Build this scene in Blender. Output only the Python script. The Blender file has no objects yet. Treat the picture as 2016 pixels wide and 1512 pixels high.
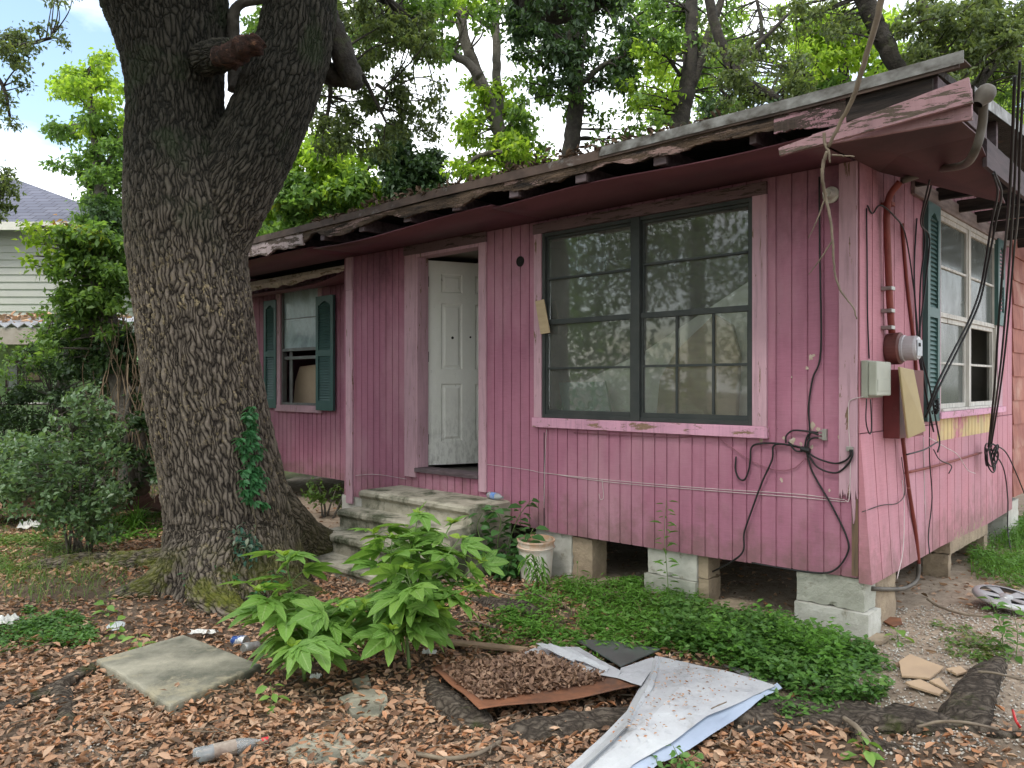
import bpy, math, random
import numpy as np
from mathutils import Vector, Matrix
R = math.radians
rng = np.random.default_rng(7); random.seed(7)
sc = bpy.context.scene; COL = sc.collection

# ---------------------------------------------------------------- camera
FPX = 1540.0                      # focal length in photo pixels (photo 2016 wide)
CH = 1.6
cd = bpy.data.cameras.new('camera'); cam = bpy.data.objects.new('camera', cd); COL.objects.link(cam)
cam.location = (0, 0, CH); cam.rotation_euler = (R(90), 0, 0)
cd.sensor_width = 36; cd.lens = 36*FPX/2016; cd.clip_start = .05; cd.clip_end = 2000
sc.camera = cam
# ---------------------------------------------------------------- world, sun, exposure
SUN_EL, SUN_AZ = R(58), R(215)
w = bpy.data.worlds.new('World'); sc.world = w; w.use_nodes = True
nt = w.node_tree; N = nt.nodes; L = nt.links; N.clear()
wo = N.new('ShaderNodeOutputWorld')
sky = N.new('ShaderNodeTexSky'); sky.sky_type = 'NISHITA'; sky.sun_disc = False
sky.sun_elevation = SUN_EL; sky.sun_rotation = SUN_AZ; sky.air_density = 1.3; sky.dust_density = 1.5
b1 = N.new('ShaderNodeBackground'); b1.inputs[1].default_value = .12
b2 = N.new('ShaderNodeBackground'); b2.inputs[0].default_value = (.93, .96, 1, 1); b2.inputs[1].default_value = 1.0
L.new(sky.outputs[0], b1.inputs[0])
tc = N.new('ShaderNodeTexCoord'); mp = N.new('ShaderNodeMapping'); mp.inputs['Scale'].default_value = (1, 1, 2.2)
mp.inputs['Location'].default_value = (.32, .1, .1)
ns = N.new('ShaderNodeTexNoise'); ns.inputs['Scale'].default_value = 1.6; ns.inputs['Detail'].default_value = 6; ns.inputs['Roughness'].default_value = .5
rp = N.new('ShaderNodeValToRGB'); rp.color_ramp.elements[0].position = .36; rp.color_ramp.elements[1].position = .52
mx = N.new('ShaderNodeMixShader')
L.new(tc.outputs['Generated'], mp.inputs[0]); L.new(mp.outputs[0], ns.inputs[0]); L.new(ns.outputs[0], rp.inputs[0])
# an opening in the clouds towards the upper left
nrm = N.new('ShaderNodeVectorMath'); nrm.operation = 'NORMALIZE'; L.new(tc.outputs['Generated'], nrm.inputs[0])
dt = N.new('ShaderNodeVectorMath'); dt.operation = 'DOT_PRODUCT'; dt.inputs[1].default_value = Vector((-.60, 1, .47)).normalized(); L.new(nrm.outputs[0], dt.inputs[0])
ns2 = N.new('ShaderNodeTexNoise'); ns2.inputs['Scale'].default_value = 5; ns2.inputs['Detail'].default_value = 6; L.new(mp.outputs[0], ns2.inputs[0])
ad = N.new('ShaderNodeMath'); ad.operation = 'MULTIPLY_ADD'; ad.inputs[1].default_value = .05; L.new(ns2.outputs[0], ad.inputs[0]); L.new(dt.outputs['Value'], ad.inputs[2])
rh = N.new('ShaderNodeValToRGB'); rh.color_ramp.elements[0].position = 0; rh.color_ramp.elements[1].position = 1; rh.color_ramp.elements[0].color = (1, 1, 1, 1); rh.color_ramp.elements[1].color = (0, 0, 0, 1)
mr0 = N.new('ShaderNodeMapRange'); mr0.inputs[1].default_value = 1.005; mr0.inputs[2].default_value = 1.022; L.new(ad.outputs[0], mr0.inputs[0]); L.new(mr0.outputs[0], rh.inputs[0])
ml = N.new('ShaderNodeMath'); ml.operation = 'MULTIPLY'; L.new(rp.outputs[0], ml.inputs[0]); L.new(rh.outputs[0], ml.inputs[1]); L.new(ml.outputs[0], mx.inputs[0]); L.new(b1.outputs[0], mx.inputs[1]); L.new(b2.outputs[0], mx.inputs[2]); L.new(mx.outputs[0], wo.inputs[0])
sd = bpy.data.lights.new('sun', 'SUN'); sd.energy = 1.3; sd.angle = R(12); sd.color = (1, .96, .9)
so = bpy.data.objects.new('sun', sd); COL.objects.link(so); so.location = (0, 0, 30)
_s = Vector((math.sin(SUN_AZ)*math.cos(SUN_EL), math.cos(SUN_AZ)*math.cos(SUN_EL), math.sin(SUN_EL)))
so.rotation_euler = _s.to_track_quat('Z', 'Y').to_euler()
sc.view_settings.view_transform = 'Standard'; sc.view_settings.look = 'None'
sc.view_settings.exposure = 1.38; sc.view_settings.gamma = 1

# ---------------------------------------------------------------- frames: real places of photographed points
HC = Vector((2.07, 4.67, 0)); HANG = math.atan2(-.6872, .7265)
HM = Matrix.Translation(HC) @ Matrix.Rotation(HANG, 4, 'Z'); HI = HM.inverted()
_o = HI @ Vector((0, 0, CH))
def _ray(px, py): return Vector(((px-1008)/FPX, 1, -(py-756)/FPX))
def at(px, py, Y): r = _ray(px, py); return Vector((r.x*Y, Y, CH+r.z*Y))
def hy(px, py, y0=0.):            # point of the plane y = y0 of the house
    d = HI.to_3x3() @ _ray(px, py); t = (y0-_o.y)/d.y; return _o+d*t
def hx(px, py, x0=0.):            # point of the plane x = x0 of the house
    d = HI.to_3x3() @ _ray(px, py); t = (x0-_o.x)/d.x; return _o+d*t
def hz(px, py, z0):
    d = HI.to_3x3() @ _ray(px, py); t = (z0-_o.z)/d.z; return _o+d*t
def H(v): return HM @ Vector(v)

# ---------------------------------------------------------------- numpy noise
_perm = np.random.default_rng(3).random((256, 256))
def vnoise(x, y):
    xi = np.floor(x).astype(int); yi = np.floor(y).astype(int); fx = x-xi; fy = y-yi
    fx = fx*fx*(3-2*fx); fy = fy*fy*(3-2*fy)
    g = lambda a, b: _perm[a & 255, b & 255]
    return (g(xi, yi)*(1-fx)+g(xi+1, yi)*fx)*(1-fy)+(g(xi, yi+1)*(1-fx)+g(xi+1, yi+1)*fx)*fy
def fbm(x, y, o=4):
    s = 0; a = .5
    for k in range(o): s = s+a*(vnoise(x+k*17.3, y+k*9.1)-.5); x = x*2.03; y = y*2.03; a *= .5
    return s
def gz(x, y):                     # height of the ground
    x = np.asarray(x, float); y = np.asarray(y, float)
    ca, sa = math.cos(-HANG), math.sin(-HANG)
    lx = (x-HC.x)*ca-(y-HC.y)*sa; ly = (x-HC.x)*sa+(y-HC.y)*ca
    near = 1/(1+np.exp(-(ly+1.1)*3.5)) * 1/(1+np.exp((lx-3.0)*2))
    z = .085*near*(lx > -20)
    z = z+.10*fbm(x*.5, y*.5, 3)*np.clip(1-near*.7, 0, 1)+.035*fbm(x*2.3+5, y*2.3, 3)
    z = z+.08*np.exp(-((x+2.9)**2+(y-6.2)**2)/.9)
    st = 1/(1+np.exp((lx+2.4)*4))*1/(1+np.exp(-(lx+5.2)*4))*1/(1+np.exp(-(ly+2.0)*5)); z = z*(1-st)+.01*st
    return z
def gd(px, py, h=0.):
    r = _ray(px, py); t = 2.
    for k in range(400):
        p = Vector((r.x*t, t, CH+r.z*t))
        if p.z <= float(gz(p.x, p.y))+h: break
        t += .04
    return Vector((p.x, p.y, float(gz(p.x, p.y))+h))

# ---------------------------------------------------------------- objects
def emp(name, loc, rz=0., **k):
    o = bpy.data.objects.new(name, None); COL.objects.link(o)
    o.empty_display_size = .2; o.location = loc; o.rotation_euler = (0, 0, rz)
    o['_m'] = 1; del o['_m']
    WM[o.name] = Matrix.Translation(Vector(loc)) @ Matrix.Rotation(rz, 4, 'Z')
    tag(o, **k); return o
WM = {}
def tag(o, label=None, cat=None, group=None, kind=None):
    if label: o['label'] = label
    if cat: o['category'] = cat
    if group: o['group'] = group
    if kind: o['kind'] = kind
    return o
def fastmesh(name, V, loops, sizes, uv=None):
    me = bpy.data.meshes.new(name)
    V = np.asarray(V, np.float32); loops = np.asarray(loops, np.int32); sizes = np.asarray(sizes, np.int32)
    me.vertices.add(len(V)); me.vertices.foreach_set('co', V.ravel())
    me.loops.add(len(loops)); me.loops.foreach_set('vertex_index', loops)
    me.polygons.add(len(sizes)); me.polygons.foreach_set('loop_start', np.concatenate([[0], np.cumsum(sizes)[:-1]]).astype(np.int32))
    me.update(calc_edges=True)
    if uv is not None:
        u = me.uv_layers.new(name='UVMap'); u.data.foreach_set('uv', np.asarray(uv, np.float32).ravel())
    return me
class MB:
    def __init__(s): s.V = []; s.F = []; s.M = []; s.mi = 0
    def add(s, V, F):
        n = len(s.V); s.V += [tuple(v) for v in V]; s.F += [tuple(n+i for i in f) for f in F]; s.M += [s.mi]*len(F); return s
    def box(s, a, b, T=None):
        x0, x1 = sorted((a[0], b[0])); y0, y1 = sorted((a[1], b[1])); z0, z1 = sorted((a[2], b[2]))
        V = [Vector(v) for v in ((x0,y0,z0),(x1,y0,z0),(x1,y1,z0),(x0,y1,z0),(x0,y0,z1),(x1,y0,z1),(x1,y1,z1),(x0,y1,z1))]
        if T: V = [T @ v for v in V]
        return s.add(V, [(3,2,1,0),(4,5,6,7),(0,1,5,4),(1,2,6,5),(2,3,7,6),(3,0,4,7)])
    def prism(s, pts, ext, ):    # polygon pts (3D) extruded by vector
        n = len(pts); e = Vector(ext); P = [Vector(p) for p in pts]
        return s.add(P+[p+e for p in P], [tuple(range(n-1, -1, -1)), tuple(range(n, 2*n))]+[(i, (i+1) % n, n+(i+1) % n, n+i) for i in range(n)])
    def tube(s, pts, r, n=8, cap=True):
        P = [Vector(p) for p in pts]; rr = r if hasattr(r, '__len__') else [r]*len(P)
        T = []
        for i in range(len(P)):
            t = (P[min(i+1, len(P)-1)]-P[max(i-1, 0)]); T.append(t.normalized() if t.length > 1e-9 else Vector((0, 0, 1)))
        a = T[0].orthogonal().normalized(); V = []
        for i in range(len(P)):
            a = (a-T[i]*a.dot(T[i])); a = a.normalized() if a.length > 1e-6 else T[i].orthogonal().normalized()
            b = T[i].cross(a)
            for k in range(n):
                q = 2*math.pi*k/n; V.append(P[i]+(a*math.cos(q)+b*math.sin(q))*rr[i])
        F = [(i*n+k, i*n+(k+1) % n, (i+1)*n+(k+1) % n, (i+1)*n+k) for i in range(len(P)-1) for k in range(n)]
        if cap: F += [tuple(range(n-1, -1, -1)), tuple((len(P)-1)*n+k for k in range(n))]
        return s.add(V, F)
    def lathe(s, prof, n=24, T=None, cap=False):   # prof [(r, z)]
        V = [Vector((r*math.cos(2*math.pi*k/n), r*math.sin(2*math.pi*k/n), z)) for r, z in prof for k in range(n)]
        if T: V = [T @ v for v in V]
        F = [(i*n+k, i*n+(k+1) % n, (i+1)*n+(k+1) % n, (i+1)*n+k) for i in range(len(prof)-1) for k in range(n)]
        if cap: F += [tuple(range(n-1, -1, -1)), tuple((len(prof)-1)*n+k for k in range(n))]
        return s.add(V, F)
    def grid(s, pts):            # rows of points
        nr = len(pts); nc = len(pts[0])
        return s.add([p for r in pts for p in r], [(i*nc+j, i*nc+j+1, (i+1)*nc+j+1, (i+1)*nc+j) for i in range(nr-1) for j in range(nc-1)])
    def build(s, name, mat, parent=None, frame='w', smooth=False, bevel=0, base=None, solid=0, **k):
        """frame 'h': coordinates are house coordinates; base: origin of a top-level mesh (same frame)."""
        V = [Vector(v) for v in s.V]
        if frame == 'h': V = [HM @ v for v in V]
        if parent is not None:
            inv = WM[parent.name].inverted()
            V = [inv @ v for v in V]; W = WM[parent.name]
        else:
            if base is None:
                b0 = np.array([tuple(v) for v in V]); base = Vector((*((b0.min(0)+b0.max(0))/2)[:2], b0.min(0)[2]))
            elif frame == 'h': base = HM @ Vector(base)
            W = Matrix.Translation(Vector(base)) @ Matrix.Rotation(HANG if frame == 'h' else 0, 4, 'Z')
            inv = W.inverted(); V = [inv @ v for v in V]
        me = bpy.data.meshes.new(name); me.from_pydata([tuple(v) for v in V], [], s.F); me.update()
        o = bpy.data.objects.new(name, me); COL.objects.link(o)
        for m in (mat if isinstance(mat, (list, tuple)) else [mat]): me.materials.append(m)
        if any(s.M): me.polygons.foreach_set('material_index', s.M)
        if parent is not None: o.parent = parent
        else: o.matrix_world = W
        WM[o.name] = W
        if smooth: me.polygons.foreach_set('use_smooth', [True]*len(me.polygons))
        if solid: md = o.modifiers.new('thick', 'SOLIDIFY'); md.thickness = solid; md.offset = -1
        if bevel:
            md = o.modifiers.new('bevel', 'BEVEL'); md.width = bevel; md.segments = 2; md.limit_method = 'ANGLE'; md.angle_limit = R(40)
        tag(o, **k); return o
def npobj(name, V, loops, sizes, mat, parent=None, base=(0, 0, 0), uv=None, smooth=False, **k):
    W = WM[parent.name] if parent is not None else Matrix.Translation(Vector(base))
    inv = np.array(W.inverted()); V = np.asarray(V, float) @ inv[:3, :3].T+inv[:3, 3]
    me = fastmesh(name, V, loops, sizes, uv); o = bpy.data.objects.new(name, me); COL.objects.link(o)
    for m in (mat if isinstance(mat, (list, tuple)) else [mat]): me.materials.append(m)
    if smooth: me.polygons.foreach_set('use_smooth', np.ones(len(sizes), bool))
    if parent is not None: o.parent = parent
    else: o.location = base
    WM[o.name] = W; tag(o, **k); return o
def crom(P, n=6):                # Catmull-Rom through points (tuples may carry a radius as last item)
    P = np.asarray(P, float); Q = np.vstack([2*P[0]-P[1], P, 2*P[-1]-P[-2]]); out = []
    for i in range(1, len(Q)-2):
        p0, p1, p2, p3 = Q[i-1:i+3]
        for t in np.linspace(0, 1, n, endpoint=False):
            out.append(.5*((2*p1)+(-p0+p2)*t+(2*p0-5*p1+4*p2-p3)*t*t+(-p0+3*p1-3*p2+p3)*t**3))
    out.append(P[-1]); return np.array(out)

# ---------------------------------------------------------------- materials
def s2l(r, g, b):
    f = lambda c: ((c/255+.055)/1.055)**2.4 if c > 10 else c/255/12.92
    return (f(r), f(g), f(b), 1)
def col(c): return (c[0], c[1], c[2], 1)
class Nd:
    def __init__(s, name):
        s.m = bpy.data.materials.new(name); s.m.use_nodes = True; s.t = s.m.node_tree; s.t.nodes.clear()
        s.out = s.n('OutputMaterial'); s.p = s.n('BsdfPrincipled'); s.l(s.p.outputs[0], s.out.inputs[0])
        s.tc = s.n('TexCoord')
    def n(s, typ, **k):
        x = s.t.nodes.new('ShaderNode'+typ)
        for a, b in k.items(): setattr(x, a, b)
        return x
    def l(s, a, b): s.t.links.new(a, b)
    def coord(s, scale=(1, 1, 1), src=None, rot=(0, 0, 0)):
        m = s.n('Mapping'); m.inputs['Scale'].default_value = scale; m.inputs['Rotation'].default_value = rot
        s.l(src or s.tc.outputs['Object'], m.inputs[0]); return m.outputs[0]
    def noise(s, scale, detail=4, rough=.55, vec=None, dist=0):
        x = s.n('TexNoise'); x.inputs['Scale'].default_value = scale; x.inputs['Detail'].default_value = detail
        x.inputs['Roughness'].default_value = rough; x.inputs['Distortion'].default_value = dist
        s.l(vec if vec is not None else s.coord(), x.inputs[0]); return x.outputs[0]
    def vor(s, scale, vec=None, feature='F1', rnd=1):
        x = s.n('TexVoronoi', feature=feature); x.inputs['Scale'].default_value = scale; x.inputs['Randomness'].default_value = rnd
        s.l(vec if vec is not None else s.coord(), x.inputs[0]); return x.outputs['Distance']
    def ramp(s, fac, els, interp='LINEAR'):
        x = s.n('ValToRGB'); cr = x.color_ramp; cr.interpolation = interp
        while len(cr.elements) < len(els): cr.elements.new(.5)
        for e, (p, c) in zip(cr.elements, els): e.position = p; e.color = col(c) if hasattr(c, '__len__') else (c, c, c, 1)
        s.l(fac, x.inputs[0]); return x.outputs[0]
    def mix(s, fac, a, b, mode='MIX'):
        x = s.n('Mix', data_type='RGBA', blend_type=mode)
        for v, i in ((fac, 0), (a, 6), (b, 7)):
            if hasattr(v, 'is_linked') or isinstance(v, bpy.types.NodeSocket): s.l(v, x.inputs[i])
            else: x.inputs[i].default_value = v if i == 0 else col(v)
        return x.outputs[2]
    def math(s, op, a, b=0.):
        x = s.n('Math', operation=op)
        for v, i in ((a, 0), (b, 1)):
            if isinstance(v, bpy.types.NodeSocket): s.l(v, x.inputs[i])
            else: x.inputs[i].default_value = v
        return x.outputs[0]
    def bump(s, h, strength=.5, dist=.01):
        x = s.n('Bump'); x.inputs['Strength'].default_value = strength; x.inputs['Distance'].default_value = dist
        s.l(h, x.inputs['Height']); s.l(x.outputs[0], s.p.inputs['Normal']); return x
    def base(s, c):
        if isinstance(c, bpy.types.NodeSocket): s.l(c, s.p.inputs['Base Color'])
        else: s.p.inputs['Base Color'].default_value = col(c)
    def set(s, rough=.6, metal=0, spec=.5):
        s.p.inputs['Roughness'].default_value = rough; s.p.inputs['Metallic'].default_value = metal
        s.p.inputs['Specular IOR Level'].default_value = spec
def simple(name, a, b=None, scale=8, stretch=(1, 1, 1), rough=.75, metal=0, bump=.3, bd=.004, bs=None, third=None, spec=.35, thr=(.35, .65), t3=(.58, .7)):
    m = Nd(name); v = m.coord(stretch); b = b or tuple(c*.6 for c in a)
    c = m.ramp(m.noise(scale, 6, .6, v), [(thr[0], a), (thr[1], b)])
    if third: c = m.mix(m.ramp(m.noise(scale*.6, 8, .7, v, .3), [(t3[0], 0), (t3[1], 1)]), c, third)
    m.base(c); m.set(rough, metal, spec)
    if bump: m.bump(m.noise(bs or scale*4, 5, .6, v), bump, bd)
    return m.m
def leafmat(name, cols, trans=.35, rough=.5, rib=None, spec=.4):
    m = Nd(name); g = m.n('NewGeometry')
    n = len(cols); c = m.ramp(g.outputs['Random Per Island'], [(i/max(n-1, 1), k) for i, k in enumerate(cols)])
    if rib:
        sx = m.n('SeparateXYZ'); m.l(m.tc.outputs['UV'], sx.inputs[0])
        d = m.math('ABSOLUTE', m.math('SUBTRACT', sx.outputs[0], .5))
        c = m.mix(m.ramp(d, [(.0, 1), (.07, 0)]), c, rib)
        # side veins
        w_ = m.math('SINE', m.math('MULTIPLY', m.math('SUBTRACT', sx.outputs[1], m.math('MULTIPLY', d, .5)), 50.))
        m.bump(w_, .35, .002)
    m.base(c); m.set(rough, 0, spec)
    tr = m.n('BsdfTranslucent'); m.l(m.mix(1., c, (1.25, 1.2, .7), 'MULTIPLY'), tr.inputs[0]); ms = m.n('MixShader'); ms.inputs[0].default_value = trans
    m.l(m.p.outputs[0], ms.inputs[1]); m.l(tr.outputs[0], ms.inputs[2]); m.l(ms.outputs[0], m.out.inputs[0])
    return m.m
# ================================================================ materials of the house
def siding_mat(name, a, b, dirt):
    m = Nd(name)
    big = m.noise(1.3, 5, .6); str_ = m.noise(2.2, 6, .65, m.coord((5, 5, .5)))
    c = m.ramp(big, [(.3, a), (.7, b)])
    c = m.mix(m.ramp(str_, [(.45, 0), (.8, .5)]), c, dirt)
    fine = m.noise(9, 5, .7, m.coord((1, 1, 14)))
    c = m.mix(m.ramp(fine, [(.35, .0), (.75, .35)]), c, tuple(min(1, k*1.35) for k in a))
    chips = m.ramp(m.noise(7, 9, .75, m.coord((1.6, 1.6, 1))), [(.715, 0), (.73, 1)])
    c = m.mix(chips, c, (.45, .36, .30))
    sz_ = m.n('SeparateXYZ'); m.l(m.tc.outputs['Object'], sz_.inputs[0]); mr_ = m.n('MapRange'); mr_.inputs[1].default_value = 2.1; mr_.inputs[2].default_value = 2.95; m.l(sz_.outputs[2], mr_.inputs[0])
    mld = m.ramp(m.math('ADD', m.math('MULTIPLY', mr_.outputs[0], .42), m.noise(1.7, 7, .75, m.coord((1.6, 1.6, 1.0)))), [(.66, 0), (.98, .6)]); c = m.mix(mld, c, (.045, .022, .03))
    fade = m.ramp(m.noise(.9, 6, .65, m.coord((1.6, 1.6, .7), rot=(.2, .1, 0))), [(.46, 0), (.66, .55)]); c = m.mix(fade, c, (.50, .285, .335))
    ml_ = m.n('MapRange'); ml_.inputs[1].default_value = .85; ml_.inputs[2].default_value = .42; m.l(sz_.outputs[2], ml_.inputs[0]); mud = m.ramp(m.math('ADD', m.math('MULTIPLY', ml_.outputs[0], .3), m.noise(5, 7, .75)), [(.60, 0), (.85, .6)]); c = m.mix(mud, c, (.17, .11, .09))
    specks = m.ramp(m.vor(9), [(.022, 1), (.03, 0)])
    c = m.mix(specks, c, (.08, .04, .05))
    m.base(c); m.set(.72, 0, .3); m.bump(fine, .35, .004); return m.m
M = {}
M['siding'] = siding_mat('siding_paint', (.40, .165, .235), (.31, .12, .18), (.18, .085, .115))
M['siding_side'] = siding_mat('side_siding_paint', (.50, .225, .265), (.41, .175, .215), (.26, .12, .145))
def trim_mat(name, a, peel, amt, st=(6, 6, .8)):
    m = Nd(name)
    c = m.ramp(m.noise(3, 5, .6), [(.3, a), (.7, tuple(k*.8 for k in a))])
    pk = m.noise(5, 9, .72, m.coord(st), .4); mask = m.ramp(pk, [(amt, 0), (amt+.012, 1)])
    w_ = m.ramp(m.noise(30, 5, .6, m.coord(st)), [(.3, peel), (.7, tuple(k*.55 for k in peel))])
    c = m.mix(mask, c, w_)
    c = m.mix(m.ramp(m.noise(4, 5, .6, m.coord((8, 8, .6))), [(.5, 0), (.85, .55)]), c, (.12, .07, .075))
    m.base(c); m.set(.7, 0, .3); m.bump(m.mix(mask, m.noise(25, 4, .6, m.coord(st)), (0, 0, 0)), .6, .004); return m.m
M['trim'] = trim_mat('pink_trim_paint', (.56, .35, .41), (.26, .17, .11), .61)
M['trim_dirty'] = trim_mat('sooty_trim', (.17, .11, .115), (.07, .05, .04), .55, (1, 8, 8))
M['sill'] = trim_mat('peeling_sill_paint', (.70, .37, .50), (.34, .22, .15), .565, (.9, 6, 4))
M['rot'] = simple('rotten_wood', (.14, .095, .065), (.018, .014, .012), 6, (.6, 5, 5), .9, bump=1, bd=.02, third=(.33, .22, .2), t3=(.56, .6))
M['rotdark'] = simple('dark_wood', (.05, .038, .032), (.012, .010, .010), 5, (.6, 5, 5), .9, bump=.6, bd=.01)
M['greywood'] = simple('grey_weathered_wood', (.15, .115, .125), (.07, .05, .055), 5, (.8, 5, 5), .85, bump=.5, bd=.006)
M['pinkboard'] = trim_mat('peeling_pink_board', (.40, .24, .26), (.13, .10, .075), .53, (.7, 5, 5))
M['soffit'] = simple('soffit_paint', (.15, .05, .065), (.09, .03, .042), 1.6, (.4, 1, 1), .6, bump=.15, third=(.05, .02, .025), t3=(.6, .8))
M['drip'] = simple('drip_edge_metal', (.28, .28, .27), (.07, .06, .05), 12, (.7, 1, 1), .55, .4, .2)
M['driprust'] = simple('drip_edge_rust', (.12, .085, .07), (.05, .035, .03), 7, (.7, 1, 1), .8, .1, .3, third=(.3, .29, .28))
M['shingle'] = simple('roof_felt', (.06, .055, .05), (.03, .028, .025), 6, rough=.95, third=(.12, .07, .045), bump=1, bd=.02)
M['alu_black'] = simple('black_window_frame', (.035, .042, .042), (.06, .065, .062), 4, (1, 1, 1), .5, .2, .1)
M['alu_grey'] = simple('grey_window_frame', (.12, .12, .12), (.2, .2, .2), 6, rough=.5, metal=.3)
M['white_old'] = simple('old_white_paint', (.62, .6, .55), (.42, .4, .36), 6, (3, 3, .6), .7, bump=.3, third=(.16, .13, .1), t3=(.6, .68))
M['green'] = simple('shutter_green', (.065, .135, .125), (.045, .10, .095), 3, rough=.5, bump=.1)
M['black'] = simple('shade_black', (.012, .012, .013), (.02, .018, .016), 3, rough=.95, bump=0)  # near-black parts; also paints the shade in gaps and holes
M['brownroom'] = simple('room_wall', (.20, .19, .175), (.30, .28, .25), 2, rough=.9, bump=0)
M['floor'] = simple('old_floor', (.07, .065, .06), (.16, .145, .13), 9, (1, 5, 1), .8)
m = Nd('door_paint')
c = m.ramp(m.noise(2.2, 8, .7, m.coord((1.4, 1.4, .9))), [(.32, (.80, .80, .76)), (.66, (.70, .70, .655)), (.85, (.42, .41, .37))])
sz = m.n('SeparateXYZ'); m.l(m.tc.outputs['Object'], sz.inputs[0])
low = m.math('MULTIPLY', m.ramp(sz.outputs[2], [(.0, 1), (.75, 0)]), m.ramp(m.noise(9, 9, .75, m.coord((3, 3, 1))), [(.46, 0), (.70, .7)]))
c = m.mix(low, c, (.12, .11, .09)); c = m.mix(m.ramp(m.noise(14, 9, .8, m.coord((2, 2, 1))), [(.62, 0), (.66, .7)]), c, (.18, .17, .15))
m.base(c); m.set(.5, 0, .4); m.bump(m.noise(40), .1, .002); M['door'] = m.m
def glass_mat(name, dirt, film, spec_rough=.04, tint=(.8, .85, .82)):
    m = Nd(name); m.t.nodes.remove(m.p)
    tr = m.n('BsdfTransparent'); tr.inputs[0].default_value = col(tint)
    gl = m.n('BsdfGlossy'); gl.inputs['Roughness'].default_value = spec_rough
    df = m.n('BsdfDiffuse'); df.inputs[0].default_value = col(dirt)
    fr = m.n('Fresnel'); fr.inputs[0].default_value = 1.5
    a = m.n('MixShader'); m.l(m.math('MULTIPLY', fr.outputs[0], 1.2), a.inputs[0]); m.l(tr.outputs[0], a.inputs[1]); m.l(gl.outputs[0], a.inputs[2])
    b = m.n('MixShader'); k = m.ramp(m.noise(3, 8, .7, m.coord((1, 1, .7)), .5), [(.3, film*.5), (.7, film*1.5)])
    m.l(k, b.inputs[0]); m.l(a.outputs[0], b.inputs[1]); m.l(df.outputs[0], b.inputs[2]); m.l(b.outputs[0], m.out.inputs[0]); return m.m
M['glass'] = glass_mat('dusty_glass', (.40, .41, .385), .13, .03, (.93, .95, .94))
M['glass_wing'] = glass_mat('hazy_glass', (.55, .68, .72), .62, .1)
M['glass_side'] = glass_mat('dirty_glass', (.16, .175, .16), .5, .12)

# ================================================================ house
house = emp('house', HC, HANG, label='old pink wooden house with rotten eaves, grooved siding and an open white door', cat='house')
XL = hy(688, 700).x                   # left corner of the main wall
WY = .635                             # set-back of the left wing
def boards(b, x0, x1, zb, zt, holes, axis='x', pos=0., sgn=-1, pitch=.1016, zoff=None):
    """grooved panel: strips 9 mm proud of a backing sheet. holes (a0,a1,z0,z1). axis: running axis"""
    k0 = math.floor(x0/pitch)-1
    def P(a, d, z): return (a, pos+sgn*d, z) if axis == 'x' else (pos+sgn*d, a, z)
    def blk(a0, a1, z0, z1, d0, d1):
        f = zoff or (lambda a, z: 0.)
        V = [P(a0, d0, z0[0]), P(a1, d0, z0[1]), P(a1, d0, z1), P(a0, d0, z1), P(a0, d1+f(a0, z0[0]), z0[0]), P(a1, d1+f(a1, z0[1]), z0[1]), P(a1, d1+f(a1, z1), z1), P(a0, d1+f(a0, z1), z1)]
        b.add(V, [(0,1,2,3), (7,6,5,4), (0,4,5,1), (1,5,6,2), (2,6,7,3), (3,7,4,0)])
    def intervals(a0, a1):
        iv = [(None, zt)]
        for h in holes:
            if h[0] < a1-1e-4 and h[1] > a0+1e-4:
                out = []
                for lo, hi in iv:
                    L_ = lo if lo is not None else -9
                    if h[3] <= L_ or h[2] >= hi: out.append((lo, hi)); continue
                    if h[2] > L_: out.append((lo, h[2]))
                    if h[3] < hi: out.append((h[3], hi))
                iv = out
        return iv
    edges = sorted({x0, x1, *[h[0] for h in holes], *[h[1] for h in holes]})
    edges = [e for e in edges if x0-1e-6 <= e <= x1+1e-6]
    for e0, e1 in zip(edges, edges[1:]):          # backing
        for lo, hi in intervals(e0, e1):
            n = max(1, int((e1-e0)/.4)) if lo is None else 1
            for q in range(n):
                a, c_ = e0+(e1-e0)*q/n, e0+(e1-e0)*(q+1)/n
                z0 = (zb(a)+.003, zb(c_)+.003) if lo is None else (lo, lo)
                if hi-max(z0) > .01: blk(a, c_, z0, hi, -.02, 0)
    k = k0
    while k*pitch < x1:
        g0, g1 = k*pitch+.006, (k+1)*pitch-.006; k += 1
        cuts = sorted({max(g0, x0), min(g1, x1), *[e for e in edges if g0 < e < g1]})
        for a, c_ in zip(cuts, cuts[1:]):
            if c_-a < .004: continue
            for lo, hi in intervals(a, c_):
                z0 = (zb(a), zb(c_)) if lo is None else (lo, lo)
                if hi-max(z0) > .01: blk(a, c_, z0, hi, 0, .009)
def lerpf(pts):
    xs = [p[0] for p in pts]; zs = [p[1] for p in pts]
    return lambda a: float(np.interp(a, xs, zs))
ZS = 2.93                              # soffit height
# openings from the photograph, measured on the wall plane
dL, dR = hy(822, 700).x, hy(948, 700).x; dT = hy(828, 500).z; dB = hy(830, 925).z
wL, wR = hy(1070, 600).x, hy(1485, 600).x; wT = hy(1485, 388).z; wB = hy(1300, 831).z
zb = lerpf([(p.x, p.z) for p in (hy(690, 976), hy(1000, 1028), hy(1085, 1047), hy(1400, 1097), hy(1700, 1139))])
b = MB(); boards(b, XL, 0, zb, ZS+.05, [(dL, dR, dB, dT), (wL, wR, wB, wT)])
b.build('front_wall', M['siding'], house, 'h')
b = MB(); x = hy(1073, 900).x; b.box((x-.006, -.0105, zb(x)+.004), (x+.004, -.0088, wB-.12)); b.build('panel_gap_shade', M['black'], house, 'h')  # black strip on the siding paints the shade of the panel seam
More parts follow.
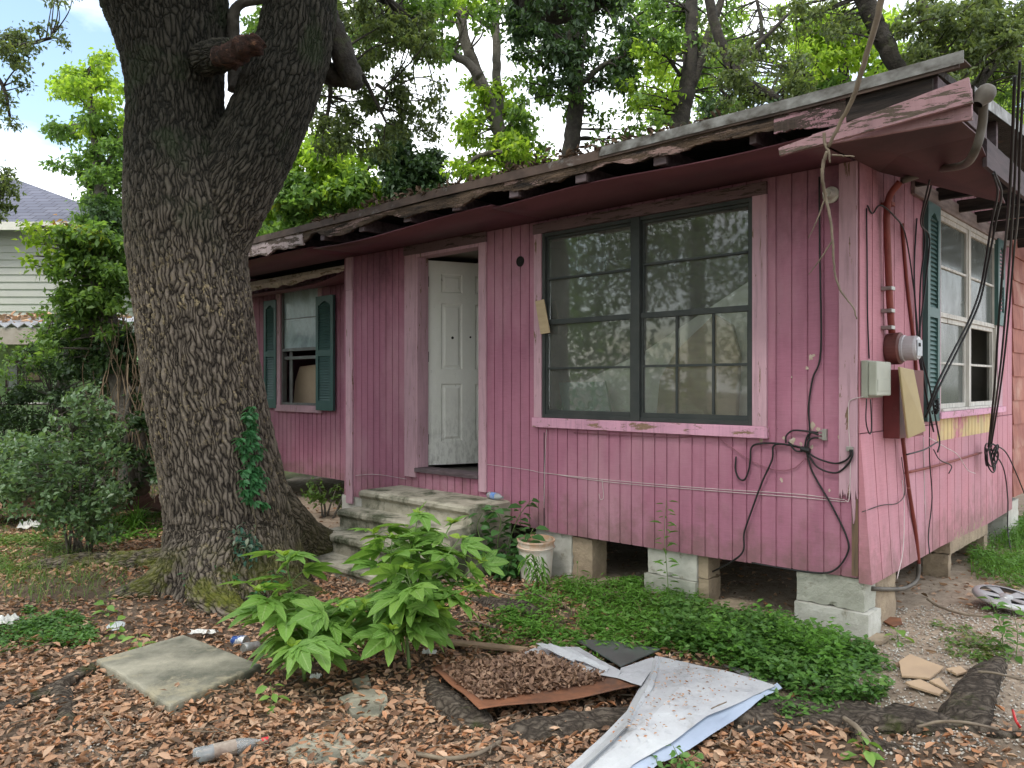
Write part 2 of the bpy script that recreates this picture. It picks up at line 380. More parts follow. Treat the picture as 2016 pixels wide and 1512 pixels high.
# below the threshold the siding belongs to the same wall: vent hole is a black disc, the shade inside it painted
b = MB(); p = hy(1026, 515)
T = Matrix.Translation((p.x, -.010, p.z)) @ Matrix.Rotation(R(90), 4, 'X')
b.lathe([(.001, .0005), (.036, .0005), (.040, .004), (.044, .004), (.044, 0)], 20, T)
b.build('vent_hole_shade', M['black'], house, 'h')
# wing wall
wa = hy(500, 700, WY); wing_l = -9.5
vL, vR = hy(556, 650, WY).x, hy(630, 650, WY).x; vT = hy(600, 566, WY).z; vB = hy(600, 798, WY).z
zbw = lerpf([(-9.5, .47), (XL, hy(682, 948, WY).z)])
b = MB(); boards(b, wing_l, XL+.03, zbw, ZS+.05, [(vL, vR, vB, vT)], pos=WY)
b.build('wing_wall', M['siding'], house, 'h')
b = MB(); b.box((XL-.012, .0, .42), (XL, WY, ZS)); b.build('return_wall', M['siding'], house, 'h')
# side wall: upper panels and a lower panel that flares out at the corner
sb = lerpf([(.0, hx(1711, 1137).z), (hx(1808, 1090).y, hx(1808, 1095).z), (hx(1940, 1030).y, hx(1940, 1032).z), (5.0, .40), (9, .4)])
sL, sR = hx(1843, 600).y, hx(1957, 600).y; sT = hx(1845, 413).z; sB = hx(1850, 810).z
seam = hx(1700, 853).z
SE = hx(1990, 700).y
b = MB(); boards(b, .040, SE, lambda a: seam+.004, ZS+.25, [(sL, sR, sB, sT)], 'y', 0, 1, pitch=.2032)
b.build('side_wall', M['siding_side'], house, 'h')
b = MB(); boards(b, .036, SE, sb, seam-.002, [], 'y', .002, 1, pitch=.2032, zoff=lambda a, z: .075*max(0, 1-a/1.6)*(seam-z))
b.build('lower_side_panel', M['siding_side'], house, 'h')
b = MB(); b.box((-.06, .006, zb(0)+.02), (-.004, .05, ZS+.05)); b.build('corner_gap_shade', M['black'], house, 'h')  # black box paints the shade inside the corner gap
chipm = simple('bare_primer', (.52, .46, .38), (.4, .3, .22), 20, rough=.85)
for px, py, s_ in ((1597, 703, .018), (1603, 700, .012), (1590, 725, .012), (1560, 742, .006), (1600, 838, .022), (1612, 846, .014), (1562, 868, .020), (1545, 862, .014), (1578, 873, .012), (1600, 880, .012), (1540, 945, .012), (1634, 965, .008), (1500, 862, .02), (1655, 745, .012), (1654, 860, .012)):
    p = hy(px, py); b = MB(); q = [Vector((p.x+s_*random.uniform(.5, 1.2)*math.cos(a), -.0104, p.z+s_*1.3*random.uniform(.4, 1.2)*math.sin(a))) for a in np.linspace(0, 6.28, 10)[:-1]]; b.prism(q, (0, .002, 0)); b.build('paint_chip', chipm, house, 'h')
M['yellow'] = simple('old_yellow_paint', (.62, .47, .22), (.5, .4, .22), 5, rough=.8, third=(.5, .2, .25), t3=(.5, .6))
b = MB()
q0, q1 = hx(1842, 855).y, hx(1950, 828).y; qz = hx(1842, 825).z
k = math.floor(q0/.1016); pz0 = hx(1845, 868).z
while k*.1016 < q1:
    a0, a1 = max(q0, k*.1016+.006), min(q1, (k+1)*.1016-.006); k += 1
    if a1-a0 > .01: b.box((.004, a0, pz0), (.0135, a1, sB-.052))
b.build('paint_patch', M['yellow'], house, 'h')
# extension with red asbestos shingles beyond the side wall
M['redshingle'] = simple('red_shingle_siding', (.40, .17, .13), (.26, .10, .085), 3, (1, 1, 1), .85, third=(.5, .36, .3), t3=(.5, .8))
b = MB(); z = .5; r_ = 0
while z < 3.3:
    y = SE+(0 if r_ % 2 else -.15)
    while y < 9:
        y0_, y1_ = max(y, SE+.01), min(y+.3, 9)-.004
        if y1_ > y0_: b.add([(.012, y0_, z+.24), (.012, y1_, z+.24), (.026, y1_, z), (.026, y0_, z), (0, y0_, z+.24), (0, y1_, z+.24), (0, y1_, z), (0, y0_, z)], [(0,3,2,1), (4,5,6,7), (3,7,6,2), (0,4,7,3), (1,2,6,5), (0,1,5,4)])
        y += .3
    z += .235; r_ += 1
b.build('shingled_wall', M['redshingle'], house, 'h')
# hidden walls, floor and ceiling close the house so no light leaks in
b = MB()
b.box((-9.5, 5.2, .42), (0, 5.25, 3.4)); b.box((-9.5, .64, .42), (-9.45, 5.2, 3.3))
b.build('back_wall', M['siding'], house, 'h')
FL = dB-.01
b = MB(); b.box((XL+.02, .03, FL-.05), (-.03, 5.2, FL)); b.box((-9.44, WY+.03, FL-.05), (XL+.015, 5.2, FL))
b.build('floor', M['floor'], house, 'h')
b = MB(); b.box((XL+.02, .03, FL-.22), (-.03, .09, FL-.055)); 
for k in range(9): b.box((-.5-k*.6, .10, FL-.22), (-.46-k*.6, 5.1, FL-.055))
b.box((-.09, .1, FL-.22), (-.03, 5.1, FL-.055))
b.build('floor_joists', M['rotdark'], house, 'h')
b = MB(); b.box((XL+.02, .03, 2.86), (-.03, 5.2, 2.90)); b.box((-9.44, WY+.03, 2.80), (XL+.01, 5.2, 2.84)); b.build('ceiling', M['brownroom'], house, 'h')
b = MB(); b.box((-3.05, .03, FL), (-3.0, 5.2, 2.86)); b.box((-9.4, 3.6, FL), (-.03, 3.65, 2.80)); b.build('inner_wall', M['brownroom'], house, 'h')

# ---------------------------------------------------------------- corner boards and trims
def jagged(x0, x1, zbot, amp, n=12):
    return [(x0+(x1-x0)*i/n, zbot+random.uniform(-amp, amp)+(amp*1.5 if i % 2 else 0)) for i in range(n+1)]
cbL = hy(1655, 700).x
b = MB(); jz = hy(1680, 985).z
jp = jagged(cbL, -.001, jz, .03, 14); jp[-4] = (jp[-4][0], jz-.14); jp[-3] = (jp[-3][0], jz-.11)
b.prism([(x, -.030, z) for x, z in jp]+[(-.001, -.030, ZS), (cbL, -.030, ZS)], (0, .018, 0))
b.build('corner_board', M['trim'], house, 'h', bevel=.002)
b = MB(); b.box((cbL+.07, -.013, zb(0)+.01), (-.0, -.0095, jz+.05)); b.box((-.03, -.008, zb(0)+.01), (-.002, .004, ZS))
b.build('corner_stud', simple('raw_board', (.2, .13, .08), (.1, .07, .05), 6, (6, 6, .6), .85), house, 'h')
b = MB(); x1 = hy(698, 700).x; b.box((XL-.02, -.033, hy(690, 990).z), (x1, -.011, hy(690, 572).z)); b.box((XL-.02, -.035, hy(690, 572).z+.003), (x1, -.011, ZS))
b.build('corner_board', M['trim'], house, 'h', bevel=.002)
# door trim
b = MB(); tl = hy(801, 700).x; tr_ = hy(961, 700).x; tt = hy(801, 486).z
b.box((tl, -.032, hy(803, 937).z), (dL-.001, -.011, dT)); b.box((dR-.008, -.032, hy(955, 968).z), (tr_, -.011, dT))
b.build('door_trim', M['trim'], house, 'h', bevel=.002)
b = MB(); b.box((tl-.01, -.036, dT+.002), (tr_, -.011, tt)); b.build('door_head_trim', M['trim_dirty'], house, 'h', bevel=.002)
b = MB(); b.box((dL, -.028, dB+.02), (dL+.03, .11, dT-.03)); b.box((dR-.03, -.009, dB+.02), (dR-.009, .11, dT-.03)); b.box((dL, -.028, dT-.03), (dR-.008, .11, dT))
b.build('door_frame', M['trim'], house, 'h', bevel=.002)
b = MB(); b.box((dL+.002, -.045, dB-.02), (dR-.01, .14, dB+.018)); b.build('threshold', M['greywood'], house, 'h', bevel=.004)
# door leaf, hinged at the left and standing open into the room
dh = hy(838, 700, .11); DA = R(66)
droot = emp('door', HM @ Vector((dh.x, .115, dB+.03)), HANG+DA); droot.parent = house
droot.matrix_parent_inverse = Matrix(); droot.location = (dh.x, .115, dB+.03); droot.rotation_euler = (0, 0, DA)
Wd = HM @ Matrix.Translation((dh.x, .115, dB+.03)) @ Matrix.Rotation(DA, 4, 'Z'); WM[droot.name] = Wd
DH = dT-.04-dB-.03
rows = [(.225, .79), (.93, 1.575), (1.68, 1.865)]; cols_ = [(.153, .372), (.505, .725)]
b = MB(); xs = sorted({0, .88, *[v for c_ in cols_ for v in c_]}); zs = sorted({0, DH, *[v for r_ in rows for v in r_]})
for i in range(len(xs)-1):
    for j in range(len(zs)-1):
        x0, x1, z0, z1 = xs[i], xs[i+1], zs[j], zs[j+1]
        if (x0, x1) in cols_ and (z0, z1) in rows:
            rings = [(0, 0), (.012, .012), (.028, .010), (.045, .002)]
            prev = None
            for d, dep in rings:
                cur = [(x0+d, dep, z0+d), (x1-d, dep, z0+d), (x1-d, dep, z1-d), (x0+d, dep, z1-d)]
                if prev: b.add(prev+cur, [(q, (q+1) % 4, 4+(q+1) % 4, 4+q) for q in range(4)])
                prev = cur
            b.add(prev, [(0, 1, 2, 3)])
        else: b.add([(x0, 0, z0), (x1, 0, z0), (x1, 0, z1), (x0, 0, z1)], [(0, 1, 2, 3)])
b.add([(0, .04, 0), (.88, .04, 0), (.88, .04, DH), (0, .04, DH), (0, 0, 0), (.88, 0, 0), (.88, 0, DH), (0, 0, DH)], [(3,2,1,0), (0,1,5,4), (1,2,6,5), (2,3,7,6), (3,0,4,7)])
b.V = [tuple(Wd @ Vector(v)) for v in b.V]
b.build('door_leaf', M['door'], droot)
b = MB(); T = Wd @ Matrix.Translation((.27, -.001, 1.24)) @ Matrix.Rotation(R(90), 4, 'X')
b.lathe([(.0005, 0), (.012, 0), (.014, -.003)], 12, T); b.build('peephole', M['black'], droot); b = MB(); T = Wd @ Matrix.Translation((.455, -.001, 1.25)) @ Matrix.Rotation(R(90), 4, 'X'); b.lathe([(.0005, 0), (.010, 0), (.012, -.003)], 12, T)
b.build('lock_hole', M['black'], droot)
for zz in (.2, 1.0, 1.73):
    b = MB(); b.box((-.045, -.006, zz), (-.004, -.001, zz+.1)); b.box((-.008, -.012, zz), (.004, 0, zz+.1)); b.box((.0, -.004, zz), (.028, -.0005, zz+.1))
    b.V = [tuple(Wd @ Vector(v)) for v in b.V]; b.build('hinge', M['alu_grey'], droot, bevel=.001)

# ---------------------------------------------------------------- big front window
win = emp('window', HM @ Vector((wL, 0, wB)), 0); win.parent = house; win.location = (wL, 0, wB); WM[win.name] = HM @ Matrix.Translation((wL, 0, wB))
oL, oR = hy(1056, 600).x, hy(1513, 600).x; oT = hy(1513, 358).z; oB = hy(1512, 863).z
b = MB(); b.box((oL, -.032, wB), (wL, -.011, wT)); b.build('side_trim', M['trim'], win, 'h', bevel=.002); b = MB(); b.box((wR, -.032, wB), (oR, -.011, wT)); b.build('side_trim', M['trim'], win, 'h', bevel=.002)
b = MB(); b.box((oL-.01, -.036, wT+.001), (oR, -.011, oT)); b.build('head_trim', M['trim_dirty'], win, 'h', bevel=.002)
b = MB(); b.box((oL-.01, -.045, oB), (oR+.01, -.011, wB-.001)); b.build('sill', M['sill'], win, 'h', bevel=.003)
mu0, mu1 = hy(1245, 600).x, hy(1263, 600).x
fw_ = .03
b = MB()
for (x0, x1) in ((wL, wL+fw_), (mu0, mu1), (wR-fw_, wR)): b.box((x0+.001, -.020 if x0 != mu0 else -.028, wB+.001), (x1-.001, .05, wT-.001))
for (x0, x1) in ((wL+fw_, mu0), (mu1, wR-fw_)): b.box((x0, -.018, wB+.001), (x1, .05, wB+.03)); b.box((x0, -.018, wT-.03), (x1, .05, wT-.001))
b.build('frame', M['alu_black'], win, 'h', bevel=.002)
mr = hy(1160, 628).z; mr2 = hy(1370, 615).z; mr = (mr+mr2)/2
def sash(x0, x1, mids, low_vert, up_h, low_h):
    f = MB(); f.box((x0, -.012, mr-.02), (x1, .03, mr+.02)); s_ = .018
    for a, c_ in ((wB+.03, mr-.02), (mr+.02, wT-.03)):
        yy = -.006 if a < mr-.1 else .008
        f.box((x0, yy, a), (x0+s_, yy+.02, c_)); f.box((x1-s_, yy, a), (x1, yy+.02, c_))
    f.box((x0+s_, -.006, wB+.03), (x1-s_, .014, wB+.065)); f.box((x0+s_, .006, wT-.05), (x1-s_, .026, wT-.03))
    f.box((x0+s_, .002, up_h-.008), (x1-s_, .016, up_h+.008)); f.box((x0+s_, -.004, low_h-.009), (x1-s_, .012, low_h+.009))
    for x in low_vert: f.box((x-.009, -.002, wB+.066), (x+.009, .010, mr-.021))
    for x in mids: f.box((x-.004, .031, up_h+.01), (x+.004, .036, wT-.05))
    fo = f.build('sash', M['alu_black'], win, 'h', bevel=.0015)
    g = MB(); g.box((x0+s_, .0125, wB+.066), (x1-s_, .0155, mr-.021)); g.box((x0+s_, .0245, mr+.021), (x1-s_, .0275, wT-.051))
    g.build('glass', M['glass'], win, 'h')
vx = lambda px: hy(px, 700).x
sash(wL+fw_, mu0, [vx(1132), vx(1186)], [], hy(1160, 540).z, hy(1160, 724).z)
sash(mu1, wR-fw_, [], [vx(1332), vx(1404)], hy(1370, 508).z, hy(1370, 719).z)

# ---------------------------------------------------------------- window of the wing
win2 = emp('window', HM @ Vector((vL, WY, vB)), 0, label='narrow window with hazy panes and raised lower sash'); win2.parent = house; win2.location = (vL, WY, vB); WM[win2.name] = HM @ Matrix.Translation((vL, WY, vB))
y0 = WY
def hyw(px, py): return hy(px, py, WY)
a0, a1 = hyw(547, 700).x, hyw(638, 700).x; c0, c1 = hyw(548, 809).z, hyw(600, 560).z+.02
b = MB(); b.box((a0, y0-.034, c0+.08), (vL, y0-.011, vT)); b.box((vR, y0-.034, c0+.08), (a1, y0-.011, vT)); b.box((a0-.01, y0-.037, vT+.001), (a1, y0-.011, c1))
b.box((a0-.005, y0-.042, c0), (a1, y0-.011, vB-.001)); b.build('window_trim', M['trim'], win2, 'h', bevel=.002)
mz = hyw(600, 687).z; lz = hyw(600, 699).z
b = MB()
for x0, x1 in ((vL, vL+.03), (vR-.03, vR)): b.box((x0+.001, y0-.015, vB+.001), (x1-.001, y0+.05, vT-.001))
b.box((vL+.03, y0-.015, vB+.001), (vR-.03, y0+.05, vB+.03)); b.box((vL+.03, y0-.015, vT-.03), (vR-.03, y0+.05, vT-.001)); b.box((vL+.03, y0-.012, mz-.02), (vR-.03, y0+.03, mz+.02))
zz = hyw(600, 625).z; b.box((vL+.03, y0+.002, zz-.006), (vR-.03, y0+.012, zz+.006)); b.box((vL+.03, y0+.012, lz-.05), (vR-.03, y0+.03, lz-.01))
b.box((vL+.1, y0+.045, vB+.03), (vL+.17, y0+.06, mz-.02))
b.build('frame', M['alu_grey'], win2, 'h', bevel=.0015)
b = MB(); b.box((vL+.03, y0+.013, mz+.02), (vR-.03, y0+.016, vT-.03)); b.build('glass', M['glass_wing'], win2, 'h')
def shutter(name, T, wd, ht, parent):
    """T maps local (x across, y out of the wall, z up) to house coordinates"""
    s_ = MB(); st = .055 if wd > .25 else .04
    s_.box((0, 0, 0), (st, .035, ht), T); s_.box((wd-st, 0, 0), (wd, .035, ht), T)
    s_.box((st, 0, 0), (wd-st, .035, .12), T); s_.box((st, 0, ht*.5-.035), (wd-st, .035, ht*.5+.035), T)
    V = [(st+(wd-2*st)*i/8, .0, ht-.11+.045*math.sin(math.pi*i/8)**2) for i in range(9)]
    s_.prism([T @ Vector(v) for v in V]+[T @ Vector((wd-st, 0, ht)), T @ Vector((st, 0, ht))], (T.to_3x3() @ Vector((0, .035, 0))))
    for lo, hi in ((.12, ht*.5-.035), (ht*.5+.035, ht-.085)):
        n = int((hi-lo)/.032)
        for i in range(n):
            z = lo+(hi-lo)*i/n
            s_.add([T @ Vector(v) for v in ((st, .028, z+.002), (wd-st, .028, z+.002), (wd-st, .010, z+.034), (st, .010, z+.034), (st, .020, z-.002), (wd-st, .020, z-.002), (wd-st, .004, z+.030), (st, .004, z+.030))], [(0,1,2,3), (7,6,5,4), (4,5,1,0), (3,2,6,7)])
    s_.box((st, -.003, .1), (wd-st, .003, ht-.05), T)
    return s_.build(name, M['green'], parent, 'h')
def fsh(pxl, pxr, pyt, pyb, pr=.012):
    a, c_ = hyw(pxl, 700).x, hyw(pxr, 700).x; z0, z1 = hyw((pxl+pxr)/2, pyb).z, hyw((pxl+pxr)/2, pyt).z
    T = Matrix.Translation((a, WY-pr, z0)) @ Matrix.Scale(-1, 4, (0, 1, 0)); shutter('shutter', T, c_-a, z1-z0, win2)
fsh(525, 549, 592, 803); fsh(631, 665, 583, 808, .036)

# ---------------------------------------------------------------- window of the side wall
win3 = emp('window', HM @ Vector((0, sL, sB)), 0, label='dirty white framed twin window in the side wall'); win3.parent = house; win3.location = (0, sL, sB); WM[win3.name] = HM @ Matrix.Translation((0, sL, sB))
t0, t1 = hx(1836, 600).y, hx(1966, 600).y
b = MB(); b.box((.011, t0, sB), (.032, sL, sT)); b.build('side_trim', M['trim'], win3, 'h', bevel=.002); b = MB(); b.box((.011, sR, sB), (.032, t1, sT)); b.build('side_trim', M['trim'], win3, 'h', bevel=.002)
b = MB(); b.box((.011, hx(1790, 400).y, sT+.001), (.036, t1+.3, sT+.11)); b.build('head_trim', simple('dirty_head_trim', (.3, .24, .22), (.16, .12, .11), 6, (5, .8, 5), .8), win3, 'h', bevel=.002)
b = MB(); b.box((.011, t0, sB-.05), (.06, t1, sB-.001)); b.build('sill', M['sill'], win3, 'h', bevel=.003)
b = MB(); my = hx(1903, 600).y; mzz = hx(1870, 628).z
b.box((-.05, sL+.001, sB+.001), (.024, sL+.035, sT-.001)); b.box((-.05, sR-.035, sB+.001), (.024, sR-.001, sT-.001)); b.box((-.05, my-.03, sB+.02), (.026, my+.03, sT-.036))
b.box((-.05, sL+.035, sT-.035), (.022, sR-.035, sT-.001)); b.box((-.05, sL+.035, sB+.001), (.04, sR-.035, sB+.02))
for y0_, y1_ in ((sL+.036, my-.031), (my+.031, sR-.036)):
    for z0, z1, xo in ((mzz, sT-.036, .008), (sB+.021, mzz-.001, -.006)):
        b.box((xo-.02, y0_, z0), (xo+.006, y0_+.028, z1)); b.box((xo-.02, y1_-.028, z0), (xo+.006, y1_, z1))
        b.box((xo-.02, y0_+.028, z0), (xo+.006, y1_-.028, z0+.035)); b.box((xo-.02, y0_+.028, z1-.035), (xo+.006, y1_-.028, z1))
        zm = (z0+z1)/2; b.box((xo-.015, y0_+.028, zm-.009), (xo+.003, y1_-.028, zm+.009))
b.build('frame', M['white_old'], win3, 'h', bevel=.0015)
b = MB()
b.box((-.006, sL+.065, mzz+.036), (-.003, my-.06, sT-.072)); b.box((-.006, my+.06, mzz+.036), (-.003, sR-.065, sT-.072)); b.box((-.018, sL+.065, sB+.056), (-.015, my-.06, mzz-.037))
b.build('glass', M['glass_side'], win3, 'h')
def ssh(pxl, pyt, pyb, wd, px_b=None, lean=0.):
    y = hx(pxl, 600).y; z0, z1 = hx(pxl, pyb).z, hx(pxl, pyt).z
    T = Matrix.Translation((.012, y, z0)) @ Matrix.Rotation(lean, 4, 'X') @ Matrix(((0, 1, 0, 0), (1, 0, 0, 0), (0, 0, 1, 0), (0, 0, 0, 1)))
    return shutter('shutter', T, wd, z1-z0, win3)
sh_l = hx(1806, 600).y; sh_r = hx(1850, 600).y
ssh(1812, 395, 830, .30, lean=R(-.8)); ssh(1954, 470, 640, .27)

# ---------------------------------------------------------------- roof
EO = .74                                # eave overhang
def rf(y): return 3.075+(y+EO)*.075      # underside of the roof deck
b = MB()
b.add([(.62, -EO, rf(-EO)), (.62, 6, rf(6)), (-9.8, 6, rf(6)), (-9.8, -EO, rf(-EO)), (.62, -EO, rf(-EO)+.035), (.62, 6, rf(6)+.035), (-9.8, 6, rf(6)+.035), (-9.8, -EO, rf(-EO)+.035)],
      [(0,1,2,3), (7,6,5,4), (0,4,5,1), (1,5,6,2), (2,6,7,3), (3,7,4,0)])
roof = b.build('roof', M['shingle'], house, 'h')
sag = lambda x: -.02*math.sin((x+2)*1.1)-.015*math.sin(x*2.7)
def strip(x0, x1, n, fn):               # fn(x) -> list of (y,z) cross-section; loft
    b_ = MB(); rows_ = []
    for i in range(n+1):
        x = x0+(x1-x0)*i/n; rows_.append([(x, y, z) for y, z in fn(x)])
    m_ = len(rows_[0])
    b_.add([p for r_ in rows_ for p in r_], [(i*m_+j, (i+1)*m_+j, (i+1)*m_+(j+1) % m_, i*m_+(j+1) % m_) for i in range(n) for j in range(m_)]+[tuple(range(m_)), tuple(range((n+1)*m_-1, n*m_-1, -1))])
    return b_
ez = rf(-EO)
b = strip(-4.2, .72, 60, lambda x: [(-EO-.02, ez+.045+sag(x)*.3+.02*max(0, x)), (-EO-.02, ez-.018+sag(x)*.3+.02*max(0, x)), (-EO-.012, ez-.018+sag(x)*.3+.02*max(0, x)), (-EO-.012, ez+.038+sag(x)*.3+.02*max(0, x)), (-EO+.2, ez+.058), (-EO+.2, ez+.064)])
b2_ = strip(-1.0, .80, 20, lambda x: [(0, 0)]*2) if False else None
b.build('drip_edge', M['driprust'], roof, 'h')
b = strip(-9.7, -4.2, 40, lambda x: [(-EO-.02, ez+.045), (-EO-.02, ez-.018), (-EO-.012, ez-.018), (-EO-.012, ez+.038), (-EO+.2, ez+.058), (-EO+.2, ez+.064)])
b.build('drip_edge', M['driprust'], roof, 'h')
b = strip(-1.35, .74, 20, lambda x: [(-EO-.026, ez+.05+.02*max(0, x)), (-EO-.026, ez-.008+.02*max(0, x)), (-EO-.022, ez-.008+.02*max(0, x)), (-EO-.022, ez+.05+.02*max(0, x))])
b.build('drip_edge', M['drip'], roof, 'h')
b = MB()
for i in range(20):
    y0_, y1_ = -.15+i*.3, -.15+(i+1)*.3+.001
    b.add([(.645, y0_, rf(y0_)+.05), (.645, y1_, rf(y1_)+.05), (.645, y1_, rf(y1_)-.02), (.645, y0_, rf(y0_)-.02), (.625, y0_, rf(y0_)+.05), (.625, y1_, rf(y1_)+.05)], [(3,2,1,0), (4,0,1,5)])
b.build('drip_edge', M['drip'], roof, 'h')
# roof debris
_x = rng.uniform(-5, .6, 60)
# fascia (rotten, ragged lower edge) in three stretches
def ragged(x0, x1, ztop, depth, amp, y, thick, mat_, name, n=160, seed=1, low=None):
    rr = np.random.default_rng(seed); xs_ = np.linspace(x0, x1, n)
    k = fbm(xs_*3+seed*7, xs_*0+seed, 5)
    zl = ztop-depth+amp*2*k+rr.uniform(-.004, .004, n)
    b_ = MB(); rows_ = []
    for i, x in enumerate(xs_):
        wv = .012*math.sin(x*9+seed)+.008*rr.random()
        rows_.append([(x, y, ztop), (x, y-.004+wv*.6, ztop*.5+zl[i]*.5), (x, y+wv*.5, zl[i]), (x, y+thick, zl[i]+.004), (x, y+thick, ztop)])
    m_ = 5
    b_.add([p for r_ in rows_ for p in r_], [(i*m_+j, (i+1)*m_+j, (i+1)*m_+(j+1) % m_, i*m_+(j+1) % m_) for i in range(n-1) for j in range(m_)]+[tuple(range(m_)), tuple(range(n*m_-1, (n-1)*m_-1, -1))])
    return b_.build(name, mat_, roof, 'h')
ragged(-9.7, -4.9, ez-.016, .15, .10, -EO-.006, .025, trim_mat('flaking_fascia_paint', (.45, .36, .36), (.1, .07, .05), .50, (.8, 4, 4)), 'fascia', seed=4)
fx = hy(1525, 265, -EO).x; fx2 = hy(1665, 250, -EO).x
ragged(-4.9, fx, ez-.016, .07, .08, -EO-.006, .035, M['rot'], 'fascia', seed=2, n=300)
ragged(fx, fx2, ez-.016, .13, .06, -EO-.004, .025, trim_mat('last_pink_fascia', (.36, .2, .23), (.07, .05, .04), .47, (.9, 5, 5)), 'fascia', seed=6, n=60)
b = MB(); b.box((fx2-.02, -EO+.005, ez-.13), (.6, -EO+.03, ez-.018)); b.build('fascia', M['rotdark'], roof, 'h')
b = MB()     # dark board behind the fascia, knots and rafter tails
for x in np.arange(-9.5, .6, .61):
    b.box((x, -EO+.045, ZS+.02), (x+.04, .0, ez-.02))
    if -6 < x < -.4: b.box((x-.01, -EO+.012+random.random()*.02, ZS+.012), (x+.05+random.random()*.03, -EO+.044, ZS+.05+.03*random.random()))
b.build('rafter_tail', M['greywood'], roof, 'h')
# soffit: warped plywood sheets
def sof(x0, x1, name, zo, zi, yo=-EO+.06, n=14, thick=.008):
    b_ = MB(); rows_ = []
    for i in range(n+1):
        x = x0+(x1-x0)*i/n; rows_.append([(x, yo+.012*math.sin(x*2.1), zo(x)), (x, yo*.5, (zo(x)+zi(x))/2-.006), (x, -.012, zi(x))])
    b_.grid(rows_); o = b_.build(name, M['soffit'], house, 'h', smooth=True, solid=thick); return o
sof(-2.42, -.02, 'soffit', lambda x: ZS-.01+.014*math.sin(x*3), lambda x: ZS+.0)
sof(-4.84, -2.425, 'soffit', lambda x: ZS-.025+.03*math.sin(x*1.9), lambda x: ZS-.002)
sof(-9.7, -4.845, 'soffit', lambda x: ZS-.02+.01*math.sin(x*2), lambda x: ZS-.002)
# wing eave below the main soffit: sagging strip with flaking fascia
b = MB(); rows_ = []
e0 = hy(490, 560, WY-.42)
for i in range(25):
    t = i/24; x = -9.5+(XL+.0+9.5)*t
    dz = -.0
    px_ = x; ztop_ = ZS-.04
    zc = 2.74+.17*max(0, (x-(XL-1.3))/1.3)**2.2
    rows_.append([(x, WY-.47, zc), (x, WY-.2, zc+.02), (x, WY-.012, 2.80)])
b.grid(rows_); b.build('wing_soffit', M['soffit'], house, 'h', smooth=True, solid=.008)
rr = np.random.default_rng(9); b = MB(); rows_ = []
for i in range(120):
    t = i/119; x = -9.5+(XL+9.5)*t; u = (x-(XL-1.5))/1.5
    zl = 2.785+.07*max(0, u)+.03*float(fbm(np.array(x*5), np.array(2.)))*2; zt = 2.90
    rows_.append([(x, WY-.50, zt), (x, WY-.515+.01*rr.random(), (zt+zl)/2), (x, WY-.50+.02*rr.random(), zl), (x, WY-.48, zl), (x, WY-.48, zt)])
m_ = 5
b.add([p for r_ in rows_ for p in r_], [(i*m_+j, (i+1)*m_+j, (i+1)*m_+(j+1) % m_, i*m_+(j+1) % m_) for i in range(119) for j in range(m_)])
b.build('wing_fascia', trim_mat('wing_fascia_paint', (.6, .5, .44), (.3, .22, .15), .54, (.8, 4, 4)), house, 'h')

# ---------------------------------------------------------------- broken boards at the corner of the eave
def plank(p0, p1, wd, th, up, mat_, name, parent, taper0=1., taper1=1., **k):
    a, c_ = Vector(p0), Vector(p1); d = (c_-a).normalized(); u = Vector(up); u = (u-d*u.dot(d)).normalized(); n_ = d.cross(u)
    b_ = MB(); n = 14; rows_ = []
    for i in range(n+1):
        t = i/n; p = a.lerp(c_, t); w_ = wd*(taper0+(taper1-taper0)*t)*(1+.02*math.sin(i*2.3))/2; h = th/2
        rows_.append([p+u*w_+n_*h, p-u*w_+n_*h, p-u*w_-n_*h, p+u*w_-n_*h])
    b_.add([q for r_ in rows_ for q in r_], [(i*4+j, i*4+(j+1) % 4, (i+1)*4+(j+1) % 4, (i+1)*4+j) for i in range(n) for j in range(4)]+[(3, 2, 1, 0), tuple(n*4+j for j in range(4))])
    return b_.build(name, mat_, parent, 'h', bevel=.002, **k)
yb = -EO-.045
P0 = hy(1535, 300, yb-.06); P1 = hy(1912, 178, yb); plank(P0, P1, .12, .024, (0, 0, 1), M['pinkboard'], 'loose_fascia_board', roof, .35, 1.0)
P0 = hy(1600, 278, yb+.035); P1 = hy(1914, 205, yb+.03); plank(P0, P1, .13, .022, (0, 0, 1), M['pinkboard'], 'fascia_board', roof, .5, 1.1)
# side overhang: hanging plywood, rafters, dark beam
A_ = hx(1700, 322, .02); B_ = hz(1860, 245, 2.93); C_ = hx(1950, 388, .62)
b = MB(); a3 = Vector((.015, .0, ZS)); 
pts = [Vector((-.01, -.62, ZS+.0)), Vector((.60, -.66, ZS+.05)), Vector((.62, .02, ZS+.03)), Vector((.56, .98, ZS-.17)), Vector((.02, .30, ZS+.00))]
ct = Vector((.25, -.05, ZS-.01)); b.add([ct]+pts, [(0, 1, 2), (0, 2, 3), (0, 3, 4), (0, 4, 5), (0, 5, 1)])
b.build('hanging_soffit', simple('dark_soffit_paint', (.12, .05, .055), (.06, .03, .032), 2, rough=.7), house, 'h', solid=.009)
b = MB()
for y0_ in (-.55, -.02): b.box((.04, y0_, ZS+.05), (.6, y0_+.04, rf(y0_)-.01))
b.box((.585, -.70, ZS+.055), (.615, .25, rf(-.7)-.005)); b.box((.02, .55, ZS+.06), (.6, .59, rf(.55)-.004))
b.build('lookout_rafter', M['greywood'], roof, 'h', bevel=.002)
b = MB(); b.box((.585, .28, ZS-.09), (.61, 6, ZS+.07)); b.build('rake_board', simple('purple_grey_board', (.085, .06, .065), (.05, .037, .04), 4, (5, .8, 5), .8), roof, 'h', bevel=.002)
b = MB()
for k in range(10):
    y = .4+k*.55; b.box((.02, y, ZS+.02), (.58, y+.04, ZS+.11))
b.build('rafter', M['rotdark'], roof, 'h')
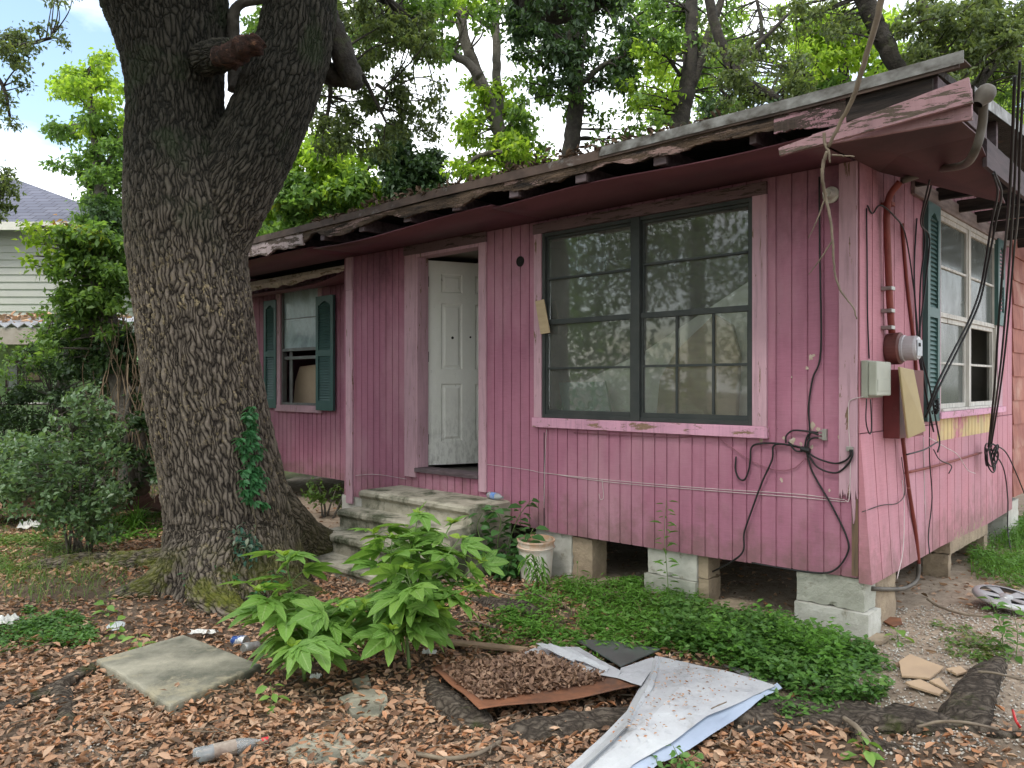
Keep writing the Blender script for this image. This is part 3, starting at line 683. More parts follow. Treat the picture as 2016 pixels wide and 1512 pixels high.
# ================================================================ things in and around the house
M['concrete'] = simple('old_concrete', (.44, .41, .33), (.28, .26, .20), 5, rough=.9, bump=.6, bd=.006, bs=60, third=(.05, .06, .03), t3=(.46, .62))
M['block'] = simple('painted_block', (.55, .54, .49), (.42, .41, .36), 5, rough=.9, bump=.8, bd=.006, bs=70, third=(.24, .22, .17), t3=(.55, .62))
M['blockgrey'] = simple('grey_block', (.42, .42, .36), (.32, .32, .27), 8, rough=.95, bump=.9, bd=.006, bs=90, third=(.22, .20, .16), t3=(.6, .66))
M['blocktan'] = simple('tan_block', (.38, .30, .21), (.25, .195, .14), 6, rough=.95, bump=.9, bd=.008, bs=60)
M['cable'] = simple('black_cable', (.012, .012, .013), (.02, .02, .02), rough=.55, bump=0)
M['cablegrey'] = simple('grey_cable', (.05, .048, .045), (.03, .03, .028), rough=.7, bump=0)
M['wirewhite'] = simple('white_wire', (.62, .56, .54), (.5, .42, .42), rough=.6, bump=0)
M['wirepink'] = simple('painted_wire', (.30, .12, .16), (.2, .08, .1), rough=.6, bump=0)
M['redpipe'] = simple('red_conduit', (.24, .055, .04), (.17, .04, .032), 7, rough=.6, bump=.2, third=(.4, .2, .17), t3=(.66, .7))
M['pipegrey'] = simple('grey_conduit', (.13, .115, .095), (.07, .06, .05), 7, rough=.6)
M['galv'] = simple('galvanised', (.4, .39, .36), (.25, .24, .22), 9, rough=.4, metal=.6)
M['tanboard'] = simple('tan_board', (.52, .40, .25), (.42, .32, .2), 4, (1, 1, 6), .8)
M['cardboard'] = simple('cardboard', (.52, .40, .29), (.44, .33, .24), 3, rough=.85)
M['whitesheet'] = simple('white_sheet', (.80, .80, .74), (.66, .66, .6), 2, rough=.6)

def hblock(px0, px1, pyt, pyb, y, dep, mat_, parent, hole=False, name='block'):
    a, c_ = hy(px0, 1100, y).x, hy(px1, 1100, y).x
    z1 = hy((px0+px1)/2, pyt, y).z; z0 = hy((px0+px1)/2, pyb, y).z
    return rough_box((a, y, z0), (c_, y+dep, z1), mat_, parent, name)
def rough_box(p0, p1, mat_, parent, name='block', amp=.0022, frame='h', res=.03):
    """box with a slightly eroded surface"""
    b_ = MB(); n = [max(2, int(abs(p1[i]-p0[i])/res)) for i in range(3)]
    lo = Vector((min(p0[0], p1[0]), min(p0[1], p1[1]), min(p0[2], p1[2]))); hi = Vector((max(p0[0], p1[0]), max(p0[1], p1[1]), max(p0[2], p1[2])))
    V = {}; rows_ = []; F = []
    def vid(i, j, k):
        key = (i, j, k)
        if key not in V:
            p = Vector((lo.x+(hi.x-lo.x)*i/n[0], lo.y+(hi.y-lo.y)*j/n[1], lo.z+(hi.z-lo.z)*k/n[2]))
            e = (i in (0, n[0]))+(j in (0, n[1]))+(k in (0, n[2]))
            q = Vector((random.uniform(-1, 1), random.uniform(-1, 1), random.uniform(-1, 1)))*amp
            if e >= 2: q += (((lo+hi)/2)-p).normalized()*amp*2.2*random.random()*(4 if random.random() < .10 else 1)
            V[key] = len(rows_); rows_.append(p+q)
        return V[key]
    for ax in range(3):
        u, v = [a for a in range(3) if a != ax]
        for side in (0, n[ax]):
            for i in range(n[u]):
                for j in range(n[v]):
                    def K(a, c_):
                        k = [0, 0, 0]; k[ax] = side; k[u] = a; k[v] = c_; return vid(*k)
                    f = [K(i, j), K(i+1, j), K(i+1, j+1), K(i, j+1)]
                    if (side == 0) != (ax == 1): f.reverse()
                    F.append(tuple(f))
    b_.add(rows_, F)
    return b_.build(name, mat_, parent, frame)
def pier(label, x, y, group='block piers under the house', z0=.0):
    return emp('block_pier', H((x, y, z0)), HANG, label=label, cat='pier', group=group)
# front corner pier: two blocks
p = hy(1640, 1200, .0); t = pier('painted two-block pier under the front corner of the house', p.x, 0)
a, c_ = hy(1568, 1150, .005).x, hy(1706, 1150, .005).x
zt_ = .455; zm_ = hy(1640, 1196).z; 
rough_box((a, .005, zm_+.004), (c_-.012, .205, zb(-.2)-.002), M['blockgrey'], t); rough_box((a-.005, -.02, .03), (c_+.022, .19, zm_), M['block'], t)
# side pier, tan
t = pier('squat tan pier behind the curved conduit', 0, .45)
rough_box((-.18, .22, .03), (.02, .62, .46), M['blocktan'], t, amp=.005)
# pier along the side wall, two blocks, lower one with an open core
t = pier('pier of hollow grey blocks under the side wall', 0, 2.5)
yy0, yy1 = hx(1868, 1100).y, hx(1942, 1100).y
rough_box((-.2, yy0, .28), (.01, yy1, .455), M['blocktan'], t)
rough_box((-.19, yy0, .08), (0, yy0+.07, .275), M['blocktan'], t, 'web'); rough_box((-.19, yy1-.12, .08), (0.01, yy1, .275), M['blocktan'], t, 'web')
t = pier('low concrete pad beside the hollow block pier', .15, 2.9, group=None); rough_box((-.02, yy1-.1, .05), (.3, yy1+.5, .12), M['blocktan'], t, 'pad'); t['category'] = 'pad'
t = pier('farthest block pier by the right edge', 0, 4.3); rough_box((-.2, 3.9, .05), (.0, 4.4, .45), M['block'], t)
# pier with three courses, painted white
t = pier('white painted three-block pier below the big window', hy(1320, 1100).x, .02)
a, c_ = hy(1275, 1100, .02).x, hy(1372, 1100, .02).x
zz = [.03, .135, .30, zb(-1)-.0]
rough_box((a-.02, .0, .03), (c_, .2, .22), M['blockgrey'], t); rough_box((a, .02, .224), (c_, .21, zb(hy(1320, 1090).x)-.001), M['block'], t)
rough_box((c_+.004, .03, .03), (c_+.085, .2, .25), M['blocktan'], t); rough_box((c_+.004, .03, .254), (c_+.08, .2, zb(hy(1380, 1090).x)-.001), M['blocktan'], t)
t = pier('block pier behind the rusty bucket', hy(1090, 1100).x, .02)
a, c_ = hy(1055, 1100, .02).x, hy(1125, 1100, .02).x
rough_box((a, .02, .04), (c_, .22, zb(a)-.003), M['block'], t); rough_box((c_+.003, .03, .04), (c_+.2, .22, zb(a)-.02), M['blocktan'], t)
t = pier('small white block pier left of the concrete steps', XL, .0)
a, c_ = hy(673, 980, -.0).x, hy(722, 980, -.0).x
rough_box((a, .0, .05), (c_, .2, zb(XL)-.002), M['block'], t)
for k, (px, yl) in enumerate(((1180, 2.2), (1450, 2.4))):
    x = hy(px, 1100, yl).x; t = pier(('dim block pier deep under the house behind the white pier', 'dim block pier deep under the house behind the corner pier')[k], x, yl)
    rough_box((x, yl, .05), (x+.4, yl+.2, .45), M['blockgrey'], t)

# ---------------------------------------------------------------- concrete steps
st = emp('concrete_steps', H((-3.5, -.6, 0)), HANG, label='mossy concrete steps leading up to the open door', cat='steps')
def tread(x0, x1, y0_, y1_, z1, name):
    b_ = MB(); prof = [(y1_, -.02), (y0_+.03, -.02), (y0_+.03, z1-.075), (y0_+.012, z1-.06), (y0_, z1-.045), (y0_, z1-.018), (y0_+.012, z1-.004), (y0_+.03, z1), (y1_, z1)]
    n = 40; rows_ = []
    for i in range(n+1):
        x = x0+(x1-x0)*i/n; e = .0 if 0 < i < n else .012
        rows_.append([(x, yy+e*(1 if yy < -.1 else 0)+random.uniform(-.002, .002), zz-(e if zz > .1 else 0)+random.uniform(-.002, .002)) for yy, zz in prof])
    m_ = len(prof)
    b_.add([p for r_ in rows_ for p in r_], [(i*m_+j, (i+1)*m_+j, (i+1)*m_+(j+1) % m_, i*m_+(j+1) % m_) for i in range(n) for j in range(m_)]+[tuple(range(m_)), tuple(range((n+1)*m_-1, n*m_-1, -1))])
    return b_.build(name, M['concrete'], st, 'h')
SX0, SX1 = -4.36, -2.86
tread(SX0, SX1, -.50, -.002, .612, 'landing')
for k, (yy, zz) in enumerate(((-.70, .452), (-.95, .285), (-1.18, .13))): tread(SX0-.06-k*.03, SX1-.04, yy, (-.472, -.672, -.922)[k], zz, 'tread')

# ---------------------------------------------------------------- meter, breaker box, boxes, conduits
def cyl_x(prof, y, z, x0, n=28):       # axis along +x of the house
    b_ = MB(); T = Matrix.Translation((x0, y, z)) @ Matrix.Rotation(R(90), 4, 'Y'); return b_.lathe(prof, n, T, cap=True)
mp_ = hx(1768, 686, .07)
mt = emp('electric_meter', H((.01, mp_.y, mp_.z)), HANG, label='round glass electric meter on a rusty red base', cat='electric meter')
cyl_x([(.098, 0), (.102, .02), (.102, .075), (.085, .085)], mp_.y, mp_.z, .012).build('meter_base', simple('meter_red', (.17, .06, .05), (.1, .04, .035), 8, rough=.55), mt, 'h', smooth=False, bevel=.002)
cyl_x([(.084, .086), (.084, .1), (.078, .104), (.078, .165), (.07, .18), (.05, .182), (.002, .183)], mp_.y, mp_.z, .012).build('meter_glass', simple('meter_plastic', (.5, .48, .49), (.4, .38, .39), 6, rough=.25, bump=.1), mt, 'h', smooth=False)
b = MB(); T = Matrix.Translation((.197, mp_.y, mp_.z)); b.box((0, -.05, -.05), (.002, .05, .05), T); b.build('dial_plate', simple('dial', (.5, .53, .55), (.4, .42, .45), rough=.4), mt, 'h', bevel=.01)
b = MB(); b.box((.1995, mp_.y-.03, mp_.z+.008), (.201, mp_.y+.012, mp_.z+.03)); b.build('display', M['black'], mt, 'h')
b = MB(); b.tube([H((.05, hx(1752, 640, .04).y, hx(1752, 652, .04).z)), H((.05, hx(1752, 600, .04).y, hx(1752, 658, .04).z-.02))], .028, 12)
def hpath(fn, pts, off, **k): return [fn(x, y, o) for (x, y), o in zip(pts, off if hasattr(off, '__len__') else [off]*len(pts))]
def cable(name, label, pts3, r, mat_, cat='cable', group=None, n=6, sm=6, parent=None):
    P = crom([tuple(p) for p in pts3], sm)
    b_ = MB(); b_.tube([Vector(p) for p in P], r, n); return b_.build(name, mat_, parent, 'h', smooth=True, label=label, cat=cat, group=group)
# main conduit from meter up and out to the service head
pp = [hx(1756, 655, .05), hx(1752, 600, .05), hx(1748, 500, .05), hx(1746, 420, .05), hx(1752, 385, .06), hx(1772, 358, .12)]
cable('conduit', 'thick rusty red conduit rising from the meter to the eave', pp, .021, M['redpipe'], 'conduit', n=12)
for py in (402, 568, 612, 645):
    y = hx(1751, py, .05).y; z = hx(1751, py, .05).z; b = MB(); b.box((.008, y-.034, z-.012), (.0745, y+.034, z+.012)); b.build('conduit_strap', M['galv'] if py > 500 else M['redpipe'], None, 'h', bevel=.003, label={402: 'red painted strap near the top of the thick conduit', 568: 'grey strap halfway up the thick conduit', 612: 'dark clamp on the conduit above the meter', 645: 'lowest fitting where the conduit enters the meter'}[py], cat='strap', group='straps on the meter conduit')
pp = [hx(1775, 356, .13), hx(1840, 335, .3), hx(1895, 325, .6), hx(1918, 300, .72), hx(1933, 250, .76), hx(1937, 200, .78), hx(1942, 182, .8)]
mast = emp('service_mast', H(pp[0]), HANG, label='rusty curved service mast with a hooded head beyond the roof corner', cat='mast')
cable('pipe', None, pp, .021, M['pipegrey'], None, n=12, parent=mast)
b = MB(); c_ = H(pp[-1]); b.lathe([(.002, .03), (.03, .028), (.042, .01), (.045, -.02), (.03, -.05), (.022, -.07)], 16, Matrix.Translation(c_) @ Matrix.Rotation(R(35), 4, 'Y')); b.build('hood', M['pipegrey'], mast, smooth=True)
cable('conduit', 'thin red conduit slanting down beside the side window shutter', [hx(1776, 440, .02), hx(1786, 560, .02), hx(1800, 680, .02), hx(1806, 760, .02), hx(1812, 830, .02)], .011, M['redpipe'], 'conduit', n=10)
pp = [hx(1777, 860, .06), hx(1789, 960, .05), hx(1803, 1050, .04), hx(1809, 1110, .035), hx(1806, 1140, .035), hx(1788, 1155, .035), hx(1765, 1160, .035), hx(1716, 1159, .035)]
cd_ = emp('conduit', H(pp[0]), HANG, label='conduit from the breaker box curving back under the corner', cat='conduit')
cable('upper_pipe', None, pp[:4], .0125, M['redpipe'], None, n=12, parent=cd_); cable('lower_bend', None, pp[3:], .0135, M['pipegrey'], None, n=12, parent=cd_)
cable('conduit', 'pink painted pipe running sideways to the cable coil', [hx(1783, 931, .03), hx(1850, 915, .03), hx(1932, 891, .03)], .009, M['redpipe'], 'conduit', n=8)
# breaker box
y0_, y1_ = hx(1741, 800, .02).y, hx(1790, 800, .02).y; zt_, zb_ = hx(1745, 728, .02).z, hx(1745, 862, .02).z
bb = emp('breaker_box', H((.02, y0_, zb_)), HANG, label='dark red breaker box with a loose beige cover', cat='breaker box')
b = MB(); b.box((.012, y0_, zb_), (.11, y1_, zt_)); b.build('case', simple('case_red', (.16, .035, .035), (.11, .025, .025), 6, rough=.55, third=(.2, .1, .08)), bb, 'h', bevel=.004)
q = [hx(1767, 722, .14), hx(1795, 728, .17), hx(1819, 848, .20), hx(1784, 863, .15)]
b = MB(); nrm = (q[1]-q[0]).cross(q[3]-q[0]).normalized(); b.prism(q, nrm*-.014); b.build('cover', simple('cover_beige', (.42, .33, .17), (.36, .28, .15), 5, rough=.5, third=(.25, .15, .08), t3=(.64, .68)), bb, 'h', bevel=.004)
ct = sum(q, Vector())/4; sc_ = lambda v, k: ct+(v-ct)*k
b = MB(); qq = [ct+(q[0]-ct)*.45+(q[3]-q[0])*.0, ct+(q[1]-ct)*.45, ct+(q[2]-ct)*.45, ct+(q[3]-ct)*.45]; b.prism([v+nrm*.001 for v in qq], nrm*.008); b.build('cover_panel', simple('cover_beige2', (.42, .33, .18), (.36, .28, .15), 5, rough=.5), bb, 'h', bevel=.003)
# grey interface box
y0_, y1_ = hx(1701, 745, .03).y, hx(1738, 745, .05).y; zt_, zb_ = hx(1712, 710, .03).z, hx(1712, 783, .03).z
ub = emp('cable_box', H((.02, y0_, zb_)), HANG, label='pale grey plastic cable box on the corner of the side wall', cat='utility box')
b = MB(); b.box((.012, y0_, zb_), (.05, y1_, zt_)); b.build('case', simple('box_grey', (.33, .34, .28), (.27, .28, .23), 5, rough=.5), ub, 'h', bevel=.005)
b = MB(); b.box((.0505, y0_+.006, zb_+.012), (.1, y1_-.004, zt_-.006)); b.build('lid', simple('lid_grey', (.40, .41, .34), (.35, .36, .3), 5, rough=.45), ub, 'h', bevel=.008)
b = MB(); b.box((.1005, y0_+.02, zb_+.04), (.103, y1_-.03, zb_+.11)); b.build('lid_ridge', simple('lid_grey2', (.38, .39, .32), (.34, .35, .29), 5, rough=.45), ub, 'h', bevel=.003)
# cable splitter on the front wall
p = hy(1623, 856, -.03); b = MB(); b.box((p.x-.014, -.035, p.z-.035), (p.x+.014, -.010, p.z+.035))
for k in (-.022, 0, .022): b.box((p.x-.035, -.03, p.z+k-.004), (p.x-.014, -.02, p.z+k+.004))
b.build('cable_splitter', M['galv'], None, 'h', bevel=.002, label='small silver cable splitter screwed to the front wall', cat='splitter')
b = MB(); p = hy(1672, 886, -.05); b.box((p.x-.02, -.05, p.z-.008), (p.x+.02, -.032, p.z+.02)); b.build('cable_splitter', M['galv'], None, 'h', bevel=.002, label='small metal ground block on the pink corner board', cat='splitter')
C_ = M['cable']
G = 'black cables on the front wall'
def F(label, pts, off=-.025, r=.006, mat_=None, group=G, name='cable'): cable(name, label, hpath(hy, pts, off), r, mat_ or C_, group=group)
F('long black cable running straight down the front wall from the eave', [(1613,348),(1614,500),(1616,690),(1600,745),(1592,800),(1594,850),(1588,884)])
F('black cable ending in a U-shaped hook left of the knot', [(1449,899),(1448,925),(1455,942),(1466,944),(1474,925),(1477,905),(1480,880),(1500,873),(1540,874),(1586,884)], -.028)
F('black cable dropping from the knot and slipping under the wall', [(1585,883),(1555,876),(1524,877),(1520,905),(1500,950),(1478,1010),(1465,1050),(1463,1085),(1440,1106),(1402,1126)], [-.035]*8+[-.03,.1])
F('black cable swooping in a wide bow to the bottom of the wall', [(1587,886),(1600,930),(1640,1000),(1668,1060),(1668,1090),(1645,1121),(1610,1128),(1530,1117),(1480,1108)], -.026)
F('upper of two black cables curving to the corner board', [(1586,884),(1604,900),(1640,912),(1662,908),(1673,898),(1674,885)], [-.03,-.03,-.03,-.04,-.05,-.05])
F('lower of two black cables curving to the corner board', [(1588,890),(1610,920),(1645,931),(1668,915),(1678,898),(1678,885)], [-.03,-.03,-.03,-.04,-.05,-.05])
F('black cable looping over to the top of the splitter', [(1547,872),(1548,858),(1560,848),(1580,848),(1604,851),(1611,851)], -.03)
F('black cable looping under to the splitter', [(1552,870),(1568,888),(1588,884),(1592,868),(1602,862),(1611,862)], -.036)
F('short black cable from the knot straight up into the splitter', [(1584,884),(1588,862),(1597,852),(1611,856)], -.031)
b = MB(); p = hy(1587, 884, -.03); b.tube([(p.x-.03, p.y, p.z), (p.x+.025, p.y-.004, p.z-.01)], .017, 8); b.build('cable_knot', C_, None, 'h', label='black taped knot where the front cables meet', cat='cable knot')
W_ = M['wirewhite']
G = 'thin pale wires on the walls'
F('upper pale wire stretched low across the front wall', [(958,914),(1040,925),(1071,931),(1200,945),(1400,962),(1560,972),(1664,984)], -.014, .0022, W_, G, 'wire')
F('lower pale wire stretched low across the front wall', [(1075,931),(1200,949),(1400,966),(1560,978),(1664,988)], -.014, .0022, W_, G, 'wire')
F('pale wire climbing the corner board to the cable box', [(1664,986),(1672,980),(1674,900),(1671,840),(1671,795),(1679,786),(1699,781)], [-.035]*6+[-.036], .0025, W_, G, 'wire')
F('pale wire hook hanging under the big window', [(1185,943),(1187,960),(1188,980),(1182,983),(1179,972)], -.016, .0022, W_, G, 'wire')
F('pale wire left of the door just above the steps', [(700,936),(740,934),(800,943)], -.016, .0025, W_, G, 'wire')
F('pale wire hanging down from the sill corner', [(1076,846),(1073,900),(1071,1000)], -.014, .0022, W_, G, 'wire')
F('thin painted wire sagging below the big window sill', [(1130,852),(1300,860),(1400,860),(1430,874),(1470,902),(1520,924),(1560,923),(1586,902)], -.02, .003, M['wirepink'], G, 'wire')
G = 'black cables hanging by the side wall'
def S(label, pts, off=.03, r=.006, mat_=None, group=G, name='cable'): cable(name, label, hpath(hx, pts, off), r, mat_ or C_, group=group)
S('black cable along the corner edge of the side wall', [(1706,410),(1707,500),(1708,620),(1711,706)], .018, .005)
S('thin cable looping from the corner across the thick conduit', [(1708,405),(1718,420),(1733,404),(1760,425),(1782,460),(1798,560),(1806,640),(1812,720)], [.02,.02,.06,.08,.04,.03,.03,.03], .005)
S('black cable hanging over the left shutter', [(1842,325),(1830,380),(1817,430),(1821,480),(1812,560),(1812,680),(1830,760),(1843,830),(1850,870),(1846,890)], [.3,.2,.1,.06,.06,.07,.09,.1,.11,.12])
S('second black cable hanging over the left shutter', [(1836,330),(1822,390),(1813,440),(1830,470),(1822,560),(1811,660),(1818,740),(1828,800),(1838,850)], [.3,.2,.1,.06,.06,.07,.09,.1,.11])
S('black cable beside the left shutter bending at its top', [(1805,430),(1800,520),(1802,600),(1809,700),(1826,790),(1835,840)], [.02,.02,.03,.05,.07,.08])
S('black cable slanting across the side window', [(1957,338),(1972,380),(1962,430),(1945,520),(1930,590),(1905,650),(1880,700),(1850,760),(1832,800),(1822,822)], [.62,.6,.5,.4,.35,.3,.26,.22,.18,.15], .007)
S('twin of the cable slanting across the side window', [(1955,342),(1964,380),(1952,440),(1932,560),(1908,630),(1875,695),(1845,756),(1826,806)], [.62,.6,.5,.4,.35,.3,.26,.2], .007)
S('leftmost of the long cables dropping to the coil', [(1998,150),(1992,300),(1985,420),(1975,520),(1965,650),(1958,760),(1946,880)], [.9,.8,.7,.5,.4,.3,.1], .008)
S('middle one of the long cables dropping to the coil', [(2008,120),(2001,280),(1994,420),(1984,560),(1972,700),(1962,780),(1948,880)], [.9,.8,.7,.5,.4,.3,.1], .007)
S('rightmost of the long cables dropping to the coil', [(2014,180),(2008,300),(2004,420),(1996,500),(1984,640),(1970,760),(1951,880)], [.9,.8,.7,.5,.4,.3,.1], .007)
S('black cable trailing from the coil down to the weeds', [(1950,884),(1975,920),(1984,980),(1984,1040),(1992,1090),(2014,1130)], [.06,.06,.06,.08,.2,.4], .006)
S('black cable curving from the coil off to the right', [(1955,874),(1980,890),(2000,930),(2018,975)], [.06,.05,.05,.05], .006)
S('thin black wire dropping from the bundle to the ground', [(1831,800),(1830,900),(1835,980),(1828,1050),(1830,1090)], [.1,.06,.05,.05,.1], .0045)
S('frayed black cable end pointing left below the bundle', [(1846,870),(1820,885),(1785,895)], [.1,.12,.12], .005)
S('frayed black cable end curling right below the bundle', [(1838,885),(1850,905),(1873,917),(1868,932)], [.1,.12,.12,.12], .004)
S('thin pale wire spreading right from the bundle', [(1830,862),(1860,880),(1885,895),(1905,925),(1920,932)], [.1,.1,.1,.1,.1], .003, W_, 'thin pale wires on the walls', 'wire')
S('pale wire hanging straight down the lower side panel', [(1818,860),(1820,960),(1822,1040)], .02, .003, W_, 'thin pale wires on the walls', 'wire')
S('pale looped wire hanging beside the tan pier', [(1776,945),(1780,990),(1778,1080),(1766,1140)], [.03,.05,.07,.08], .003, W_, 'thin pale wires on the walls', 'wire')
S('grey wire sagging from the corner to the red conduit', [(1697,1008),(1735,995),(1768,990),(1782,965),(1775,900)], [.04,.05,.05,.05,.05], .003, M['cablegrey'], 'thin pale wires on the walls', 'wire')
S('black looped cable hanging below the cable box', [(1706,785),(1705,830),(1712,854),(1716,840),(1714,786)], .06, .004)
b = MB()
pc = hx(1946, 892, .09)
for k in range(7):
    a = random.uniform(-.5, .5); rr_ = .045+.035*random.random(); P = []
    off = Vector((random.uniform(-.02, .05), random.uniform(-.02, .03), random.uniform(-.05, .02)))
    for i in range(25):
        q_ = 2*math.pi*i/24; P.append(pc+off+Vector((.35*rr_*math.cos(q_+k), rr_*math.cos(q_)*math.cos(a), rr_*(1.3+.3*math.sin(k))*math.sin(q_))))
    b.tube(P, .006, 6, cap=False)
b.build('cable_coil', C_, None, 'h', smooth=True, label='tangled black coil of cable hanging on the side wall', cat='cable coil')
b = MB(); pc = hx(1842, 800, .13)
for k in range(6):
    P = [pc+Vector((random.uniform(-.02, .02), random.uniform(-.03, .03), .05-.1*i/5+random.uniform(-.01, .01))) for i in range(6)]; b.tube(P, .006, 6)
b.build('cable_bundle', C_, None, 'h', smooth=True, label='twisted knot of black cables by the beige cover', cat='cable bundle')
# lamp socket on the wall, tan board on the window edge
p = hy(1632, 382, -.05)
b = MB(); T = H_T = Matrix.Translation((p.x, -.012, p.z)) @ Matrix.Rotation(R(90), 4, 'X'); b.lathe([(.05, 0), (.05, .012), (.035, .02), (.028, .06), (.026, .075), (.002, .07)], 20, T, cap=True)
b.build('lamp_socket', M['white_old'], None, 'h', label='round white lamp socket high on the front wall', cat='lamp socket')
q = [hy(1053, 593, -.05), hy(1070, 589, -.05), hy(1082, 655, -.05), hy(1064, 658, -.05)]
b = MB(); b.prism(q, (0, .012, 0)); b.build('board_piece', M['tanboard'], None, 'h', bevel=.003, label='short tan board nailed aslant on the left window trim', cat='board')
# in the rooms
b = MB(); q = [hy(1090, 835, .34), hy(1118, 765, .34), hy(1270, 688, .34), hy(1478, 548, .34), hy(1500, 600, .34), hy(1478, 845, .34)]
b.prism(q, (0, .2, 0)); b.build('mattress', M['whitesheet'], None, 'h', bevel=.03, label='pale mattress leaning across the room behind the big window', cat='mattress')
b = MB(); q = [hy(1290, 835, .26), hy(1298, 745, .26), hy(1330, 690, .26), hy(1405, 618, .26), hy(1440, 640, .26), hy(1455, 700, .26), hy(1448, 835, .26)]
b.prism(q, (0, .05, 0)); b.build('mattress_cover', M['tanboard'], None, 'h', bevel=.01, label='tan padded sheet leaning on the mattress behind the right sash', cat='sheet')
b = MB(); q = [hy(1100, 753, .2), hy(1190, 751, .2), hy(1204, 822, .2), hy(1110, 822, .2)]
b.prism(q, (0, .02, 0)); b.build('green_board', simple('board_teal', (.22, .36, .33), (.18, .3, .28), 3, rough=.6), None, 'h', label='pale green board standing in the lower left pane', cat='board')
y0_ = WY+.2; a = hyw(578, 750); q = [hy(577, 800, y0_), hy(581, 752, y0_), hy(590, 722, y0_), hy(632, 716, y0_), hy(632, 800, y0_)]
b = MB(); b.prism(q, (0, .3, 0)); b.build('cardboard_box', M['cardboard'], None, 'h', bevel=.004, label='torn cardboard box inside the open narrow window', cat='box')
b = MB(); rows_ = []
for i in range(16):
    y = my+.05+i*.022; rows_.append([(-.09+.02*math.sin(i*1.3), y, z) for z in (sB+.03, sT-.1)])
b.grid(rows_); b.build('curtain', M['whitesheet'], house, 'h', smooth=True, solid=.002)
# ---------------------------------------------------------------- bucket
g = gd(1055, 1146); bk = emp('bucket', g, 0, label='white plastic bucket stained orange round its rim', cat='bucket')
m = Nd('stained_plastic'); c = m.ramp(m.noise(4, 7, .7), [(.35, (.72, .70, .64)), (.65, (.55, .5, .42))])
s_ = m.n('SeparateXYZ'); m.l(m.tc.outputs['Object'], s_.inputs[0])
c = m.mix(m.ramp(m.math('ADD', s_.outputs[2], m.math('MULTIPLY', m.noise(14, 4), .35)), [(.40, 0), (.52, .75)]), c, (.48, .24, .10)); m.base(c); m.set(.5); M['bucket'] = m.m
T = Matrix.Translation(g) @ Matrix.Rotation(R(3), 4, 'X')
b = MB(); b.lathe([(.002, .01), (.112, .01), (.114, 0), (.12, .02), (.138, .27), (.148, .272), (.148, .285), (.14, .287), (.142, .325), (.15, .327), (.15, .34), (.138, .34), (.134, .3), (.115, .02), (.002, .02)], 40, T); b.build('shell', M['bucket'], bk, smooth=False)
b = MB(); b.lathe([(.002, .295), (.135, .295)], 30, T); b.build('contents', M['blocktan'], bk)
b = MB(); b.tube([T @ Vector((.152*math.cos(q), .152*math.sin(q)*.97, .28-.16*math.sin(q)*(1 if q < math.pi else 0))) for q in np.linspace(math.pi, 2*math.pi, 16)], .002, 5); b.build('handle', M['galv'], bk)
# bottle on the landing
def bottle(name, p, d, L_, r_, mats, parent_lbl, cap=None):
    t = emp(name, p, 0, **parent_lbl); d = Vector(d).normalized(); T = Matrix.Translation(Vector(p)+Vector((0, 0, r_))) @ d.to_track_quat('Z', 'Y').to_matrix().to_4x4()
    b_ = MB(); b_.lathe([(.002, 0), (r_*.85, .002), (r_, .012), (r_, L_*.15), (r_*.93, L_*.2), (r_, L_*.25), (r_, L_*.62), (r_*.75, L_*.78), (r_*.36, L_*.9), (r_*.36, L_)], 20, T); b_.build('body', mats[0], t, smooth=True)
    b_ = MB(); b_.lathe([(r_*1.01, L_*.27), (r_*1.01, L_*.58)], 20, T); b_.build('wrapper', mats[1], t, smooth=True)
    if cap: b_ = MB(); b_.lathe([(r_*.45, L_*.94), (r_*.45, L_*1.04), (.002, L_*1.04)], 16, T); b_.build('cap', cap, t)
clearp = glass_mat('clear_plastic', (.6, .63, .65), .35, .15)
q = hz(962, 981, .615); q = H(q)
bottle('plastic_bottle', q, HM.to_3x3() @ Vector((1, -.15, 0)), .2, .03, (clearp, simple('blue_wrap', (.03, .16, .5), (.3, .4, .6), 30, rough=.4)), dict(label='empty clear bottle with a blue wrapper on the concrete landing', cat='bottle'))
q = gd(380, 1506); q2 = gd(495, 1484); bottle('plastic_bottle', q, q2-q, .3, .034, (clearp, simple('muddy', (.35, .3, .25), (.2, .15, .12), 20)), dict(label='crushed bottle with a red cap among the leaves', cat='bottle'), simple('red_cap', (.6, .04, .05), (.5, .03, .04), rough=.4, bump=0))
def can(px, py, rot, label, m_):
    g_ = gd(px, py, .03); T = Matrix.Translation(g_) @ Matrix.Rotation(R(rot), 4, 'Z') @ Matrix.Rotation(R(80), 4, 'X'); t = emp('drink_can', g_, 0, label=label, cat='can', group='drink cans in the leaves')
    b_ = MB(); b_.lathe([(.020, -.055), (.026, -.058), (.033, -.048), (.030, -.01), (.032, .01), (.033, .045), (.027, .058)], 18, T); b_.build('body', m_, t, smooth=True)
    b_ = MB(); b_.lathe([(.028, .058), (.026, .060), (.025, .055), (.002, .055)], 18, T); b_.build('lid', M['galv'], t)
can(472, 1262, 60, 'blue and white drink can lying beyond the slab', simple('can_blue', (.03, .08, .3), (.6, .62, .65), 18, rough=.35, metal=.4, thr=(.48, .52)))
can(494, 1278, -30, 'crushed silver drink can next to the blue one', simple('can_silver', (.5, .5, .5), (.3, .32, .3), 25, rough=.35, metal=.5))
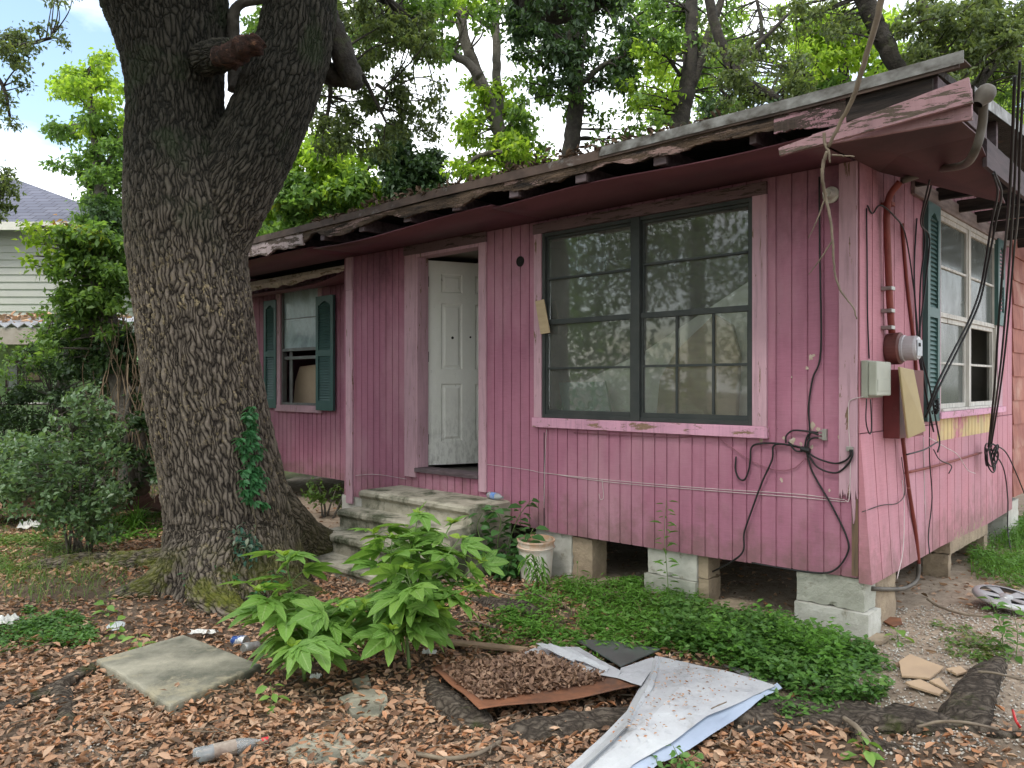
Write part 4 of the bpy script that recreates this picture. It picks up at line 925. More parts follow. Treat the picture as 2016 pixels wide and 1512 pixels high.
# ================================================================ ground
m = Nd('earth')
g1 = m.noise(3, 8, .65, m.coord((1, 1, 1))); c = m.ramp(g1, [(.3, (.06, .042, .03)), (.55, (.12, .085, .06)), (.75, (.20, .145, .10))])
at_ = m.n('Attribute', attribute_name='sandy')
dirt = m.ramp(m.noise(14, 8, .7), [(.3, (.22, .165, .12)), (.7, (.48, .39, .30))])  # dry dirt, lightened to make up for light missing under the house
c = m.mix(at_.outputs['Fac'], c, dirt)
peb = m.ramp(m.vor(55), [(.12, 1), (.2, 0)]); pm = m.ramp(m.noise(1.7, 4), [(.5, 0), (.6, 1)])
c = m.mix(m.math('MULTIPLY', m.math('MULTIPLY', peb, pm), m.math('MULTIPLY', at_.outputs['Fac'], .6)), c, (.48, .44, .38))
at2 = m.n('Attribute', attribute_name='green'); c = m.mix(at2.outputs['Fac'], c, (.05, .085, .02))
m.base(c); m.set(.95, 0, .2); m.bump(m.noise(30, 8, .7), .8, .02); M['earth'] = m.m
def axis(lo, hi, d0, dmax, c0):
    a = [c0]; d = d0
    while a[-1] < hi: a.append(a[-1]+d*(1 if a[-1] < c0+5 else 1.12**min(60, (len(a)-(5/d0))*.6))) if False else a.append(a[-1]+max(d0, (abs(a[-1]-c0)-4)*.12))
    b_ = [c0]
    while b_[-1] > lo: b_.append(b_[-1]-max(d0, (abs(b_[-1]-c0)-4)*.12))
    return np.array(b_[::-1][:-1]+a)
xs_ = axis(-350, 350, .045, 30, 0.); ys_ = axis(-40, 500, .045, 30, 5.)
X, Y = np.meshgrid(xs_, ys_); Z = gz(X, Y); nx, ny = len(xs_), len(ys_)
Z = Z+np.where((np.abs(X) < 6) & (Y < 11), .02*fbm(X*7, Y*7, 4), 0)
V = np.stack([X, Y, Z], -1).reshape(-1, 3)
i, j = np.meshgrid(np.arange(nx-1), np.arange(ny-1)); a = (j*nx+i).ravel(); Fq = np.stack([a, a+1, a+1+nx, a+nx], 1)
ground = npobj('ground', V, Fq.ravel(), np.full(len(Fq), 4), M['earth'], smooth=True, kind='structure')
def inpoly(px, py, poly):
    ins = np.zeros(len(px), bool); n = len(poly)
    for i in range(n):
        x0, y0_ = poly[i]; x1, y1_ = poly[(i+1) % n]
        cnd = ((y0_ > py) != (y1_ > py)) & (px < (x1-x0)*(py-y0_)/(y1_-y0_+1e-9)+x0); ins ^= cnd
    return ins
def proj(x, y, z): return 1008+FPX*x/y, 756-FPX*(z-CH)/y
_lx = lambda x, y: ((x-HC.x)*math.cos(HANG)+(y-HC.y)*math.sin(HANG), -(x-HC.x)*math.sin(HANG)+(y-HC.y)*math.cos(HANG))
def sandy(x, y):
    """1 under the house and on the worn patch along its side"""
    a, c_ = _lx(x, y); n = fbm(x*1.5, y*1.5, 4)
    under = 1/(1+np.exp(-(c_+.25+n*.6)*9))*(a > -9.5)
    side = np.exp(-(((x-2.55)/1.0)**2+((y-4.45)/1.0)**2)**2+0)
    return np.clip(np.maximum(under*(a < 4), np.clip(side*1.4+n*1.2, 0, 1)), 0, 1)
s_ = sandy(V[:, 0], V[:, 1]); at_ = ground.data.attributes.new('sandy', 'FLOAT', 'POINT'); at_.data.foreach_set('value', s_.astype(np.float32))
gr = np.clip((V[:, 1]-9)/6, 0, 1)*np.clip(.6+fbm(V[:, 0]*.8, V[:, 1]*.8)*2, 0, 1)*(1-s_)
at_ = ground.data.attributes.new('green', 'FLOAT', 'POINT'); at_.data.foreach_set('value', gr.astype(np.float32))

# ---------------------------------------------------------------- scattering of small leaf-like pieces
def rotm(yaw, pitch, roll):
    cy, sy, cp, sp, cr, sr = np.cos(yaw), np.sin(yaw), np.cos(pitch), np.sin(pitch), np.cos(roll), np.sin(roll)
    Rz = np.zeros((len(yaw), 3, 3)); Rx = Rz.copy(); Ry = Rz.copy()
    Rz[:, 0, 0] = cy; Rz[:, 0, 1] = -sy; Rz[:, 1, 0] = sy; Rz[:, 1, 1] = cy; Rz[:, 2, 2] = 1
    Rx[:, 0, 0] = 1; Rx[:, 1, 1] = cp; Rx[:, 1, 2] = -sp; Rx[:, 2, 1] = sp; Rx[:, 2, 2] = cp
    Ry[:, 1, 1] = 1; Ry[:, 0, 0] = cr; Ry[:, 0, 2] = sr; Ry[:, 2, 0] = -sr; Ry[:, 2, 2] = cr
    return Rz @ Rx @ Ry
def inst(T, F, P, Rm, S, uvt=None):
    """copies of template T (m,3) with polygons F (equal size) at points P; returns V, loops, sizes, uv"""
    n = len(P); m_ = len(T); V = np.einsum('nij,mj->nmi', Rm, T)*S[:, None, None]+P[:, None, :]
    F = np.asarray(F); L_ = (F[None]+(np.arange(n)*m_)[:, None, None]).reshape(-1); sz = np.full(n*len(F), F.shape[1])
    uv = None
    if uvt is not None: uv = np.tile(uvt[F.ravel()], (n, 1))
    return V.reshape(-1, 3), L_, sz, uv
def merge(parts):
    Vs, Ls, Ss, Us = [], [], [], []; o = 0
    for V, L_, s_, u in parts:
        Vs.append(V); Ls.append(L_+o); Ss.append(s_); o += len(V)
        if u is not None: Us.append(u)
    return np.vstack(Vs), np.concatenate(Ls), np.concatenate(Ss), (np.vstack(Us) if Us else None)
# leaf templates: along +y, base at origin, unit length
def leaf_t(w=.5, fold=.18, droop=.1, n=3, tip=1.):
    ys = np.linspace(0, 1, n+2); T = []; F = []
    for k, y in enumerate(ys):
        ww = w/2*math.sin(math.pi*min(1, y**.85))**.8 if 0 < k < n+1 else 0
        z = -droop*y*y
        if ww == 0: T.append((0, y, z))
        else: T += [(-ww, y, z+fold*ww), (0, y, z), (ww, y, z+fold*ww)]
    T = np.array(T); F.append((0, 2, 1, 1)); F = []
    F += [(0, 2, 1), (0, 3, 2)]
    for k in range(n-1):
        a = 1+3*k; c_ = a+3; F += [(a, a+1, c_+1), (a, c_+1, c_), (a+1, a+2, c_+2), (a+1, c_+2, c_+1)]
    a = 1+3*(n-1); e = len(T)-1; F += [(a, a+1, e), (a+1, a+2, e)]
    uv = np.stack([T[:, 0]/w+.5, T[:, 1]], 1); return T, np.array(F), uv
T_lit, F_lit, _ = leaf_t(.46, .9, -.12, 2)
T_oval, F_oval, U_oval = leaf_t(.55, .35, .18, 2)
T_small = np.array([(0, 0, 0), (-.24, .45, .06), (.24, .45, .06), (0, 1, -.05)]); F_small = np.array([(0, 2, 1), (1, 2, 3)])
T_small5 = np.array([(0, 0, 0), (-.26, .4, .08), (0, .5, 0), (.26, .4, .08), (0, 1, -.08)]); F_small5 = np.array([(0, 2, 1), (0, 3, 2), (1, 2, 4), (2, 3, 4)])

M['litter'] = leafmat('dry_leaf', [(.36, .19, .11), (.45, .27, .165), (.19, .11, .07), (.56, .38, .26), (.42, .19, .09), (.12, .075, .05), (.44, .30, .20), (.28, .16, .10)], .1, .7, spec=.3)
def litter_density(x, y):
    z = gz(x, y); px, py = proj(x, y, z); a, c_ = _lx(x, y)
    d = np.ones(len(x)); s_ = sandy(x, y); d *= 1-.93*np.clip(s_*1.2, 0, 1)
    n = fbm(x*1.2+3, y*1.2, 4)
    left = inpoly(px, py, [(-200, 1180), (230, 1180), (150, 1060), (120, 980), (-200, 950)]); d[left] *= np.clip(.45+n[left]*2, .1, 1)
    right = inpoly(px, py, [(1560, 1250), (2100, 1150), (2100, 1360), (1900, 1400), (1700, 1420), (1400, 1390)]); d[right] *= .10
    right2 = inpoly(px, py, [(1900, 1360), (2200, 1320), (2200, 1600), (1650, 1600), (1600, 1460)]); d[right2] *= .42
    far = np.clip((y-7.5)/3, 0, 1); d *= 1-.75*far
    return np.clip(d*(.78+n*1.7), 0, 1)
def scatter(N_, x0, x1, y0_, y1_, dens):
    # denser sampling near the camera
    u = rng.random(N_); y = y0_+(y1_-y0_)*u**1.5; x = x0+(x1-x0)*rng.random(N_)
    k = (np.abs(x) < y*.72+.4); x, y = x[k], y[k]; k = rng.random(len(x)) < dens(x, y); return x[k], y[k]
x, y = scatter(190000, -7, 4.5, 2.7, 11.5, litter_density); n = len(x)
lay = rng.random(n)**1.3*.028; P = np.stack([x, y, gz(x, y)+.004+lay+.01*fbm(x*7, y*7, 4)], 1)
rmx = rotm(rng.uniform(0, 6.28, n), rng.normal(0, .26, n), rng.normal(0, .45, n))
Sz = .026+.040*rng.random(n)**1.2; Sz[rng.random(n) < .15] *= .5
fl = rng.random(n) < .5; T2 = T_lit.copy(); T2[:, 2] *= -1
pa = inst(T_lit, F_lit, P[fl], rmx[fl], Sz[fl]); pb = inst(T2, F_lit, P[~fl], rmx[~fl], Sz[~fl])
Vv, Ll, Ss, _ = merge([pa, pb]); npobj('leaf_litter', Vv, Ll, Ss, M['litter'], kind='stuff', label='thick layer of fallen brown oak leaves covering the yard', cat='leaf litter')
# rotted crumbs and broken bits between the leaves
x, y = scatter(60000, -6, 4.5, 2.7, 8, litter_density); n = len(x); P = np.stack([x, y, gz(x, y)+.006+.02*rng.random(n)], 1)
Vv, Ll, Ss, _ = inst(T_small5*np.array([1, .7, 1]), F_small5, P, rotm(rng.uniform(0, 6.28, n), rng.normal(0, .4, n), rng.normal(0, .4, n)), rng.uniform(.008, .028, n)); npobj('leaf_crumbs', Vv, Ll, Ss, leafmat('rotted_leaf', [(.12, .08, .06), (.07, .05, .04), (.26, .19, .14), (.05, .038, .03)], .05, .85), kind='stuff', label='rotted broken leaf crumbs mixed into the litter', cat='leaf litter')
# leaf litter caught on the roof edge
n = 1100; xx = rng.uniform(-4.8, -.5, n); yy = -EO+rng.uniform(-.02, .25, n); zz = ez+.055+rng.random(n)**2*.06*(1+np.sin(xx*3))*.6
Pw = np.array([H((a, c_, d)) for a, c_, d in zip(xx, yy, zz)]); Vv, Ll, Ss, _ = inst(T_lit, F_lit, Pw, rotm(rng.uniform(0, 6.28, n), rng.normal(0, .6, n), rng.normal(0, .6, n)), rng.uniform(.03, .07, n))
npobj('roof_litter', Vv, Ll, Ss, simple('old_litter', (.13, .085, .055), (.07, .05, .035), rough=.95), kind='stuff', label='brown leaves and twigs piled along the roof edge', cat='leaf litter')
# pebbles and shell grit on the worn ground at the right
def stones(N_, poly, smin, smax, name, mat_, lbl):
    xs, ys = [], []
    while sum(map(len, xs)) < N_:
        x = rng.uniform(-5, 5, 6000); y = rng.uniform(3, 9, 6000); px, py = proj(x, y, gz(x, y)); k = inpoly(px, py, poly); xs.append(x[k]); ys.append(y[k])
    x = np.concatenate(xs)[:N_]; y = np.concatenate(ys)[:N_]
    T = np.array([(1, 0, 0), (0, 1, 0), (-1, .1, 0), (0, -1, 0), (.1, 0, .6), (0, 0, -.5)]); Ft = np.array([(0,1,4), (1,2,4), (2,3,4), (3,0,4), (1,0,5), (2,1,5), (3,2,5), (0,3,5)])
    P = np.stack([x, y, gz(x, y)+.006+.02*fbm(x*7, y*7, 4)], 1)
    Vv, Ll, Ss, _ = inst(T, Ft, P, rotm(rng.uniform(0, 6.28, N_), rng.normal(0, .4, N_), rng.normal(0, .4, N_)), rng.uniform(smin, smax, N_)*.7)
    npobj(name, Vv, Ll, Ss, mat_, kind='stuff', label=lbl, cat='gravel')
peb = leafmat('pebble', [(.5, .46, .4), (.3, .25, .2), (.62, .6, .55), (.22, .17, .13)], 0, .8)
stones(4200, [(1560, 1250), (1740, 1200), (2016, 1180), (2016, 1500), (1750, 1512), (1620, 1400)], .004, .015, 'shell_grit', peb, 'pale shell grit scattered over the bare dirt at the right')
stones(260, [(130, 1420), (300, 1400), (300, 1500), (100, 1512)], .006, .02, 'broken_grit', peb, 'pale crumbs of rubble between leaves at lower left')

# ---------------------------------------------------------------- slabs and stones
def flat(name, pts, h, th, mat_, label, cat, amp=.004, group=None, bevel=.006, parent=None, tilt=None):
    G_ = [gd(x, y) for x, y in pts]; z = sum(p.z for p in G_)/len(G_)+h
    P_ = []
    for i in range(len(G_)):
        a, c_ = G_[i], G_[(i+1) % len(G_)]; n = max(1, int((c_-a).length/.06))
        for k in range(n): q = a.lerp(c_, k/n); P_.append(Vector((q.x+random.uniform(-amp, amp), q.y+random.uniform(-amp, amp), (z if tilt is None else q.z+h+tilt*0)+random.uniform(-amp, amp)*.2)))
    b_ = MB(); b_.prism(P_, (0, 0, -th)); return b_.build(name, mat_, parent, bevel=bevel, label=label, cat=cat, group=group)
M['slab'] = simple('slab_concrete', (.34, .32, .25), (.11, .11, .085), 3.2, rough=.9, bump=.8, bd=.006, bs=60, third=(.30, .27, .19), t3=(.55, .62))
flat('concrete_slab', [(190, 1320), (362, 1266), (516, 1333), (333, 1416)], .055, .075, M['slab'], 'square mossy concrete slab lying in the leaves', 'slab', .006, bevel=.012)
GS = 'flat stones in the leaves'
flat('stepping_stone', [(668, 1386), (720, 1366), (758, 1372), (764, 1402), (742, 1424), (695, 1418)], .03, .05, M['slab'], 'flat grey stone in front of the leafy weed', 'stone', .006, GS)
flat('stepping_stone', [(690, 1352), (724, 1338), (732, 1352), (708, 1366)], .025, .04, M['slab'], 'smallest flat stone under the leafy weed', 'stone', .005, GS)
flat('stepping_stone', [(560, 1486), (610, 1458), (670, 1452), (712, 1482), (660, 1508), (570, 1510)], .02, .04, M['slab'], 'flat stone near the bottom edge left of centre', 'stone', .006, GS)
flat('stepping_stone', [(682, 1496), (720, 1484), (778, 1490), (786, 1512), (690, 1516)], .02, .04, M['slab'], 'flat stone cut by the bottom edge under the weeds', 'stone', .006, GS)
M['tile'] = simple('tan_tile', (.50, .36, .23), (.42, .30, .2), 4, rough=.8, third=(.2, .13, .09), t3=(.6, .64))
GT = 'broken tan tile shards'
for lb, pts in (('largest upper tan tile shard beside the weed patch', [(1770, 1316), (1790, 1303), (1858, 1326), (1830, 1347), (1775, 1342)]), ('lower left tan tile shard at the edge of the weed patch', [(1782, 1356), (1812, 1346), (1858, 1376), (1850, 1382), (1790, 1366)]),
                ('narrow pointed tan tile shard', [(1830, 1352), (1850, 1350), (1876, 1378), (1866, 1376)]), ('small square tan tile shard by the root', [(1862, 1328), (1890, 1322), (1904, 1336), (1884, 1342)])): flat('tile_shard', pts, .03, .012, M['tile'], lb, 'tile shard', .003, GT, .002)
flat('flat_stone', [(1700, 1262), (1725, 1254), (1752, 1264), (1735, 1274), (1705, 1272)], .03, .03, M['blocktan'], 'tan flat stone at the foot of the corner pier', 'stone')
flat('flat_stone', [(1415, 1196), (1440, 1186), (1490, 1198), (1470, 1208), (1420, 1206)], .04, .03, M['blocktan'], 'tan flat stone just under the house behind the weeds', 'stone')
M['rust'] = simple('rusty_metal', (.24, .10, .05), (.13, .06, .035), 6, rough=.8, metal=.1, bump=.4, third=(.07, .045, .035), t3=(.55, .7))
flat('rusty_plate', [(1484, 1312), (1500, 1300), (1530, 1302), (1552, 1318), (1545, 1335), (1515, 1336)], .02, .01, M['rust'], 'rusty plate between the white sheet and the weed patch', 'metal plate')
flat('rusty_plate', [(1736, 1228), (1748, 1222), (1774, 1224), (1778, 1236), (1756, 1242)], .02, .01, M['rust'], 'small rusty lid beside the tan pier', 'metal lid')
# rusty sheet heaped with leaves
rs = gd(1040, 1350); C4 = [gd(850, 1318, .07), gd(944, 1404, .10), gd(1258, 1352, .10), gd(1060, 1280, .05)]
sheet = emp('rusty_sheet', rs, 0, label='square rusty metal sheet heaped with dead leaves', cat='metal sheet')
b = MB(); rows_ = []; nn = 24
zc = sum(c_.z for c_ in C4)/4
for i in range(nn+1):
    u = i/nn; row = []
    for j in range(nn+1):
        v = j/nn; p = C4[0].lerp(C4[1], v).lerp(C4[3].lerp(C4[2], v), u); e = min(u, 1-u, v, 1-v)
        row.append((p.x, p.y, p.z-.02*min(1, e*6)+.010*math.sin(u*7+1)*(e < .06)+.004*math.sin(v*11)))
    rows_.append(row)
b.grid(rows_); b.build('sheet', M['rust'], sheet, smooth=True, solid=.004)
n = 5200; u = .07+.86*rng.random(n); v = .05+.74*rng.random(n)**.8
Pn = np.array([C4[0].lerp(C4[1], b_).lerp(C4[3].lerp(C4[2], b_), a) for a, b_ in zip(u, v)]); d = np.minimum(np.minimum(u, 1-u), np.minimum(v, .85-v)).clip(0, .3)
k = rng.random(n) < np.clip(d*9, .05, 1); Pn, d = Pn[k], d[k]; n = len(Pn); Pn[:, 2] += -.012+d*.17*rng.random(n)**.5
Vv, Ll, Ss, _ = inst(T_lit, F_lit, Pn, rotm(rng.uniform(0, 6.28, n), rng.normal(0, .5, n), rng.normal(0, .6, n)), rng.uniform(.02, .05, n))
npobj('leaf_heap', Vv, Ll, Ss, leafmat('dark_dry_leaf', [(.20, .12, .08), (.28, .17, .11), (.12, .07, .05), (.38, .25, .17)], .05, .8), None, kind='stuff', label='heap of crumbled dead leaves on the rusty sheet', cat='leaf litter')
# white plastic sheet
M['wsheet'] = simple('white_plastic', (.47, .485, .50), (.36, .37, .39), 4, (1, 1, 1), rough=.4, bump=.8, bd=.012, bs=14, third=(.20, .18, .15), t3=(.57, .72))
M['bluesheet'] = simple('bluish_plastic', (.36, .42, .53), (.3, .36, .46), 3, rough=.35)
ws = emp('plastic_sheet', gd(1320, 1420), 0, label='torn white plastic sheet bent over a root in the foreground', cat='plastic sheet')
def sheetpoly(name, rings, mat_, parent, solid=.0015):
    """loft between two pixel polylines with heights; rings: list of [(px,py,h),...] equal length"""
    b_ = MB(); Pp = [[gd(x, y, h) for x, y, h in r_] for r_ in rings]
    def lin(P, n=7): return np.array([np.array(P[i])*(1-t)+np.array(P[i+1])*t for i in range(len(P)-1) for t in np.arange(n)/n]+[np.array(P[-1])])
    rr_ = [lin([tuple(p) for p in r_]) for r_ in Pp]; cols = [lin([tuple(r_[i]) for r_ in rr_]) for i in range(len(rr_[0]))]
    rows_ = [[tuple(cols[i][k]) for i in range(len(cols))] for k in range(len(cols[0]))]
    rows_ = [[(x+.0, y, z+.012*float(fbm(np.array(x*9.), np.array(y*9.), 3))) for x, y, z in r_] for r_ in rows_]
    b_.grid(rows_); return b_.build(name, mat_, parent, smooth=False, solid=solid)
sheetpoly('main_sheet', [[(1292, 1294, .05), (1370, 1311, .08), (1450, 1331, .09), (1528, 1350, .08)], [(1262, 1353, .09), (1340, 1360, .12), (1420, 1366, .11), (1498, 1370, .08)], [(1234, 1402, .10), (1290, 1408, .13), (1340, 1411, .12), (1392, 1412, .09)], [(1192, 1450, .09), (1235, 1456, .11), (1280, 1460, .10), (1324, 1461, .08)], [(1126, 1512, .06), (1162, 1513, .07), (1202, 1514, .07), (1246, 1514, .06)], [(1070, 1570, .04), (1105, 1572, .05), (1150, 1574, .05), (1190, 1574, .04)]], M['wsheet'], ws)
sheetpoly('upper_sheet', [[(1008, 1297, .07), (1060, 1276, .06), (1140, 1276, .06)], [(1080, 1312, .09), (1120, 1302, .08), (1170, 1296, .07)], [(1215, 1336, .11), (1219, 1332, .11), (1223, 1328, .11)]], M['wsheet'], ws)
sheetpoly('upper_sheet', [[(1215, 1336, .11), (1223, 1322, .09), (1285, 1300, .07)], [(1262, 1352, .12), (1275, 1335, .12), (1295, 1312, .09)]], M['wsheet'], ws)
sheetpoly('fold', [[(1290, 1296, .08), (1266, 1352, .11), (1222, 1432, .11), (1110, 1540, .06)], [(1297, 1298, .09), (1276, 1352, .135), (1232, 1432, .135), (1120, 1540, .08)], [(1302, 1300, .06), (1286, 1354, .11), (1242, 1434, .10), (1134, 1540, .05)]], M['wsheet'], ws)
sheetpoly('underside_strip', [[(1530, 1350, .077), (1498, 1368, .077), (1390, 1410, .086), (1320, 1459, .076), (1240, 1512, .056), (1186, 1572, .036)], [(1540, 1360, .07), (1504, 1380, .06), (1444, 1419, .055), (1358, 1478, .05), (1297, 1514, .045), (1246, 1560, .035)]], M['bluesheet'], ws)
for k in range(5):
    x0 = 1055+k*16; sheetpoly('torn_flap', [[(x0, 1270+k*4, .09), (x0+30, 1284+k*5, .11), (x0+75, 1302+k*5, .11)], [(x0+12, 1268+k*3, .11), (x0+45, 1279+k*5, .12), (x0+80, 1298+k*5, .115)]], M['wsheet'], ws, .002)
n = 260; xx = rng.uniform(-.2, 1.4, 3000); yy = rng.uniform(3.2, 4.9, 3000); pxx, pyy = proj(xx, yy, gz(xx, yy)+.1); k = inpoly(pxx, pyy, [(1300, 1305), (1500, 1352), (1390, 1405), (1250, 1490), (1190, 1480), (1270, 1370)]); xx, yy = xx[k][:n], yy[k][:n]; n = len(xx)
Vv, Ll, Ss, _ = inst(T_lit, F_lit, np.stack([xx, yy, gz(xx, yy)+.125+.02*rng.random(n)], 1), rotm(rng.uniform(0, 6.28, n), rng.normal(0, .15, n), rng.normal(0, .15, n)), rng.uniform(.005, .022, n)); npobj('leaf_crumbs', Vv, Ll, Ss, M['twig_'] if 'twig_' in M else M['litter'], kind='stuff', label='brown leaf crumbs sprinkled on the white sheet', cat='leaf litter')
flat('glassy_board', [(1135, 1276), (1200, 1272), (1300, 1296), (1222, 1338)], .045, .01, simple('dark_glassy_panel', (.09, .105, .10), (.06, .07, .065), 3, rough=.3), 'dark grey panel showing between the torn white sheet halves', 'panel', .001)
flat('grey_panel', [(1420, 1320), (1520, 1335), (1562, 1356), (1500, 1366)], .025, .01, simple('grey_sheet', (.2, .2, .2), (.13, .13, .12), 4, rough=.6), 'grey sheet edge under the right corner of the white sheet', 'panel', .002)  # plain grey sheet lying under the white one
p0, p1 = gd(846, 1266, .03), gd(1036, 1286, .035)
b = MB(); d = (p1-p0).normalized(); s2 = Vector((-d.y, d.x, 0))*.035
b.prism([p0-s2, p1-s2, p1+s2*.8, p0+s2], (0, 0, .018)); b.build('wood_plank', simple('plank_wood', (.3, .21, .13), (.2, .14, .09), 5, (1, 6, 6), .8), bevel=.003, label='narrow bare wood plank behind the rusty sheet', cat='plank')
# roots above the ground
m = Nd('root_bark'); vv = m.n('TexVoronoi', feature='DISTANCE_TO_EDGE'); vv.inputs['Scale'].default_value = 26; dn = m.n('TexNoise'); dn.inputs['Scale'].default_value = 8; m.l(m.tc.outputs['Object'], dn.inputs[0]); wx = m.n('Mix', data_type='VECTOR'); wx.inputs[0].default_value = .15; m.l(m.tc.outputs['Object'], wx.inputs[4]); m.l(dn.outputs['Color'], wx.inputs[5]); m.l(m.coord((.5, 1, 1), wx.outputs[1]), vv.inputs[0])
pl = m.ramp(vv.outputs['Distance'], [(0, 0), (.15, .6), (.4, 1)]); fn_ = m.noise(40, 8, .75); hh_ = m.math('ADD', m.math('MULTIPLY', pl, .5), fn_)
c = m.ramp(hh_, [(.3, (.02, .016, .013)), (.75, (.10, .08, .063)), (1.2, (.2, .165, .13))]); c = m.mix(m.ramp(m.noise(4, 6, .7), [(.55, 0), (.66, .8)]), c, (.065, .08, .022)); c = m.mix(m.ramp(m.noise(6, 7, .8, m.coord((1, 1, 1), rot=(1, 1, 0))), [(.58, 0), (.66, .7)]), c, (.20, .155, .115))
m.base(c); m.set(.95, 0, .2); m.bump(hh_, 1, .03); M['root'] = m.m
M['twig'] = simple('twig_wood', (.22, .18, .13), (.13, .1, .075), 12, rough=.9)
def root(label, pts, cat='root', group='roots above the ground', mat_=None, n=16, name='root', sm=8, rough_=.34):
    C0 = [gd(x, y, h) for x, y, h, r_ in pts]; P = crom([(*c_, p[3]) for c_, p in zip(C0, pts)], sm)
    rr_ = P[:, 3]; b_ = MB(); b_.tube([Vector(p[:3]) for p in P], list(rr_), n)
    V_ = np.array(b_.V).reshape(len(P), n, 3); ctr = P[:, None, :3]
    kx = np.arange(len(P))[:, None]*.35+np.zeros((1, n)); ky = np.arange(n)[None]*.9+np.zeros((len(P), 1)); f = 1+rough_*2*fbm(kx+pts[0][0], ky, 3)+.16*np.sin(ky*1.4+kx*.3)*(n > 10)
    V_ = ctr+(V_-ctr)*f[..., None]*np.array([1.15, 1.15, .72] if n > 10 else [1, 1, 1]); b_.V = [tuple(v) for v in V_.reshape(-1, 3)]
    return b_.build(name, mat_ or M['root'], smooth=True, label=label, cat=cat, group=group)
root('thick knobbly root lump propping the left corner of the rusty sheet', [(850, 1345, -.02, .06), (880, 1390, -.01, .09), (920, 1430, -.01, .10), (965, 1452, -.04, .07), (990, 1470, -.08, .05)])
root('long mossy root in front of the rusty sheet', [(960, 1470, -.04, .05), (1030, 1455, .0, .07), (1120, 1440, .0, .08), (1210, 1425, .0, .085), (1330, 1418, -.02, .08)])
root('massive flat root running across the lower right', [(1380, 1418, -.03, .08), (1480, 1424, -.02, .10), (1600, 1430, -.03, .11), (1720, 1432, -.03, .12), (1830, 1440, -.04, .12), (1900, 1450, -.08, .08)])
root('smaller grey root lying along the massive flat root', [(1440, 1458, -.02, .04), (1500, 1455, -.01, .05), (1560, 1462, -.03, .045), (1640, 1490, -.05, .03)])
root('gnarled root rising at the right towards the weeds', [(1880, 1460, -.06, .08), (1900, 1420, .0, .085), (1925, 1370, .02, .075), (1950, 1325, .02, .06), (1965, 1305, -.02, .045)])
root('dark root reaching in from the lower left', [(-40, 1415, .0, .04), (40, 1385, .0, .045), (110, 1358, .0, .05), (160, 1335, -.0, .05), (195, 1315, -.02, .045)])
root('short root bending down below the slab corner', [(112, 1360, .0, .05), (128, 1400, .0, .05), (140, 1440, -.01, .045), (175, 1460, -.04, .03)])
root('dark root hump between the leafy weed and the bucket', [(930, 1190, -.03, .06), (985, 1200, .0, .09), (1040, 1215, -.01, .09), (1075, 1235, -.06, .06)])
root('thin root curving under the slab towards the stones', [(190, 1462, -.01, .012), (240, 1450, .01, .014), (290, 1430, .01, .012), (320, 1425, -.01, .01)], n=8)
root('thin rootlet crossing the leaves left of the white sheet', [(1000, 1500, -.01, .012), (1060, 1480, .005, .014), (1120, 1490, .0, .012), (1160, 1470, -.02, .01)], n=8)
root('knobbly side root sinking into the soil below the flat root', [(1690, 1440, .02, .05), (1720, 1465, .0, .045), (1770, 1485, -.02, .035), (1830, 1490, -.05, .02)])
root('rootlet running from the gnarled root to the right edge', [(1915, 1440, .0, .03), (1960, 1455, .0, .025), (2030, 1450, -.01, .02)], n=10)
GT2 = 'fallen sticks on the ground'
for lb, pts, r_ in (('brown stick leaning on the massive flat root', [(1662, 1416, .08), (1690, 1445, .09), (1724, 1482, .03)], .012), ('crooked thin stick across the gnarled root', [(1806, 1440, .1), (1850, 1428, .12), (1900, 1425, .13), (1965, 1440, .05)], .007),
                    ('pale branch lying near the bottom edge at centre', [(820, 1492, .03), (880, 1502, .03), (940, 1490, .04), (985, 1465, .03)], .010), ('bent twig behind the leafy weed', [(975, 1165, .08), (1010, 1172, .08), (1050, 1170, .07), (1082, 1182, .04)], .007),
                    ('forked twig hanging over the dark root hump', [(880, 1232, .03), (930, 1225, .05), (975, 1238, .05)], .005), ('dark twig on top of the white sheet', [(1400, 1400, .14), (1408, 1392, .15), (1430, 1386, .14)], .003),
                    ('long dark branch beside the hubcap', [(1825, 1180, .06), (1850, 1198, .03), (1900, 1210, .03), (1960, 1216, .03)], .008), ('thin pale stick between the roots at lower left', [(205, 1415, .04), (222, 1440, .05), (232, 1452, .03)], .005),
                    ('stick at the right edge over the gnarled root', [(1925, 1325, .1), (1960, 1330, .11), (2016, 1340, .08)], .006)):
    root(lb, [(x, y, h, r_) for x, y, h in pts], 'stick', GT2, M['twig'], 7, 'stick')
n = 500; x, y = scatter(2600, -5, 4, 2.9, 8, litter_density); x, y = x[:n], y[:n]; b = MB()
for a, c_ in zip(x, y):
    th = random.uniform(0, 6.28); L_ = random.uniform(.05, .2); z = float(gz(a, c_))+.03+random.random()*.012
    b.tube([(a, c_, z), (a+L_*.5*math.cos(th), c_+L_*.5*math.sin(th), z+.008), (a+L_*math.cos(th+.3), c_+L_*math.sin(th+.3), z)], random.uniform(.001, .0028), 4)
b.build('twig_litter', M['twig'], kind='stuff', label='small broken twigs strewn through the fallen leaves', cat='twigs')
root('red plastic stick at the right edge of the yard', [(1994, 1404, .05, .006), (2000, 1420, .06, .006), (2008, 1438, .03, .006)], 'stick', None, simple('red_plastic', (.55, .03, .03), (.45, .03, .03), rough=.4, bump=0), 8, 'red_stick', rough_=0)
